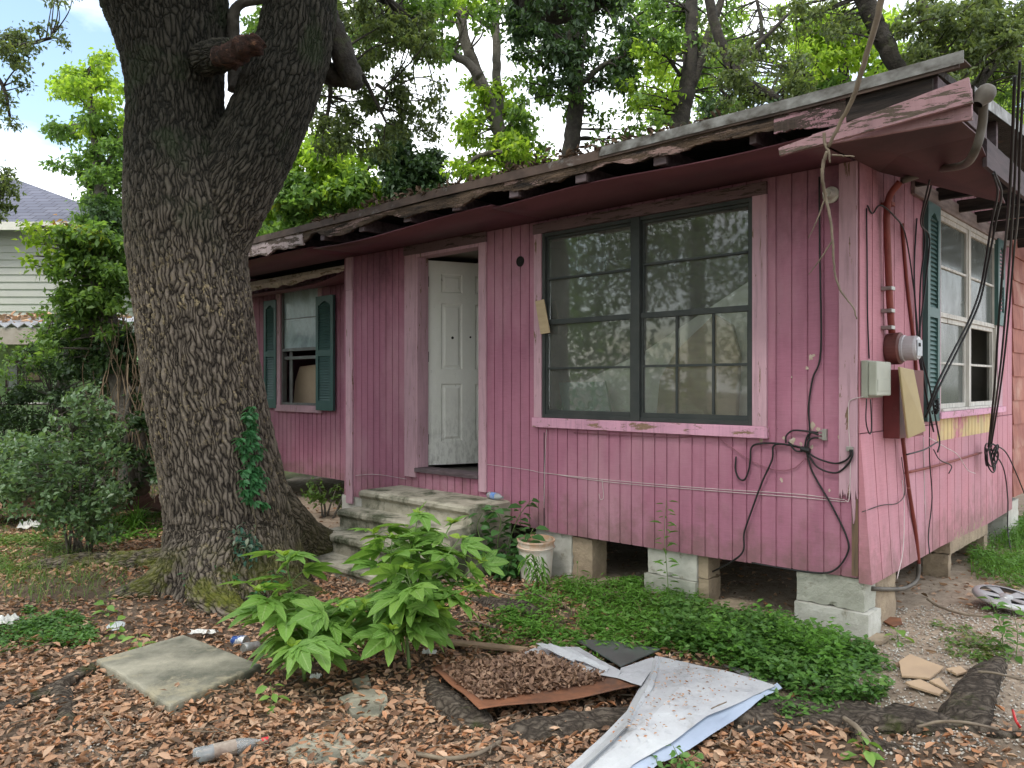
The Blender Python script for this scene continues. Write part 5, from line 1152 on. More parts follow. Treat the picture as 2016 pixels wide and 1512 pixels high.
# hubcap
g = gd(1980, 1182, .07); hc = emp('hubcap', g, 0, label='silver plastic hubcap lying on the dirt at the right edge', cat='hubcap')
M['hub'] = simple('silver_plastic', (.42, .42, .42), (.3, .3, .3), 6, rough=.35, metal=.35, third=(.15, .13, .11), t3=(.64, .68))
T = Matrix.Translation(g) @ Matrix.Rotation(R(8), 4, 'X') @ Matrix.Rotation(R(5), 4, 'Y')
b = MB(); b.lathe([(.155, .028), (.175, .03), (.195, .018), (.2, 0), (.19, -.01), (.17, .015)], 48, T); b.build('rim', M['hub'], hc, smooth=True)
b = MB(); b.lathe([(.002, .03), (.035, .03), (.045, .015), (.05, .0)], 24, T); b.build('centre_cap', M['hub'], hc, smooth=True)
for k in range(5):
    a = 2*math.pi*k/5+.3; b = MB(); ca, sa = math.cos(a), math.sin(a)
    q = lambda r_, t_, z: T @ Vector((r_*ca-t_*sa, r_*sa+t_*ca, z))
    b.prism([q(.04, -.022, .018), q(.165, -.05, .024), q(.165, .05, .024), q(.04, .022, .018)], T.to_3x3() @ Vector((0, 0, -.008))); b.build('spoke', M['hub'], hc, bevel=.003)
b = MB(); b.lathe([(.002, -.012), (.17, -.01)], 30, T); b.build('shadow_disc', M['black'], hc); bpy.data.objects[b and 'shadow_disc'].name = 'shade_disc'  # black disc puts shade into the gaps between the spokes
# litter of the yard: paper, lid
def crumple(name, px, py, sx, sy, mat_, label, cat, h=.03, hh=.02):
    c_ = gd(px, py, h); b_ = MB(); rows_ = []; n = 9
    for i in range(n):
        rows_.append([(c_.x+sx*(j/(n-1)-.5)+random.uniform(-1, 1)*sx*.07, c_.y+sy*(i/(n-1)-.5)+random.uniform(-1, 1)*sy*.07, c_.z+hh*random.random()*(1.5-abs(i-4)/4)) for j in range(n)])
    b_.grid(rows_); return b_.build(name, mat_, label=label, cat=cat, solid=.0015)
M['paper'] = simple('white_paper', (.7, .7, .68), (.55, .54, .5), 8, rough=.7)
crumple('paper_scrap', 400, 1250, .16, .06, M['paper'], 'crumpled white paper strip beyond the slab', 'paper')
crumple('paper_scrap', 12, 1232, .14, .10, M['paper'], 'crumpled white paper at the left edge', 'paper', hh=.05)
crumple('paper_scrap', 622, 1336, .05, .04, M['paper'], 'tiny white scrap under the left leafy weed', 'paper')
crumple('paper_scrap', 60, 1040, .22, .12, M['paper'], 'white rags beside the brown cloth pile', 'paper', hh=.08)
crumple('paper_scrap', 845, 1290, .08, .05, M['paper'], 'small white cup piece behind the leafy weed', 'paper')
g = gd(228, 1236, .03); b = MB(); b.lathe([(.002, .012), (.04, .012), (.045, .004), (.055, .004), (.056, 0)], 28, Matrix.Translation(g) @ Matrix.Rotation(R(14), 4, 'X')); b.build('clear_lid', clearp, label='clear round plastic lid on the leaves left of the tree foot', cat='plastic lid')  # loose clear plastic lid
crumple('brown_cloth', 5, 1010, .95, .5, simple('cloth_brown', (.3, .18, .11), (.2, .12, .08), 4, rough=.9), 'pile of brown cloth at the left edge behind the shrub', 'cloth', .12, .2)
crumple('brown_cloth', 285, 1005, .7, .4, simple('cloth_dark', (.12, .06, .045), (.07, .04, .03), 4, rough=.9), 'dark brown cloth heap behind the strap-leaved clump', 'cloth', .10, .18)
# hanging dead branch over the eave
g = emp('dead_branch', hy(1735, 0, -.95), 0, label='bare dead branch hanging down over the eave in front of the wall', cat='branch')
g.location = H(hy(1735, 0, -.95)); WM[g.name] = Matrix.Translation(g.location)
def twig3(pts, off, r0, r1, name, n=7):
    P = crom([tuple(p) for p in hpath(hy, pts, off)], 6); b_ = MB(); b_.tube([Vector(p)+Vector((random.uniform(-1, 1), 0, random.uniform(-1, 1)))*.002 for p in P], list(np.linspace(r0, r1, len(P))), n); return b_.build(name, M['twig'] if r0 < .03 else M['twig'], g, 'h', smooth=True)
twig3([(1745, -60), (1728, 30), (1705, 110), (1680, 190), (1655, 240), (1630, 290)], [-1.1, -1.05, -1.0, -.95, -.92, -.9], .017, .008, 'stem')
twig3([(1622, 262), (1624, 282), (1632, 300), (1634, 320)], -.9, .009, .005, 'twig')
twig3([(1630, 298), (1621, 320), (1619, 350), (1626, 390), (1636, 440), (1641, 500), (1645, 545), (1660, 580), (1680, 605), (1686, 628)], [-.9]*3+[-.85]*7, .010, .003, 'stem')
twig3([(1628, 380), (1610, 430), (1591, 470)], -.85, .005, .002, 'twig'); twig3([(1641, 470), (1615, 510), (1592, 540)], -.85, .005, .002, 'twig'); twig3([(1638, 305), (1660, 307), (1682, 308)], -.9, .005, .003, 'twig')
# ================================================================ the big oak
def pxpath(pts, Y):               # (px,py,half width px[,Y]) -> x,y,z,r
    out = []
    for p in pts:
        yy = p[3] if len(p) > 3 else Y; v = at(p[0], p[1], yy); out.append((v.x, v.y, v.z, p[2]*yy/FPX))
    return out
OY = 6.3
main_p = pxpath([(460, 1190, 180, 6.2), (460, 1130, 156, 6.25), (456, 1060, 138), (449, 1000, 129), (430, 900, 122), (409, 800, 121), (394, 700, 119), (382, 600, 118), (370, 500, 120), (366, 430, 122), (356, 350, 112), (348, 270, 101), (346, 180, 98), (338, 90, 108), (325, 0, 128), (300, -120, 130, 6.2), (260, -300, 90, 6.0)], OY)
limb_p = pxpath([(400, 560, 80), (418, 470, 78), (450, 390, 84), (492, 310, 84), (525, 240, 82), (556, 160, 82), (578, 90, 78), (594, 0, 74), (610, -100, 66, 6.4), (650, -260, 56, 6.6)], OY)
left_p = pxpath([(300, -60, 110, 6.2), (200, -160, 60, 6.0), (60, -300, 50, 5.6)], OY)
stub_p = pxpath([(400, 118, 36, 6.05), (438, 108, 34, 5.9), (462, 103, 27, 5.75)], OY)
base = Vector((main_p[1][0], main_p[1][1], float(gz(main_p[1][0], main_p[1][1]))))
bx, by = base.x, base.y
def rt(px, py, r_, h=0.): g_ = gd(px, py, h); return (g_.x, g_.y, g_.z, r_)
flare = [
    [(bx+.1, by, .75, .30), (bx+.32, by+.2, .45, .25), (-1.74, 6.85, .2, .19), (-1.52, 7.25, .06, .16), (-1.3, 7.6, -.12, .1)],
    [(bx-.05, by+.1, .5, .28), (bx-.45, by+.22, .13, .20), (bx-.95, by+.35, .05, .16), (bx-1.6, by+.5, .0, .14), (bx-2.3, by+.5, -.12, .1)],
    [(bx-.05, by-.1, .5, .32), (bx-.33, by-.38, .12, .20), (bx-.62, by-.55, .0, .13), (bx-.95, by-.62, -.08, .09)],
    [(bx, by-.1, .45, .36), (bx+.05, by-.55, .10, .22), (bx+.3, by-.85, -.02, .14), (bx+.7, by-.95, -.12, .1)],
    [(bx+.1, by-.1, .5, .32), (bx+.42, by-.3, .10, .17), (bx+.75, by-.35, -.04, .12), (bx+1.0, by-.3, -.14, .08)]]
paths = [crom(main_p, 10), crom(limb_p, 10), crom(left_p, 6), crom(stub_p, 5)]+[crom(f, 6) for f in flare]
oak = emp('oak_tree', base, 0, label='huge old oak with fissured bark and two leaning trunks in front of the house', cat='tree')
b = MB()
for P in paths: b.tube([Vector(p[:3]) for p in P], [max(.02, p[3]*.935) for p in P], 28)
# bark-like knots
kp = at(441, 108, 5.9)
tmp = b.build('_raw', [], oak)
md = tmp.modifiers.new('r', 'REMESH'); md.mode = 'VOXEL'; md.voxel_size = .0105; md.use_smooth_shade = True
ms = tmp.modifiers.new('s', 'SMOOTH'); ms.iterations = 12; ms.factor = .6
dg = bpy.context.evaluated_depsgraph_get(); me = bpy.data.meshes.new_from_object(tmp.evaluated_get(dg))
nv = len(me.vertices); co = np.empty(nv*3, np.float32); me.vertices.foreach_get('co', co); co = co.reshape(-1, 3)
Wp = co+np.array(base)
# bark coordinates: position measured in the frame of the nearest limb
best = np.full(nv, 1e9); bc = np.zeros((nv, 3), np.float32)
for P in paths:
    pts = P[:, :3]; T_ = np.gradient(pts, axis=0); T_ /= np.linalg.norm(T_, axis=1)[:, None]
    a = np.array([1., 0, 0]); fr = []; s_ = np.concatenate([[0], np.cumsum(np.linalg.norm(np.diff(pts, axis=0), axis=1))])
    if abs(T_[0] @ a) > .8: a = np.array([0, 1., 0])
    for t in T_: a = a-t*(a @ t); a /= np.linalg.norm(a); fr.append((a.copy(), np.cross(t, a)))
    A_ = np.array([f[0] for f in fr]); B_ = np.array([f[1] for f in fr])
    for i0 in range(0, nv, 20000):
        w_ = Wp[i0:i0+20000]; d = np.linalg.norm(w_[:, None]-pts[None], axis=2)-P[None, :, 3]; k = d.argmin(1); dm = d[np.arange(len(w_)), k]
        up = dm < best[i0:i0+20000]; r_ = w_-pts[k]
        cc = np.stack([(r_*A_[k]).sum(1), (r_*B_[k]).sum(1), s_[k]+(r_*T_[k]).sum(1)], 1)
        bs = best[i0:i0+20000]; bs[up] = dm[up]; bb_ = bc[i0:i0+20000]; bb_[up] = cc[up]
bpy.data.objects.remove(tmp)
m = Nd('oak_bark')
at_ = m.n('Attribute', attribute_name='bark'); bvec = at_.outputs['Vector']
sep = m.n('SeparateXYZ'); m.l(m.tc.outputs['Object'], sep.inputs[0])
warp = m.n('Mix', data_type='VECTOR'); warp.inputs[0].default_value = .08
nz = m.n('TexNoise'); nz.inputs['Scale'].default_value = 7; m.l(bvec, nz.inputs[0]); m.l(bvec, warp.inputs[4]); m.l(nz.outputs['Color'], warp.inputs[5])
cv = m.coord((1, 1, .15), warp.outputs[1])
v1 = m.n('TexVoronoi', feature='DISTANCE_TO_EDGE'); v1.inputs['Scale'].default_value = 37; m.l(cv, v1.inputs[0])
plate = m.ramp(v1.outputs['Distance'], [(0, 0), (.12, .5), (.4, 1)])
fine = m.noise(46, 6, .7, m.coord((1, 1, .5), bvec)); mid = m.noise(7, 6, .7, cv)
hgt = m.math('ADD', m.math('MULTIPLY', plate, .75), m.math('ADD', m.math('MULTIPLY', fine, 1.0), m.math('MULTIPLY', mid, 1.2)))
c = m.ramp(m.math('ADD', m.math('MULTIPLY', plate, .6), m.math('MULTIPLY', fine, .5)), [(.25, (.016, .013, .011)), (.48, (.085, .07, .056)), (.72, (.185, .155, .125)), (1., (.28, .235, .195))])
v2 = m.n('TexVoronoi', feature='F1'); v2.inputs['Scale'].default_value = 37; m.l(cv, v2.inputs[0])
sx = m.n('SeparateColor'); m.l(v2.outputs['Color'], sx.inputs[0])
# pale lichen-cream flakes on the middle and lower trunk, moss on the shaded crotch and feet
zone = m.ramp(sep.outputs[2], [(.0, .2), (.1, 1), (1., 1)])
lo = m.n('MapRange'); lo.inputs[1].default_value = 3.4; lo.inputs[2].default_value = 2.2; m.l(sep.outputs[2], lo.inputs[0])
patch = m.ramp(m.noise(1.5, 4, .6), [(.42, 0), (.58, 1)])
flk = m.math('MULTIPLY', m.ramp(m.noise(30, 6, .75, m.coord((1, 1, .7), bvec)), [(.56, 0), (.60, 1)]), m.math('MULTIPLY', lo.outputs[0], patch))
c = m.mix(m.math('MULTIPLY', flk, .8), c, (.42, .34, .20))
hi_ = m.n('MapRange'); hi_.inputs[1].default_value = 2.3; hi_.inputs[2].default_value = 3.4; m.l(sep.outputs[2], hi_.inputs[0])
c = m.mix(m.math('MULTIPLY', hi_.outputs[0], .86), c, m.mix(plate, (.007, .008, .006), (.036, .036, .029)))  # upper bark darkened: shade of the crown painted into the colour
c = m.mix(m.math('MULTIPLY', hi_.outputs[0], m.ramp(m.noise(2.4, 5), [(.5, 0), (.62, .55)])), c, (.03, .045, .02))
foot = m.n('MapRange'); foot.inputs[1].default_value = .42; foot.inputs[2].default_value = .05; m.l(sep.outputs[2], foot.inputs[0])
fm = m.math('MULTIPLY', foot.outputs[0], m.ramp(m.noise(3.2, 6, .7), [(.45, 0), (.58, 1)]))
c = m.mix(fm, c, m.ramp(fine, [(.35, (.06, .075, .012)), (.65, (.17, .18, .025))]))
sidem = m.n('MapRange'); sidem.inputs[1].default_value = .25; sidem.inputs[2].default_value = .65; m.l(sep.outputs[0], sidem.inputs[0])
c = m.mix(m.math('MULTIPLY', m.math('MULTIPLY', sidem.outputs[0], lo.outputs[0]), .6), c, (.06, .058, .025))
m.base(c); m.set(.92, 0, .2)
ds = m.n('Displacement'); ds.inputs['Midlevel'].default_value = 1.7; ds.inputs['Scale'].default_value = .024; m.l(hgt, ds.inputs['Height']); m.l(ds.outputs[0], m.out.inputs['Displacement'])
m.m.displacement_method = 'BOTH'; M['bark'] = m.m
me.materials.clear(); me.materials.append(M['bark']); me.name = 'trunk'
at_ = me.attributes.new('bark', 'FLOAT_VECTOR', 'POINT'); at_.data.foreach_set('vector', bc.ravel())
me.polygons.foreach_set('use_smooth', np.ones(len(me.polygons), bool))
trunk = bpy.data.objects.new('trunk', me); COL.objects.link(trunk); trunk.parent = oak; WM[trunk.name] = WM[oak.name]
print('oak verts', nv)
# dead broken stub
M['deadwood'] = simple('dead_red_wood', (.075, .035, .025), (.02, .013, .011), 14, (1, 2, 2), .95, bump=1, bd=.02, third=(.20, .10, .06), t3=(.56, .66))
def chunk(name, pts, mat_, parent, n=12, rough_=.35, sm=6, lab=None):
    P = crom(pts, sm); b_ = MB(); b_.tube([Vector(p[:3]) for p in P], list(P[:, 3]), n)
    V_ = np.array(b_.V).reshape(len(P), n, 3); kx = np.arange(len(P))[:, None]*.6+np.zeros((1, n)); ky = np.arange(n)[None]*1.1+np.zeros((len(P), 1))
    f = 1+rough_*2*fbm(kx+pts[0][0]*3, ky, 3); V_ = P[:, None, :3]+(V_-P[:, None, :3])*f[..., None]; b_.V = [tuple(v) for v in V_.reshape(-1, 3)]
    return b_.build(name, mat_, parent, smooth=True, label=lab)
chunk('broken_stub', pxpath([(430, 112, 20, 5.85), (450, 108, 22, 5.75), (475, 98, 22, 5.7), (500, 88, 20, 5.65), (512, 76, 14, 5.65)], OY), M['deadwood'], oak, rough_=.7, lab='reddish rotten broken stub')
M['darkbark'] = simple('dark_branch_bark', (.055, .048, .038), (.022, .019, .016), 9, (1, 1, 1), .95, bump=1, bd=.02, third=(.05, .06, .025), t3=(.55, .7))
M['greybark'] = simple('grey_branch_bark', (.14, .125, .105), (.065, .057, .047), 7, (1, 1, 1), .95, bump=1, bd=.02)
chunk('hanging_limb', pxpath([(640, 140, 20, 6.6), (662, 150, 20, 6.6), (690, 160, 14, 6.6)], OY), M['darkbark'], oak)
chunk('hanging_limb', pxpath([(640, 20, 22, 6.5), (655, 60, 24, 6.5), (675, 105, 25, 6.5), (693, 150, 20, 6.5), (704, 172, 12, 6.5)], OY), M['darkbark'], oak)
chunk('branch', pxpath([(460, 180, 12, 6.4), (462, 120, 13, 6.4), (458, 60, 12, 6.4), (470, 10, 10, 6.4), (540, -5, 8, 6.5)], OY), M['greybark'], oak)

# ================================================================ foliage
LF = {}
LF['oak'] = leafmat('oak_leaf', [(.11, .155, .06), (.07, .105, .045), (.16, .21, .07), (.11, .155, .07)], .5)
LF['bright'] = leafmat('bright_leaf', [(.22, .37, .045), (.30, .46, .06), (.14, .25, .035), (.40, .54, .08)], .66)
LF['mid'] = leafmat('mid_leaf', [(.11, .21, .05), (.15, .27, .065), (.065, .13, .032), (.20, .33, .075)], .55)
LF['dark'] = leafmat('dark_leaf', [(.03, .065, .025), (.05, .095, .032), (.02, .045, .018), (.065, .12, .04)], .35)
LF['yel'] = leafmat('yellow_leaf', [(.22, .3, .04), (.3, .33, .05), (.15, .23, .03)], .5)
LF['orange'] = leafmat('orange_leaf', [(.5, .2, .05), (.35, .22, .05)], .4)
def tpl(kind):
    return {'small': (T_small, F_small), 'five': (T_small5, F_small5), 'oval': (T_oval, F_oval)}[kind]
def ball(n, c_, r_, shell=.3):
    d = rng.normal(size=(n, 3)); d /= np.linalg.norm(d, axis=1)[:, None]; return np.array(c_)+d*np.array(r_)*(rng.random(n)[:, None]**shell)
def leaves_at(P, size, kind='small', droop=.6, jitter=.35):
    n = len(P); T, Fc = tpl(kind); return inst(T, Fc, P, rotm(rng.uniform(0, 6.28, n), rng.normal(-droop, .6, n), rng.normal(0, .6, n)), size*rng.uniform(1-jitter, 1+jitter, n))
def tree(label, limbs, clumps, wood, name='tree', leaf='mid', size=.09, kind='small', seed=0, dens=1., droop=.5, cat='tree', group=None, twig=.006, extra=None, nsub=9):
    """limbs: pixel paths with half widths; clumps: (px,py,Y,rx_px,ry_px,n[,leaf]) centres of leaf masses"""
    rs = random.Random(seed)
    root_ = limbs[0][0]; g0 = Vector(root_[:3]); g0.z = float(gz(g0.x, g0.y))
    t = emp(name, g0, 0, label=label, cat=cat, group=group)
    nodes = []; b0 = MB()
    for li, P in enumerate(limbs):
        C_0 = crom(P, 8); 
        w_ = np.array([[rs.uniform(-1, 1) for _ in range(3)] for _ in C_0])*C_0[:, 3:4]*.10; C_0[:, :3] += w_
        b_ = b0 if li == 0 else MB(); b_.tube([Vector(p[:3]) for p in C_0], list(C_0[:, 3]), 9 if li else 12)
        if li: b_.build('limb', wood, t, smooth=True)
        nodes += [tuple(p) for p in C_0]
    b0.build('trunk', wood, t, smooth=True)
    ND = np.array(nodes); tw = MB(); byleaf = {}
    for cl in clumps:
        px, py, Y_, rx, ry, n = cl[:6]; lf = cl[6] if len(cl) > 6 else leaf
        c_ = np.array(at(px, py, Y_)); R_ = np.array([rx*Y_/FPX, (rx+ry)/2*Y_/FPX*.9, ry*Y_/FPX])
        k = np.argmin(np.linalg.norm(ND[:, :3]-c_, axis=1)-ND[:, 3]*4+np.maximum(0, ND[:, 2]-c_[2])*.3); s_ = ND[k, :3]; r0 = max(twig*1.5, min(ND[k, 3]*.5, twig*3.5))
        mid_ = (s_+c_)/2+np.array([rs.uniform(-1, 1), rs.uniform(-1, 1), rs.uniform(-.2, 1)])*np.linalg.norm(c_-s_)*.13
        Q = crom([tuple(s_), tuple(mid_), tuple(c_)], 5); tw.tube([Vector(q) for q in Q], list(np.linspace(r0, twig, len(Q))), 5, cap=False)
        ns = max(4, int(nsub*(R_.prod()**(1/3))/.45)) ; ns = min(ns, 60)
        S_ = ball(ns, c_, R_*.95, .45); src = [c_]+[Q[-3]]; per = max(1, int(n*dens/ns)); out = []
        for q in S_:
            o = np.array(min(src, key=lambda s: np.linalg.norm(s-q))); md_ = (o+q)/2+np.array([rs.uniform(-1, 1) for _ in range(3)])*.12*np.linalg.norm(q-o)
            tw.tube([Vector(o), Vector(md_), Vector(q)], [twig*.8, twig*.6, twig*.35], 4, cap=False); src.append(q)
            pr = per; tt = rng.random(pr)[:, None]; base_ = o*(1-tt)*.5+q*(1-.5*(1-tt)); sp = .17*(R_.prod()**(1/3))+size*.6
            out.append(base_+rng.normal(size=(pr, 3))*sp*np.array([1, 1, .65]))
        byleaf.setdefault(lf, []).append(np.vstack(out))
    tw.build('twigs', wood, t)
    for lf, Ps in byleaf.items():
        P = np.vstack(Ps); Vv, Ll, Ss, _ = leaves_at(P, size, kind, droop); npobj('crown', Vv, Ll, Ss, LF[lf], t)
    return t
def L3(pts, Y): return [tuple(p) for p in pxpath([(p[0], p[1], p[2]*.5, *(p[3:] if len(p) > 3 else ())) for p in pts], Y)]
def blobs(regions, seed):
    """regions: (polygon bbox px0,py0,px1,py1,Y,depthspread,count,radius,leaves,leafkind)"""
    rs = random.Random(seed); out = []
    for r_ in regions:
        x0, y0_, x1, y1_, Y_, dY, cnt, rad, n = r_[:9]; cnt = int(cnt*1.9) if cnt > 2 else cnt; rad *= .78 if cnt > 2 else 1; n *= .48
        for k in range(cnt): out.append((rs.uniform(x0, x1), rs.uniform(y0_, y1_), Y_+rs.uniform(-dY, dY), rad*rs.uniform(.7, 1.3), rad*rs.uniform(.6, 1.0), n, *r_[9:]))
    return out
# oak's own drooping sprays right of the trunk (part of the same tree)
def oak_crown(name, regs, seed, limbpts, size=.075, kind='small', lf='oak', wood=None, parent=None, kk=10):
    pass
GT_ = 'trees behind the house'
gy = lambda px, Y_: (px, 756+1.6*FPX/Y_)
# bright bushy maples between oak and roof
tree('bright green bushy tree directly behind the narrow wing', [L3([(600, 860, 40), (610, 600, 34), (630, 420, 26), (650, 320, 14)], 14.5), L3([(625, 450, 16), (560, 380, 10), (530, 340, 6)], 14.5), L3([(640, 420, 16), (700, 360, 10), (735, 320, 6)], 14.5)],
     blobs([(500, 300, 760, 450, 14.5, 1.5, 26, 38, 620, 'bright'), (490, 340, 720, 480, 14, 1.2, 14, 40, 700, 'mid'), (560, 250, 680, 320, 14.5, 1, 6, 30, 300, 'bright'), (520, 380, 620, 420, 13.5, .5, 3, 22, 200, 'yel')], 1), M['darkbark'], leaf='bright', size=.13, kind='five', seed=1, group=GT_)
tree('dark vine-smothered tree top rising over the roof right of the bright tree', [L3([(800, 860, 40), (805, 600, 34), (800, 400, 26), (770, 320, 14), (740, 250, 8)], 13.5)],
     blobs([(770, 310, 860, 385, 13.5, .6, 12, 30, 620, 'dark'), (745, 255, 800, 310, 13.5, .5, 4, 24, 300, 'dark')], 2), M['darkbark'], leaf='dark', size=.12, kind='five', seed=2, group=GT_)
# pale leaning tree with two stems
tree('grey leaning tree with two stems and a long left branch over the roof', [L3([(1050, 860, 60), (1035, 420, 40), (1020, 335, 36), (985, 260, 30), (958, 190, 26), (930, 120, 24), (912, 60, 20), (905, -60, 16)], 13), L3([(990, 230, 18), (978, 160, 18), (978, 90, 17), (975, 20, 15), (985, -80, 12)], 13.3),
     L3([(945, 150, 20), (915, 120, 17), (870, 102, 15), (810, 92, 12), (740, 75, 9), (690, 60, 6)], 12.6), L3([(975, 60, 12), (945, 40, 10), (920, 20, 8), (890, -20, 7)], 13), L3([(1005, 300, 13), (960, 302, 10), (925, 320, 8), (900, 365, 5)], 12.6), L3([(985, 260, 12), (1030, 300, 8), (1075, 330, 5)], 13.2)],
     blobs([(915, 165, 1010, 290, 13, .6, 9, 26, 260, 'bright'), (880, 285, 1080, 350, 13, .8, 10, 26, 200, 'bright'), (690, 0, 900, 110, 12.6, 1, 12, 30, 260, 'mid'), (950, -30, 1040, 60, 13, .8, 5, 24, 150, 'mid'), (1010, 190, 1080, 300, 13, .6, 5, 24, 150, 'mid'), (820, -60, 1000, 20, 13, 1, 6, 30, 200, 'bright')], 3), M['greybark'], leaf='mid', size=.11, kind='five', seed=3, group=GT_)
tree('straight dark trunk wrapped in dusky leaves at the middle of the roofline', [L3([(1125, 860, 56), (1120, 420, 36), (1123, 300, 34), (1134, 210, 32), (1132, 120, 28), (1128, 40, 24), (1130, -80, 18)], 11.5), L3([(1140, 170, 14), (1185, 130, 10), (1230, 110, 6)], 11.5), L3([(1128, 100, 14), (1080, 60, 10), (1040, 50, 6)], 11.3), L3([(1145, 150, 8), (1150, 80, 8), (1165, 0, 7)], 11.4)],
     blobs([(1010, 20, 1270, 110, 11.5, .9, 17, 28, 210, 'dark'), (1020, -20, 1270, 120, 12.5, .9, 9, 24, 170, 'mid'), (1060, 110, 1240, 180, 11.5, .7, 12, 24, 170, 'dark'), (1100, 180, 1180, 230, 11.5, .4, 4, 18, 110, 'mid'), (1170, 240, 1260, 290, 11.5, .4, 4, 20, 70, 'mid'), (1020, 120, 1080, 200, 11.5, .4, 4, 20, 120, 'mid')], 4), M['darkbark'], leaf='dark', size=.10, kind='five', seed=4, group=GT_, twig=.005)
tree('forked dark tree whose foot meets the roof edge left of the crooked limb', [L3([(1330, 860, 60), (1335, 420, 44), (1340, 240, 38), (1352, 180, 32), (1360, 100, 28), (1362, 20, 24), (1360, -90, 20)], 11), L3([(1352, 190, 24), (1375, 130, 20), (1395, 70, 18), (1420, 0, 14), (1430, -70, 10)], 11), L3([(1340, 150, 8), (1300, 90, 7), (1260, 50, 5)], 11)],
     blobs([(1200, 0, 1360, 90, 11.5, 1, 12, 28, 200, 'mid'), (1240, 90, 1340, 230, 11.5, 1, 12, 26, 150, 'bright'), (1370, 0, 1460, 220, 12, 1, 12, 26, 170, 'mid'), (1200, 180, 1300, 260, 11.5, 1, 6, 24, 70, 'mid')], 5), M['darkbark'], leaf='mid', size=.09, kind='five', seed=5, group=GT_, twig=.005)
tree('crooked black limb tree arching over the middle right of the roof', [L3([(1600, 860, 60), (1590, 400, 40), (1560, 240, 26), (1500, 180, 24), (1455, 165, 22), (1430, 110, 20), (1405, 40, 20), (1385, -60, 18)], 9.5), L3([(1445, 150, 14), (1470, 110, 11), (1520, 60, 8), (1565, 15, 5)], 9.5), L3([(1440, 160, 10), (1420, 175, 8), (1445, 200, 4)], 9.5), L3([(1490, 110, 9), (1500, 60, 8), (1490, 0, 6)], 9.6)],
     blobs([(1400, 20, 1600, 200, 9.7, .8, 15, 25, 150, 'oak'), (1380, 0, 1600, 200, 12, .8, 10, 26, 170, 'bright'), (1440, 100, 1620, 230, 9.5, .6, 10, 26, 230, 'oak'), (1380, 200, 1560, 240, 9.5, .6, 6, 22, 160, 'dark')], 6), M['darkbark'], leaf='oak', size=.07, seed=6, group=GT_, twig=.004)
tree('bright leafy tree filling the gap behind the dead hanging branch', [L3([(1650, 860, 50), (1650, 400, 40), (1660, 200, 26), (1660, 60, 14)], 14), L3([(1655, 250, 14), (1600, 150, 8)], 14), L3([(1658, 250, 14), (1720, 150, 8)], 14)],
     blobs([(1580, 30, 1760, 210, 14, 1.2, 26, 42, 330, 'bright'), (1270, 60, 1450, 240, 16, 1, 16, 40, 220, 'bright'), (1840, 30, 2040, 260, 14, 1.2, 20, 42, 300, 'bright'), (1600, 160, 1720, 240, 14, 1, 6, 36, 260, 'mid')], 7), M['darkbark'], leaf='bright', size=.13, kind='five', seed=7, dens=1., group=GT_)
tree('heavy dark oak limbs hanging over the right end of the roof', [L3([(1900, 860, 90), (1880, 420, 70), (1830, 200, 50), (1770, 140, 32), (1745, 90, 36), (1715, 30, 36), (1690, -40, 40), (1650, -150, 44)], 8), L3([(1770, 150, 22), (1755, 110, 20), (1760, 160, 14), (1762, 190, 10)], 8.2), L3([(1860, 300, 40), (1850, 100, 26), (1820, 40, 22), (1810, -60, 20)], 8.4), L3([(1860, 280, 40), (1930, 160, 22), (1990, 100, 18), (2060, 40, 14)], 8.4)],
     blobs([(1760, 40, 2040, 170, 8.2, .7, 28, 26, 300, 'oak'), (1720, 60, 2040, 260, 11, .7, 14, 26, 220, 'bright'), (1780, -20, 2040, 60, 8.2, .6, 16, 28, 300, 'oak'), (1560, 0, 1700, 70, 8.2, .6, 9, 22, 160, 'oak'), (1930, 170, 2030, 330, 8.4, .5, 11, 22, 150, 'mid')], 8), M['darkbark'], leaf='oak', size=.06, seed=8, group=GT_, twig=.004)
# big limb crossing the top edge, with hanging leaves
tree('massive dark limb entering from the top edge at the centre', [L3([(700, -500, 90, 7.5), (850, -260, 80, 7.8), (1010, -60, 74, 8), (1060, 0, 66, 8), (1120, 12, 62, 8), (1180, -20, 66, 8), (1260, -120, 60, 8)], 8)],
     blobs([(1040, -20, 1230, 60, 8, .5, 10, 24, 170, 'dark')], 9), M['darkbark'], leaf='dark', size=.07, seed=9, group='overhanging limbs', name='oak_limb', cat='limb', twig=.004)
# the oak's sprays
oc = tree('', [L3([(600, -40, 60, 6.6), (680, -60, 40, 7.4), (760, 0, 22, 8.2), (830, 60, 12, 8.6)], 7), L3([(660, 40, 14, 7.4), (700, 120, 10, 7.8), (740, 200, 7, 8), (760, 240, 5, 8)], 7.8), L3([(600, -60, 30, 6.8), (640, 60, 12, 8), (650, 180, 9, 8.4), (640, 250, 6, 8.4)], 8), L3([(740, 165, 8, 8), (762, 185, 7, 8), (750, 225, 4, 8)], 8)],
     blobs([(630, 0, 850, 120, 8.4, .8, 24, 26, 250, 'oak'), (610, 120, 800, 300, 8.6, .7, 24, 25, 260, 'oak'), (780, 120, 870, 300, 8.6, .6, 8, 22, 180, 'oak'), (470, 20, 540, 170, 7.8, .4, 8, 20, 200, 'mid'), (700, -40, 860, 40, 8.4, .8, 8, 28, 260, 'mid')], 10), M['darkbark'], leaf='oak', size=.06, seed=10, twig=.004, name='_oc')
for ch in list(oc.children):
    ch.parent = oak; ch.location = Vector(oc.location)-Vector(oak.location)
    if ch.name.startswith('trunk'): ch.name = 'limb'
bpy.data.objects.remove(oc)
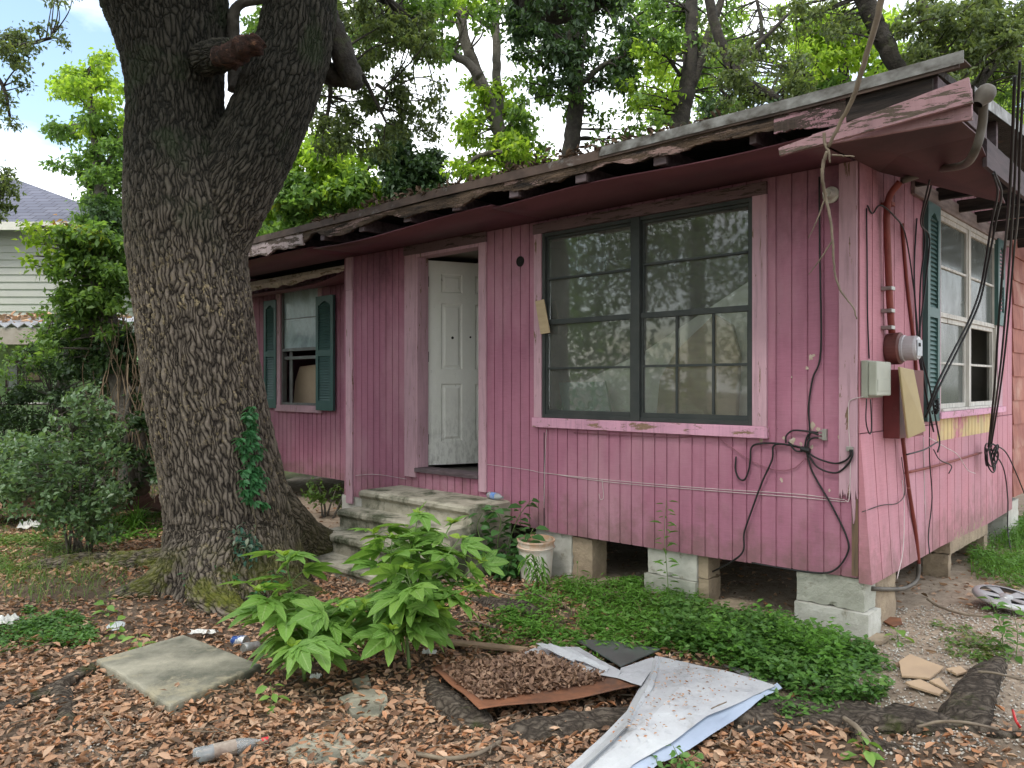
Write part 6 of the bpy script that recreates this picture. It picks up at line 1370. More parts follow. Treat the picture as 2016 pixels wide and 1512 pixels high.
# the oak's own crown overhead, above the picture: it shades the trunk tops, the roof and the yard
P = []; b = MB()
for k_ in range(75):
    cx, cy = rng.uniform(-6.5, 4.5), rng.uniform(-3.5, 8.5); cz = max(5.2, 1.6+.53*cy+1.7)+rng.uniform(0, 2.6)
    P.append(ball(230, (cx, cy, cz), (.8, .8, .5), .4))
    if k_ % 3 == 0: q0 = Vector((-2.9, 6.0, 5.6)); q1 = Vector((cx, cy, cz)); b.tube([q0, q0.lerp(q1, .5)+Vector((0, 0, .5)), q1], [.10, .06, .02], 6)
b.build('limb', M['darkbark'], oak); P = np.vstack(P); P = P[P[:, 2] > 1.9+.52*np.maximum(P[:, 1], 0)]
Vv, Ll, Ss, _ = leaves_at(P, .15, 'small'); npobj('crown', Vv, Ll, Ss, LF['oak'], oak)
# left side trees
tree('tall bright tree left of the oak against the white sky', [L3([(215, 860, 40), (210, 600, 34), (200, 400, 24), (185, 250, 14), (170, 140, 8)], 16), L3([(205, 420, 12), (150, 330, 6)], 16), L3([(200, 350, 12), (250, 240, 6)], 16)],
     blobs([(120, 150, 260, 260, 16, 1, 13, 30, 260, 'bright'), (110, 230, 260, 330, 16, 1, 12, 30, 280, 'mid'), (165, 320, 270, 480, 16, 1, 20, 32, 340, 'mid'), (150, 110, 220, 170, 16, .5, 4, 24, 160, 'bright'), (150, 400, 270, 520, 15.5, 1, 8, 34, 300, 'dark')], 11), M['greybark'], leaf='mid', size=.11, kind='five', seed=11, dens=1.3, group='trees left of the oak')
tree('grey-green sprays of a nearer tree entering at the upper left edge', [L3([(-500, 1300, 90, 8), (-420, 700, 80, 8), (-250, 200, 50, 8), (-80, 60, 22, 8), (20, 90, 10, 8), (100, 75, 6, 8)], 8), L3([(-80, 70, 14, 8), (0, 160, 8, 8), (20, 230, 5, 8)], 8), L3([(-300, 300, 24, 8), (-100, 330, 12, 8), (10, 350, 6, 8)], 8)],
     blobs([(-20, 50, 130, 110, 8, .3, 9, 20, 150, 'oak'), (-20, 100, 50, 190, 8, .3, 7, 18, 130, 'oak'), (-10, 190, 40, 250, 8, .2, 4, 14, 70, 'oak'), (-20, 320, 25, 430, 8, .3, 7, 18, 200, 'oak'), (100, -20, 160, 5, 8, .2, 3, 14, 90, 'oak')], 12), M['darkbark'], leaf='oak', size=.05, seed=12, group='trees left of the oak', twig=.003)
# vine-covered stump tree
vt = tree('leaning dead trunk smothered in climbing vines beside the grey house', [L3([(265, 960, 60), (262, 880, 48), (240, 760, 42), (222, 680, 40), (205, 600, 38), (190, 520, 30), (180, 470, 20)], 8.5), L3([(285, 960, 20), (280, 860, 18), (275, 760, 14)], 8.4), L3([(262, 960, 14), (250, 860, 12), (255, 760, 9)], 8.2), L3([(222, 680, 16), (160, 640, 10), (110, 620, 6)], 8.5)],
     blobs([(110, 450, 250, 620, 8.4, .35, 34, 24, 210, 'mid'), (50, 440, 140, 530, 8.3, .25, 9, 13, 60, 'bright'), (80, 560, 240, 690, 8.5, .35, 14, 22, 120, 'mid'), (120, 600, 250, 720, 8.6, .35, 8, 22, 120, 'dark'), (170, 660, 300, 800, 8.6, .3, 14, 26, 190, 'dark'), (120, 440, 190, 480, 8.3, .2, 4, 16, 70, 'yel'), (105, 425, 125, 440, 8.3, .1, 1, 9, 26, 'orange')], 13), M['greybark'], leaf='mid', size=.075, kind='five', seed=13, group='trees left of the oak')
# dry vine stems hanging round it
b = MB()
for k in range(60):
    x0 = random.uniform(180, 320); y0_ = random.uniform(560, 720); p = [at(x0, y0_, random.uniform(8.1, 8.6))]
    for j in range(5): q = p[-1]+Vector((random.uniform(-.12, .12), random.uniform(-.06, .06), random.uniform(-.42, -.15))); q.z = max(q.z, .05); p.append(q)
    b.tube([Vector(v) for v in crom([tuple(v) for v in p], 3)], random.uniform(.003, .008), 4)
b.build('dry_vines', simple('dry_vine', (.22, .16, .10), (.12, .09, .06), 9, rough=.9), vt)
# hedge and thickets
def bush(label, px, py, Y_, regs, seed, leaf, size=.06, kind='small', wood=None, stems=6, cat='bush', name='bush', group=None, droop=.2, hpx=160, twig=.003):
    g_ = gd(px, py) if Y_ is None else Vector((*at(px, py, Y_)[:2], 0)); Yb = g_.y; rs = random.Random(seed); limbs = []
    for k in range(stems):
        a = rs.uniform(-.35, .35); x0 = g_.x+rs.uniform(-.12, .12); h = hpx*Yb/FPX*rs.uniform(.7, 1)
        limbs.append([(x0, Yb+rs.uniform(-.1, .1), float(gz(x0, Yb))-.02, .014), (x0+a*h*.4, Yb, h*.45, .010), (x0+a*h, Yb+rs.uniform(-.2, .2), h, .005)])
    return tree(label, limbs, blobs(regs, seed), wood or M['greybark'], leaf=leaf, size=size, kind=kind, seed=seed, cat=cat, name=name, group=group, droop=droop, twig=twig)
bush('dark tangled hedge along the fence at the far left', 60, 0, 9.5, [(40, 690, 300, 900, 9.5, .5, 26, 30, 330, 'dark'), (160, 780, 330, 960, 8.3, .4, 16, 26, 260, 'dark'), (-40, 900, 300, 985, 8.6, .4, 18, 24, 240, 'dark'), (-20, 850, 160, 960, 8.6, .3, 8, 20, 150, 'mid'), (60, 620, 220, 760, 9.3, .3, 8, 24, 150, 'mid'), (-40, 760, 230, 900, 9.5, .4, 22, 28, 230, 'dark'), (-40, 660, 110, 760, 9.4, .4, 9, 20, 80, 'mid'), (150, 720, 300, 900, 9.6, .4, 12, 28, 180, 'dark'), (-40, 880, 120, 960, 9.5, .3, 6, 22, 120, 'mid')], 21, 'dark', .06, stems=14, group='bushes at the left', hpx=240)
LF['privet'] = leafmat('privet_leaf', [(.10, .18, .075), (.15, .25, .11), (.06, .115, .05), (.20, .30, .15)], .4, .35)
bush('grey-green upright shrub with slender stems left of the oak', 150, 1095, None, [(20, 880, 240, 1010, 6.9, .35, 30, 24, 90, 'privet'), (110, 790, 240, 900, 7.0, .3, 15, 17, 60, 'privet'), (10, 860, 120, 900, 7.0, .3, 6, 16, 50, 'privet'), (90, 990, 230, 1060, 6.8, .25, 10, 20, 80, 'privet'), (140, 760, 200, 820, 7, .2, 5, 13, 40, 'privet'), (-20, 900, 60, 980, 7.2, .3, 8, 24, 100, 'privet')], 22, 'privet', .06, 'five', stems=9, group='bushes at the left', hpx=260, droop=-.3)
bush('leafy thicket behind the oak foot beside the wing', 640, 0, 9.0, [(590, 950, 680, 1000, 9.0, .2, 6, 12, 50, 'mid')], 23, 'mid', .06, 'five', stems=5, hpx=80, group='bushes at the left')
# far tree line closing the view between and beyond the trees, and unseen trees added, thickened to darken the window reflections
k = 0
for (x0, Yt, h, s_) in ((-16, 38, 7, 1), (-9, 42, 8, 2), (3, 44, 8, 3), (12, 40, 8, 4), (21, 36, 9, 5), (30, 34, 9, 6)):
    t = emp('far_tree', (x0, Yt, 0), 0, label=('', 'far tree low behind the grey house', 'far tree behind the bright bushy tree', 'far tree behind the leaning grey tree', 'far tree behind the forked tree', 'far tree behind the roof right part', 'farthest tree beyond the right edge')[s_], cat='tree', group='far tree line')
    b = MB(); b.tube([(x0, Yt, -.2), (x0, Yt, h*.6)], [.3, .15], 8); b.build('trunk', M['darkbark'], t)
    P = np.vstack([ball(900, (x0+rng.normal()*2.4, Yt+rng.normal()*1.5, h*.58+rng.normal()*h*.16), (1.5, 1.4, 1.3), .4) for _ in range(12)])
    Vv, Ll, Ss, _ = leaves_at(P, .24, 'small'); npobj('crown', Vv, Ll, Ss, LF['mid' if s_ % 2 else 'bright'], t)
MIR = ('unseen leftmost tree added for the window panes to mirror', 'unseen tree beyond the far left, added for the panes to mirror', 'unseen tree added behind the viewpoint to the left', 'unseen tree added straight behind the viewpoint', 'unseen tree added behind the viewpoint to the right')
for s_, (x0, Yt, h) in enumerate(((-12, 1.5, 8), (-15, 7.5, 9), (-9, -7, 8), (-3, -11, 9), (6, -9, 8))):
    t = emp('unseen_tree', (x0, Yt, 0), 0, label=MIR[s_], cat='tree', group='unseen trees added for reflections')
    b = MB(); b.tube([(x0, Yt, -.2), (x0, Yt, h*.7)], [.3, .15], 8); b.build('trunk', M['darkbark'], t)
    P = np.vstack([ball(700, (x0+rng.normal()*2., Yt+rng.normal()*2.2, h*.5+rng.normal()*h*.22), (1.3, 1.4, 1.1), .4) for _ in range(24)])
    Vv, Ll, Ss, _ = leaves_at(P, .17, 'small'); npobj('crown', Vv, Ll, Ss, LF['mid'], t)
# ================================================================ low plants
LF['weed'] = leafmat('ragweed_leaf', [(.16, .31, .06), (.20, .37, .075), (.13, .26, .05), (.25, .42, .09)], .4, .45, rib=(.27, .42, .14))
LF['young'] = leafmat('young_leaf', [(.3, .42, .06), (.24, .38, .05)], .4)
LF['poke'] = leafmat('round_leaf', [(.06, .16, .045), (.085, .20, .06), (.045, .12, .035)], .35, .4)
LF['cover'] = leafmat('cover_leaf', [(.085, .20, .04), (.12, .26, .055), (.06, .14, .035), (.17, .32, .07)], .4, .5)
LF['coverb'] = leafmat('lance_leaf', [(.10, .24, .03), (.14, .31, .045), (.07, .17, .025)], .35, .5)
LF['ivy'] = leafmat('creeper_leaf', [(.05, .17, .06), (.07, .22, .08), (.04, .13, .05)], .3, .4)
LF['bluegreen'] = leafmat('blue_ivy_leaf', [(.04, .12, .085), (.06, .16, .11), (.3, .34, .25)], .25, .4)
LF['grass'] = leafmat('grass_blade', [(.10, .2, .04), (.15, .26, .05), (.07, .14, .03), (.3, .3, .12)], .35, .5)
M['stem'] = simple('green_stem', (.14, .22, .06), (.1, .16, .05), 9, rough=.6, bump=0)
M['stemred'] = simple('brown_stem', (.16, .13, .07), (.1, .08, .05), 9, rough=.7, bump=0)
def palm_t():
    Vs, Fs, Us = [], [], []; o = 0
    for ang, L_, w_ in ((0, 1, .36), (.66, .86, .30), (-.66, .86, .30), (1.3, .52, .26), (-1.3, .52, .26)):
        n = 7; ys = np.linspace(0, 1, n)
        for i, y in enumerate(ys):
            ww = w_/2*(math.sin(math.pi*min(1, .06+y*.94)**.9))**.75*(1+.10*(i % 2)) if i < n-1 else .002
            z = -.16*(y*L_)**2+.001*abs(ang)*10
            for s_ in (-1, 0, 1):
                x_ = s_*ww*L_**.5; yy = y*L_-(.02 if s_ else 0); zz = z+abs(s_)*ww*.35
                ca, sa = math.cos(ang), math.sin(ang); Vs.append((x_*ca-yy*sa, x_*sa+yy*ca, zz)); Us.append((.5+s_*.5, y))
        for i in range(n-1):
            for c_ in (0, 1):
                a = o+i*3+c_; Fs.append((a, a+1, a+4, a+3))
        o += n*3
    return np.array(Vs), np.array(Fs), np.array(Us)
T_palm, F_palm, U_palm = palm_t()
def dirmat(D, roll):
    """rotation matrices whose +y axis is D (n,3)"""
    D = D/np.linalg.norm(D, axis=1)[:, None]; up = np.tile([0, 0, 1.], (len(D), 1)); X_ = np.cross(D, up); X_ /= np.linalg.norm(X_, axis=1)[:, None]+1e-9; Z_ = np.cross(X_, D)
    c_, s_ = np.cos(roll)[:, None], np.sin(roll)[:, None]; X2 = X_*c_+Z_*s_; Z2 = -X_*s_+Z_*c_; return np.stack([X2, D, Z2], 2)
def ragweed(label, stems, seed, size=.19):
    """stems: list of px paths [(px,py,Y)...]; leaves opposite along each"""
    rs = random.Random(seed); p0 = stems[0][0]; g_ = Vector(p0)
    t = emp('giant_weed', Vector((g_.x, g_.y, float(gz(g_.x, g_.y)))), 0, label=label, cat='weed', group='broad-leaved weeds in front of the steps')
    sm_ = MB(); LP, LD, LS, YP, YD, YS = [], [], [], [], [], []
    for si, P in enumerate(stems):
        C_0 = crom([tuple(p) for p in P], 8); r0 = .011 if si == 0 else .005; sm_.tube([Vector(p) for p in C_0], list(np.linspace(r0, .003, len(C_0))), 7)
        s_ = np.concatenate([[0], np.cumsum(np.linalg.norm(np.diff(C_0, axis=0), axis=1))]); L_ = s_[-1]; d = .26*L_ if si == 0 else .03; ph = rs.uniform(0, 3)
        while d < L_:
            q = np.array([np.interp(d, s_, C_0[:, k]) for k in range(3)]); f = d/L_
            for side in (0, math.pi):
                a = ph+side+rs.uniform(-.35, .35); pet = rs.uniform(.07, .15)*(1.15-.6*f); el = rs.uniform(.0, .45)+.35*f
                dr = np.array([math.cos(a)*math.cos(el), math.sin(a)*math.cos(el), math.sin(el)]); e = q+dr*pet
                sm_.tube([Vector(q), Vector(q+dr*pet*.5+np.array([0, 0, .008])), Vector(e)], .0022, 5, cap=False)
                dd = dr.copy(); dd[2] = dr[2]-rs.uniform(.2, .7); LP.append(e); LD.append(dd); LS.append(size*rs.uniform(.6, 1.08)*(1.08-.38*f**3))
            ph += math.pi/2+rs.uniform(-.3, .3); d += rs.uniform(.06, .11)
        for k in range(7):
            a = k*2.4; YP.append(C_0[-1]); YD.append([math.cos(a), math.sin(a), rs.uniform(.2, 1.3)]); YS.append(rs.uniform(.03, .075))
    sm_.build('stem', M['stem'], t, smooth=True)
    n = len(LP); LP, LD = np.array(LP), np.array(LD); Vv, Ll, Ss, Uu = inst(T_palm, F_palm, LP, dirmat(LD, rng.normal(0, .5, n)), np.array(LS), U_palm)
    npobj('leaves', Vv, Ll, Ss, LF['weed'], t, uv=Uu, smooth=True)
    for s0 in range(0, len(YP), 7):
        Vv, Ll, Ss, _ = inst(T_oval, F_oval, np.array(YP[s0:s0+7]), dirmat(np.array(YD[s0:s0+7]), rng.normal(0, .3, 7)), np.array(YS[s0:s0+7])); npobj('shoot', Vv, Ll, Ss, LF['young'], t)
    return t
def A(px, py, Y_): return at(px, py, Y_)
g1 = gd(600, 1345); g2 = gd(806, 1322)
ragweed('left broad-leaved green weed in front of the oak foot', [[g1, A(590, 1250, 4.25), A(575, 1160, 4.25), A(560, 1095, 4.2)], [A(592, 1262, 4.25), A(640, 1220, 4.15), A(672, 1195, 4.1)], [A(588, 1240, 4.25), A(545, 1200, 4.1), A(508, 1165, 4.0)], [A(596, 1300, 4.25), A(620, 1290, 4.05), A(632, 1270, 4.0)], [A(590, 1240, 4.2), A(600, 1270, 3.95), A(575, 1275, 3.85)]], 31, .235)
ragweed('tall bushy broad-leaved weed in front of the concrete steps', [[g2, A(800, 1220, 4.4), A(808, 1110, 4.45), A(822, 1015, 4.5)], [A(802, 1230, 4.4), A(770, 1150, 4.3), A(772, 1060, 4.3)], [A(804, 1190, 4.4), A(860, 1120, 4.35), A(905, 1060, 4.4)], [A(804, 1180, 4.4), A(880, 1160, 4.3), A(945, 1105, 4.35)], [A(800, 1240, 4.4), A(845, 1215, 4.2), A(865, 1200, 4.1)], [A(800, 1250, 4.4), A(750, 1230, 4.25), A(718, 1190, 4.2)], [A(800, 1230, 4.4), A(780, 1250, 4.15), A(770, 1240, 4.0)], [A(808, 1110, 4.45), A(760, 1080, 4.4), A(735, 1050, 4.5)], [A(803, 1220, 4.4), A(810, 1170, 4.15), A(800, 1120, 4.1)], [A(806, 1150, 4.45), A(860, 1080, 4.6), A(890, 1030, 4.7)], [A(804, 1200, 4.4), A(900, 1190, 4.25), A(930, 1160, 4.25)]], 32, .235)
ragweed('small seedling weed right of the tall one', [[gd(700, 1262), A(702, 1235, 4.75), A(700, 1215, 4.75)]], 33, .12)
def sprig(label, stems, leafk, size, seed, kind='oval', gap=.05, name='weed', cat='weed', group=None, two=True, el=(.0, .6), droop=.4, sr=.003, stemmat=None):
    rs = random.Random(seed); g_ = Vector(stems[0][0]); t = emp(name, Vector((g_.x, g_.y, float(gz(g_.x, g_.y)))), 0, label=label, cat=cat, group=group); sm_ = MB(); LP, LD, LS = [], [], []
    for P in stems:
        C_0 = crom([tuple(p) for p in P], 6); sm_.tube([Vector(p) for p in C_0], list(np.linspace(sr, sr*.4, len(C_0))), 6)
        s_ = np.concatenate([[0], np.cumsum(np.linalg.norm(np.diff(C_0, axis=0), axis=1))]); d = gap*.6; ph = rs.uniform(0, 6)
        while d <= s_[-1]+1e-6:
            q = np.array([np.interp(d, s_, C_0[:, k]) for k in range(3)])
            for side in ((0, math.pi) if two else (0,)):
                a = ph+side+rs.uniform(-.4, .4); e_ = rs.uniform(*el); dr = np.array([math.cos(a)*math.cos(e_), math.sin(a)*math.cos(e_), math.sin(e_)]); e = q+dr*size*.2
                LP.append(e); dd = dr.copy(); dd[2] -= droop; LD.append(dd); LS.append(size*rs.uniform(.6, 1.15))
            ph += 2.4 if not two else 1.57; d += gap*rs.uniform(.7, 1.3)
    sm_.build('stem', stemmat or M['stem'], t, smooth=True); T, Fc = tpl(kind) if kind != 'lance' else (T_oval*np.array([.38, 1, 1]), F_oval)
    Vv, Ll, Ss, _ = inst(T, Fc, np.array(LP), dirmat(np.array(LD), rng.normal(0, .4, len(LP))), np.array(LS)); npobj('leaves', Vv, Ll, Ss, LF[leafk], t); return t
gp = gd(1000, 1140)
sprig('round-leaved sapling beside the bucket and the steps', [[gp, A(1000, 1080, gp.y), A(1020, 1020, gp.y), A(1045, 985, gp.y-.1)], [gp, A(980, 1080, gp.y), A(985, 1020, gp.y), A(960, 1000, gp.y)], [gp, A(960, 1090, gp.y), A(940, 1040, gp.y), A(950, 1010, gp.y)], [gp, A(1020, 1110, gp.y-.1), A(1035, 1070, gp.y-.15), A(1050, 1040, gp.y-.2)], [gp, A(990, 1110, gp.y-.2), A(965, 1090, gp.y-.2)], [gp, A(1000, 1120, gp.y-.2), A(1012, 1090, gp.y-.2)]], 'poke', .13, 41, gap=.04, sr=.006)
gp = gd(1070, 1170)
sprig('drooping narrow-leaved weed in front of the bucket', [[gp, A(1055, 1120, gp.y), A(1045, 1090, gp.y), A(1035, 1110, gp.y-.05)], [gp, A(1065, 1120, gp.y), A(1060, 1095, gp.y), A(1075, 1130, gp.y-.05)], [gp, A(1050, 1130, gp.y), A(1030, 1100, gp.y)]], 'coverb', .085, 42, 'lance', .022, droop=1.2)
gp = gd(1318, 1190)
sprig('tall thin weed standing before the white pier', [[gp, A(1312, 1110, gp.y), A(1308, 1050, gp.y), A(1312, 985, gp.y)]], 'coverb', .09, 43, 'lance', .018, two=False, droop=-.1, el=(-.2, .3))
gp = gd(1140, 1180); sprig('upright grassy stem among the ground cover', [[gp, A(1136, 1140, gp.y), A(1138, 1110, gp.y)]], 'coverb', .12, 44, 'lance', .05, two=False)
gp = gd(1770, 1268); sprig('small bright weed on the dirt by the corner pier', [[gp, A(1766, 1245, gp.y), A(1770, 1232, gp.y)]], 'weed', .10, 45, 'oval', .03)
GW = 'weeds at the right edge'
for k, (px, py, tx, ty, lb) in enumerate(((1975, 1290, 1950, 1180, 'leafy stem rising over the hubcap'), (2000, 1300, 1990, 1190, 'leafy stem at the right edge below the hubcap'), (1960, 1280, 1975, 1215, 'short leafy stem left of the edge weeds'))):
    gp = gd(px, py); sprig(lb, [[gp, A((px+tx)/2+8, (py+ty)/2, gp.y), A(tx, ty, gp.y)]], 'cover', .07, 50+k, 'oval', .03, group=GW)
gp = gd(1345, 1530); sprig('leafy weed at the bottom edge in front of the white sheet', [[gp, A(1335, 1490, gp.y), A(1325, 1468, gp.y)], [gp, A(1355, 1500, gp.y), A(1375, 1480, gp.y)], [gp, A(1300, 1510, gp.y), A(1290, 1490, gp.y)], [gp, A(1350, 1520, gp.y-.05), A(1385, 1505, gp.y-.05)], [gp, A(1330, 1520, gp.y), A(1340, 1495, gp.y)]], 'cover', .045, 54, 'oval', .018)
for k, (px, py, lb) in enumerate(((530, 1395, 'tiny green seedling by the slab corner'), (225, 1262, 'seedling over the plastic lid'), (268, 1290, 'seedling beyond the slab left corner'), (205, 1215, 'pale-leaved seedling at the mossy root'), (1692, 1500, 'low green tuft near the bottom right'))):
    gp = gd(px, py); sprig(lb, [[gp, gp+Vector((.02, 0, .05)), gp+Vector((.0, .01, .12))]], 'weed', .08, 60+k, 'oval', .03, group='seedlings in the leaves')
gp = gd(400, 1195)
sprig('creeper seedlings on the mossy foot of the oak', [[gp, gp+Vector((.0, .1, .15)), gp+Vector((.05, .1, .3))], [gp, gp+Vector((-.1, .1, .12)), gp+Vector((-.18, .1, .22))], [gp, gp+Vector((.12, .05, .1)), gp+Vector((.22, .08, .2))], [gp+Vector((.3, .1, 0)), gp+Vector((.42, .1, .12)), gp+Vector((.5, .1, .22))], [gp, gp+Vector((.05, -.05, .08)), gp+Vector((.12, -.08, .12))]], 'ivy', .07, 66, 'oval', .022)
# creeper on the trunk
def surf(px, py):                 # front of the oak trunk at a photographed point
    r_ = _ray(px, py); P = paths[0]; best_ = None
    for Y_ in np.arange(5.3, 6.9, .02):
        p = Vector((r_.x*Y_, Y_, CH+r_.z*Y_)); k = np.argmin(np.abs(P[:, 2]-p.z)); 
        if (Vector((P[k, 0], P[k, 1], P[k, 2]))-p).length < P[k, 3]*1.01: return p
    return Vector((r_.x*6.0, 6.0, CH+r_.z*6.0))
rs = random.Random(5); cr = emp('creeper', surf(497, 1010), 0, label='five-leaved green creeper climbing the right side of the oak trunk', cat='creeper')
b = MB(); LP, LD, LS, L2P, L2D, L2S = [], [], [], [], [], []
pts = [surf(500+6*math.sin(k*.7), 1060-k*12) for k in range(21)]
b.tube([p+Vector((0, -.02, 0)) for p in pts], .003, 5)
b.build('stem', M['stemred'], cr)
for k in range(64):
    py = rs.uniform(800, 1000)**1.0; wd = 8 if py < 860 else 22; px = 497+rs.uniform(-wd, wd)+(6 if py > 900 else 0); p = surf(px, py)+Vector((0, -.05, 0))
    for j in range(5):
        a = -math.pi/2+(j-2)*.62+rs.uniform(-.15, .15); LP.append(p); LD.append([math.cos(a), -.35, math.sin(a)]); LS.append(rs.uniform(.045, .075))
for k in range(26):
    px = 492+rs.uniform(-18, 25); py = rs.uniform(1035, 1100); p = surf(px, py)+Vector((0, -.08, 0))
    for j in range(5): a = rs.uniform(0, 6.28); L2P.append(p+Vector((rs.uniform(-.04, .04), 0, rs.uniform(-.04, .04)))); L2D.append([math.cos(a), -.4, math.sin(a)]); L2S.append(rs.uniform(.03, .06))
Vv, Ll, Ss, _ = inst(T_oval, F_oval, np.array(LP, float), dirmat(np.array(LD, float), rng.normal(0, .4, len(LP))), np.array(LS)); npobj('leaves', Vv, Ll, Ss, LF['ivy'], cr)
Vv, Ll, Ss, _ = inst(T_oval, F_oval, np.array(L2P, float), dirmat(np.array(L2D, float), rng.normal(0, .4, len(L2P))), np.array(L2S)); npobj('lower_leaves', Vv, Ll, Ss, LF['bluegreen'], cr, label='bluish leaves low on the creeper')
# ground cover patches
def cover(label, poly, N_, size, hmax, leafk, kind='five', name='ground_cover', per=9, lance=False, seed=0):
    xs, ys = [], []; n0 = 0
    P_ = [gd(*p) for p in poly]; x0, x1 = min(p.x for p in P_)-.1, max(p.x for p in P_)+.1; y0_, y1_ = min(p.y for p in P_)-.1, max(p.y for p in P_)+.1
    wp = [(p.x, p.y) for p in P_]
    while n0 < N_:
        x = rng.uniform(x0, x1, 4000); y = rng.uniform(y0_, y1_, 4000); e = fbm(x*3.5, y*3.5, 4)*.40; k = inpoly(x+e, y-e, wp) & (rng.random(4000) < .5+fbm(x*3+seed, y*3, 3)*2.4); xs.append(x[k]); ys.append(y[k]); n0 += k.sum()
    x = np.concatenate(xs)[:N_]; y = np.concatenate(ys)[:N_]; hh = hmax*(.35+.9*np.clip(.5+fbm(x*2.2+seed, y*2.2, 3)*1.6, 0, 1))*rng.uniform(.5, 1.1, N_)
    LP = []; f = np.tile(np.linspace(.15, 1, per), N_); X_ = np.repeat(x, per)+rng.normal(0, size*.5, N_*per); Y_ = np.repeat(y, per)+rng.normal(0, size*.5, N_*per); Z_ = gz(X_, Y_)+np.repeat(hh, per)*f
    P = np.stack([X_, Y_, Z_], 1); a = rng.uniform(0, 6.28, len(P)); D = np.stack([np.cos(a), np.sin(a), rng.uniform(-.3, .6, len(P))], 1)
    T, Fc = tpl(kind); 
    if lance: T = T*np.array([.5, 1, 1])
    Vv, Ll, Ss, _ = inst(T, Fc, P, dirmat(D, rng.normal(0, .4, len(P))), size*rng.uniform(.6, 1.25, len(P)))
    return npobj(name, Vv, Ll, Ss, LF[leafk], kind='stuff', label=label, cat='ground cover')
cover('bright lance-leaved ground cover spreading in front of the piers', [(1010, 1195), (1110, 1150), (1270, 1150), (1400, 1200), (1420, 1290), (1290, 1300), (1180, 1280), (1040, 1262), (990, 1215)], 1200, .05, .10, 'coverb', lance=True, seed=1)
cover('thick leafy weed patch from the white pier to the tile shards', [(1290, 1210), (1420, 1222), (1560, 1245), (1690, 1285), (1785, 1330), (1800, 1375), (1700, 1398), (1560, 1392), (1500, 1340), (1330, 1305)], 1150, .046, .17, 'cover', 'five', seed=2)
cover('taller pale-tipped weeds standing up out of the leafy patch', [(1330, 1230), (1560, 1260), (1690, 1300), (1740, 1350), (1560, 1370), (1400, 1310)], 120, .04, .26, 'coverb', 'five', seed=12, per=14)
cover('sparse low weeds between the root lump and the weed patch', [(900, 1240), (1010, 1230), (1240, 1290), (1180, 1310), (960, 1290)], 160, .045, .06, 'coverb', lance=True, seed=3)
cover('low weeds on the dirt just behind the flat root', [(1500, 1385), (1700, 1390), (1680, 1420), (1530, 1425)], 170, .04, .08, 'cover', seed=4)
cover('grassy weeds beyond the hollow block pier at the right', [(1900, 1130), (1945, 1080), (2060, 1020), (2060, 1160), (1980, 1160)], 900, .045, .16, 'coverb', lance=True, seed=5)
cover('green creeping patch at the left edge beyond the slab', [(-30, 1240), (60, 1215), (165, 1225), (175, 1262), (80, 1290), (-30, 1300)], 420, .035, .06, 'cover', seed=6)
cover('yellow-green weeds below the shrub at the left edge', [(-60, 1060), (120, 1060), (160, 1110), (60, 1130), (-60, 1140)], 500, .05, .07, 'grass', lance=True, seed=7)
cover('low greenery around the oak roots at the left', [(160, 1010), (320, 1000), (320, 1060), (180, 1080)], 260, .05, .08, 'coverb', seed=8)
cover('bits of green on the sandy ground at the right', [(1790, 1240), (1950, 1240), (1960, 1300), (1850, 1310)], 60, .035, .05, 'grass', seed=9)
# grasses
def grass(label, poly, N_, L_, seed=0, wd=.006, cat='grass', name='grass', leafk='grass', bend=.6, kind='stuff'):
    P_ = [gd(*p) for p in poly]; wp = [(p.x, p.y) for p in P_]; xs, ys = [], []; n0 = 0
    x0, x1 = min(p[0] for p in wp), max(p[0] for p in wp); y0_, y1_ = min(p[1] for p in wp), max(p[1] for p in wp)
    while n0 < N_: x = rng.uniform(x0, x1, 3000); y = rng.uniform(y0_, y1_, 3000); k = inpoly(x, y, wp); xs.append(x[k]); ys.append(y[k]); n0 += k.sum()
    x = np.concatenate(xs)[:N_]; y = np.concatenate(ys)[:N_]; n = N_; a = rng.uniform(0, 6.28, n); l = L_*rng.uniform(.4, 1.1, n); bd = rng.uniform(.2, 1, n)*bend; z = gz(x, y)
    V = []; st_ = 4
    for k in range(st_+1):
        t = k/st_; r_ = l*t*np.sin(bd*t*1.5); h = l*t*np.cos(bd*t*1.5); w_ = wd*(1-t*.95); dx, dy = np.cos(a), np.sin(a)
        for s_ in (-1, 1): V.append(np.stack([x+dx*r_-dy*w_*s_, y+dy*r_+dx*w_*s_, z+h], 1))
    V = np.stack(V, 1); m_ = V.shape[1]; Fc = np.array([(2*k, 2*k+1, 2*k+3, 2*k+2) for k in range(st_)]); L2 = (Fc[None]+(np.arange(n)*m_)[:, None, None]).reshape(-1)
    return npobj(name, V.reshape(-1, 3), L2, np.full(n*st_, 4), LF[leafk], kind=kind, label=label, cat=cat, base=(0, 0, 0))
grass('strap-leaved clump by the left side of the oak', [(255, 1040), (275, 1035), (285, 1045), (262, 1050)], 40, .45, wd=.012, leafk='coverb', bend=1.1, kind=None, name='daylily', cat='plant')
grass('wispy dry grass straggling below the shrub', [(-60, 1110), (240, 1090), (260, 1180), (100, 1200), (-60, 1180)], 900, .22, bend=1.3, wd=.003)
grass('thin grass among the weeds in front of the piers', [(1030, 1150), (1300, 1160), (1400, 1280), (1100, 1270)], 260, .16, bend=1.1, wd=.003)
grass('short grass beyond the trees at the left', [(-100, 1000), (330, 960), (330, 1040), (-100, 1080)], 1800, .14, bend=1., wd=.005)
grass('grass tufts beyond the block pier at the right', [(1900, 1140), (1960, 1060), (2060, 1030), (2060, 1150)], 500, .25, bend=1.1, wd=.004, leafk='coverb')
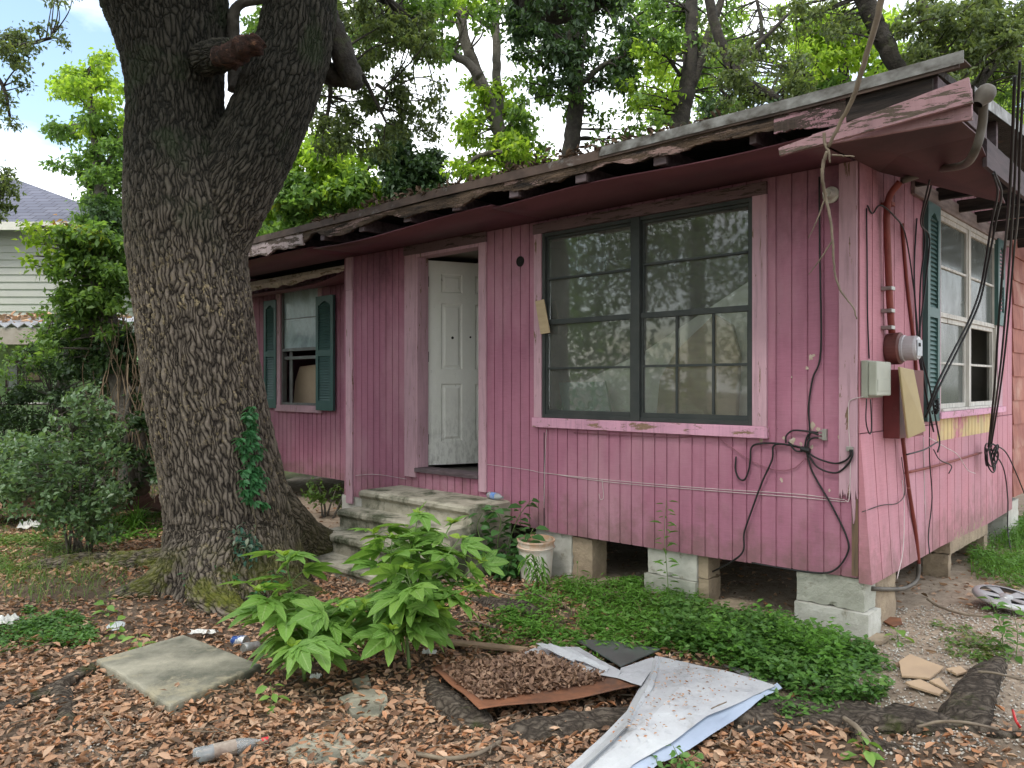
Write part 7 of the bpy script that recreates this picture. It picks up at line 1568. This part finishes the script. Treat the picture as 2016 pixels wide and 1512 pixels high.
# ================================================================ neighbouring houses, fence
def boxT(b_, p0, p1, T): b_.box(p0, p1, T)
m = Nd('lap_siding')
sp = m.n('SeparateXYZ'); m.l(m.tc.outputs['Object'], sp.inputs[0])
m.base(m.ramp(m.noise(1.5), [(.3, (.33, .325, .30)), (.7, (.29, .285, .27))])); m.set(.7); M['lap'] = m.m
YG = 17.
pe = at(0, 430, YG); zeave = pe.z
gh = emp('grey_house', (-10.5, YG+3, 0), 0, label='two-storey grey house with lap siding and a slate-blue roof at the left', cat='house')
xr = at(262, 500, YG).x; xl = xr-9
b = MB(); z = .3
while z < zeave-.1: b.add([(xl, YG, z+.16), (xr, YG, z+.16), (xr, YG-.025, z), (xl, YG-.025, z), (xl, YG, z), (xr, YG, z)], [(3, 2, 1, 0), (4, 5, 2, 3)]); z += .16
b.box((xl, YG+.01, .0), (xr, YG+6, zeave)); b.build('wall', M['lap'], gh)
m = Nd('shingle_roof'); br = m.n('TexBrick'); br.inputs['Scale'].default_value = 1; br.inputs['Brick Width'].default_value = .35; br.inputs['Row Height'].default_value = .2; br.inputs['Mortar Size'].default_value = .012
br.inputs['Color1'].default_value = (.12, .125, .16, 1); br.inputs['Color2'].default_value = (.09, .095, .125, 1); br.inputs['Mortar'].default_value = (.05, .05, .065, 1); m.l(m.coord((1, 1, 1), rot=(0, 0, 0)), br.inputs[0]); m.base(br.outputs[0]); m.set(.9, 0, .2); M['sroof'] = m.m
rl = at(28, 352, YG+2.6); rr_ = at(250, 445, YG-.4); e0 = at(-200, 432, YG-.5)
b = MB(); ze = at(0, 437, YG-.4).z; ridge = at(30, 352, YG+2.8); xe = at(262, 437, YG-.4).x
b.add([(xl, YG-.4, ze), (xe, YG-.4, ze), (ridge.x, YG+2.8, ridge.z), (xl, YG+2.8, ridge.z), (xe, YG+6.4, ze), (xl, YG+6.4, ze), (xl, YG-.4, ze-.12), (xe, YG-.4, ze-.12), (xe, YG+6.4, ze-.12)], [(0, 1, 2, 3), (1, 4, 2), (3, 2, 4, 5), (6, 7, 1, 0), (7, 8, 4, 1)])
b.build('roof', M['sroof'], gh)
b = MB(); b.box((xl, YG-.43, ze-.17), (xe+.02, YG-.401, ze+.0)); b.build('eave_board', simple('cream_trim', (.55, .53, .48), (.5, .48, .44)), gh)
# green house with a corrugated metal roof
YN = 12.
nh = emp('green_house', (-9.5, YN+2, 0), 0, label='small green house with a corrugated metal roof behind the hedge', cat='house')
zt = at(0, 655, YN).z; x1 = at(330, 800, YN).x; x0 = x1-7
M['greenwall'] = simple('green_wall_paint', (.36, .58, .27), (.3, .5, .23), 2, rough=.8); 
b = MB(); b.box((x0, YN, 0), (x1, YN+5, zt)); b.build('wall', M['greenwall'], nh)
for px0, px1, py0, py1, mt_ in ((52, 80, 692, 748, 'tanboard'), (18, 36, 715, 765, 'glass_wing'), (120, 132, 735, 768, 'glass_wing')):
    a, c_ = at(px0, py1, YN), at(px1, py0, YN); b = MB(); b.box((a.x-.04, YN-.03, a.z-.04), (c_.x+.04, YN-.001, c_.z+.04)); w1 = b.build('window', M['greywood'], nh)
    b = MB(); b.box((a.x, YN-.036, a.z), (c_.x, YN-.031, c_.z)); b.build('pane', simple('board_cover', (.45, .38, .27), (.4, .33, .24)) if mt_ == 'tanboard' else simple('pale_pane', (.4, .48, .52), (.3, .36, .4), rough=.2, bump=0), w1)
rz0 = at(0, 640, YN-1.4); b = MB(); nn = 70; xx0, xx1 = x0, at(118, 640, YN-1.4).x; rows_ = []
for k, (yy, zz) in enumerate(((YN-1.4, rz0.z), (YN+2.5, rz0.z+.42))):
    rows_.append([(xx0+(xx1-xx0)*i/(nn*2), yy, zz+.03*math.sin(i*math.pi/2.)) for i in range(nn*2+1)])
b.grid(rows_); b.build('roof', simple('corrugated_metal', (.45, .45, .47), (.33, .33, .35), 2, rough=.4, metal=.5, bump=.1), nh, solid=.01)
b = MB(); b.box((xx0, YN-1.38, rz0.z-.26), (xx1, YN-1.34, rz0.z-.04)); b.build('fascia', simple('tan_fascia', (.36, .33, .28), (.3, .27, .22)), nh)
b = MB(); b.box((xx1-.1, YN-1.3, 0), (xx1, YN-1.2, rz0.z-.05)); b.build('porch_post', M['greywood'], nh)
n = 900; P = np.stack([rng.uniform(x0, xx1, n), rng.uniform(YN-1.3, YN+2, n), np.zeros(n)], 1); P[:, 2] = rz0.z+.05+(P[:, 1]-YN+1.4)*.108; P = P[(P[:, 0] > xx0) & (fbm(P[:, 0], P[:, 1]) > -.1)]; n = len(P)
Vv, Ll, Ss, _ = inst(T_lit, F_lit, P, rotm(rng.uniform(0, 6.28, n), rng.normal(0, .4, n), rng.normal(0, .4, n)), rng.uniform(.08, .15, n)); npobj('roof_leaves', Vv, Ll, Ss, LF['orange'] if False else M['litter'], kind='stuff', label='brown leaves lying on the corrugated roof', cat='leaf litter')
# chain-link fence
fn = emp('chain_fence', (-4.5, 9.9, 0), 0, label='rusty chain-link fence half hidden in the hedge at the left', cat='fence')
b = MB(); xa, xb = -8.5, -3.2; n = 60
for i in range(-16, n):
    x_ = xa+i*(xb-xa)/n
    for s_ in (1, -1):
        a0_ = (max(xa, x_) if s_ == 1 else x_, 9.9, 0.02); 
        x2 = x_+1.3*s_
        if xa <= x_ <= xb and xa <= x2 <= xb: b.tube([(x_, 9.9, .02), (x2, 9.9, 1.32)], .003, 3, cap=False)
b.build('wire_mesh', M['galv'], fn)
for x_ in (-8.4, -5.8, -3.3): b = MB(); b.tube([(x_, 9.93, -.1), (x_, 9.93, 1.4)], .025, 10); b.build('post', M['galv'], fn)
b = MB(); b.tube([(xa, 9.93, 1.35), (xb, 9.93, 1.35)], .018, 8); b.build('rail', M['galv'], fn)
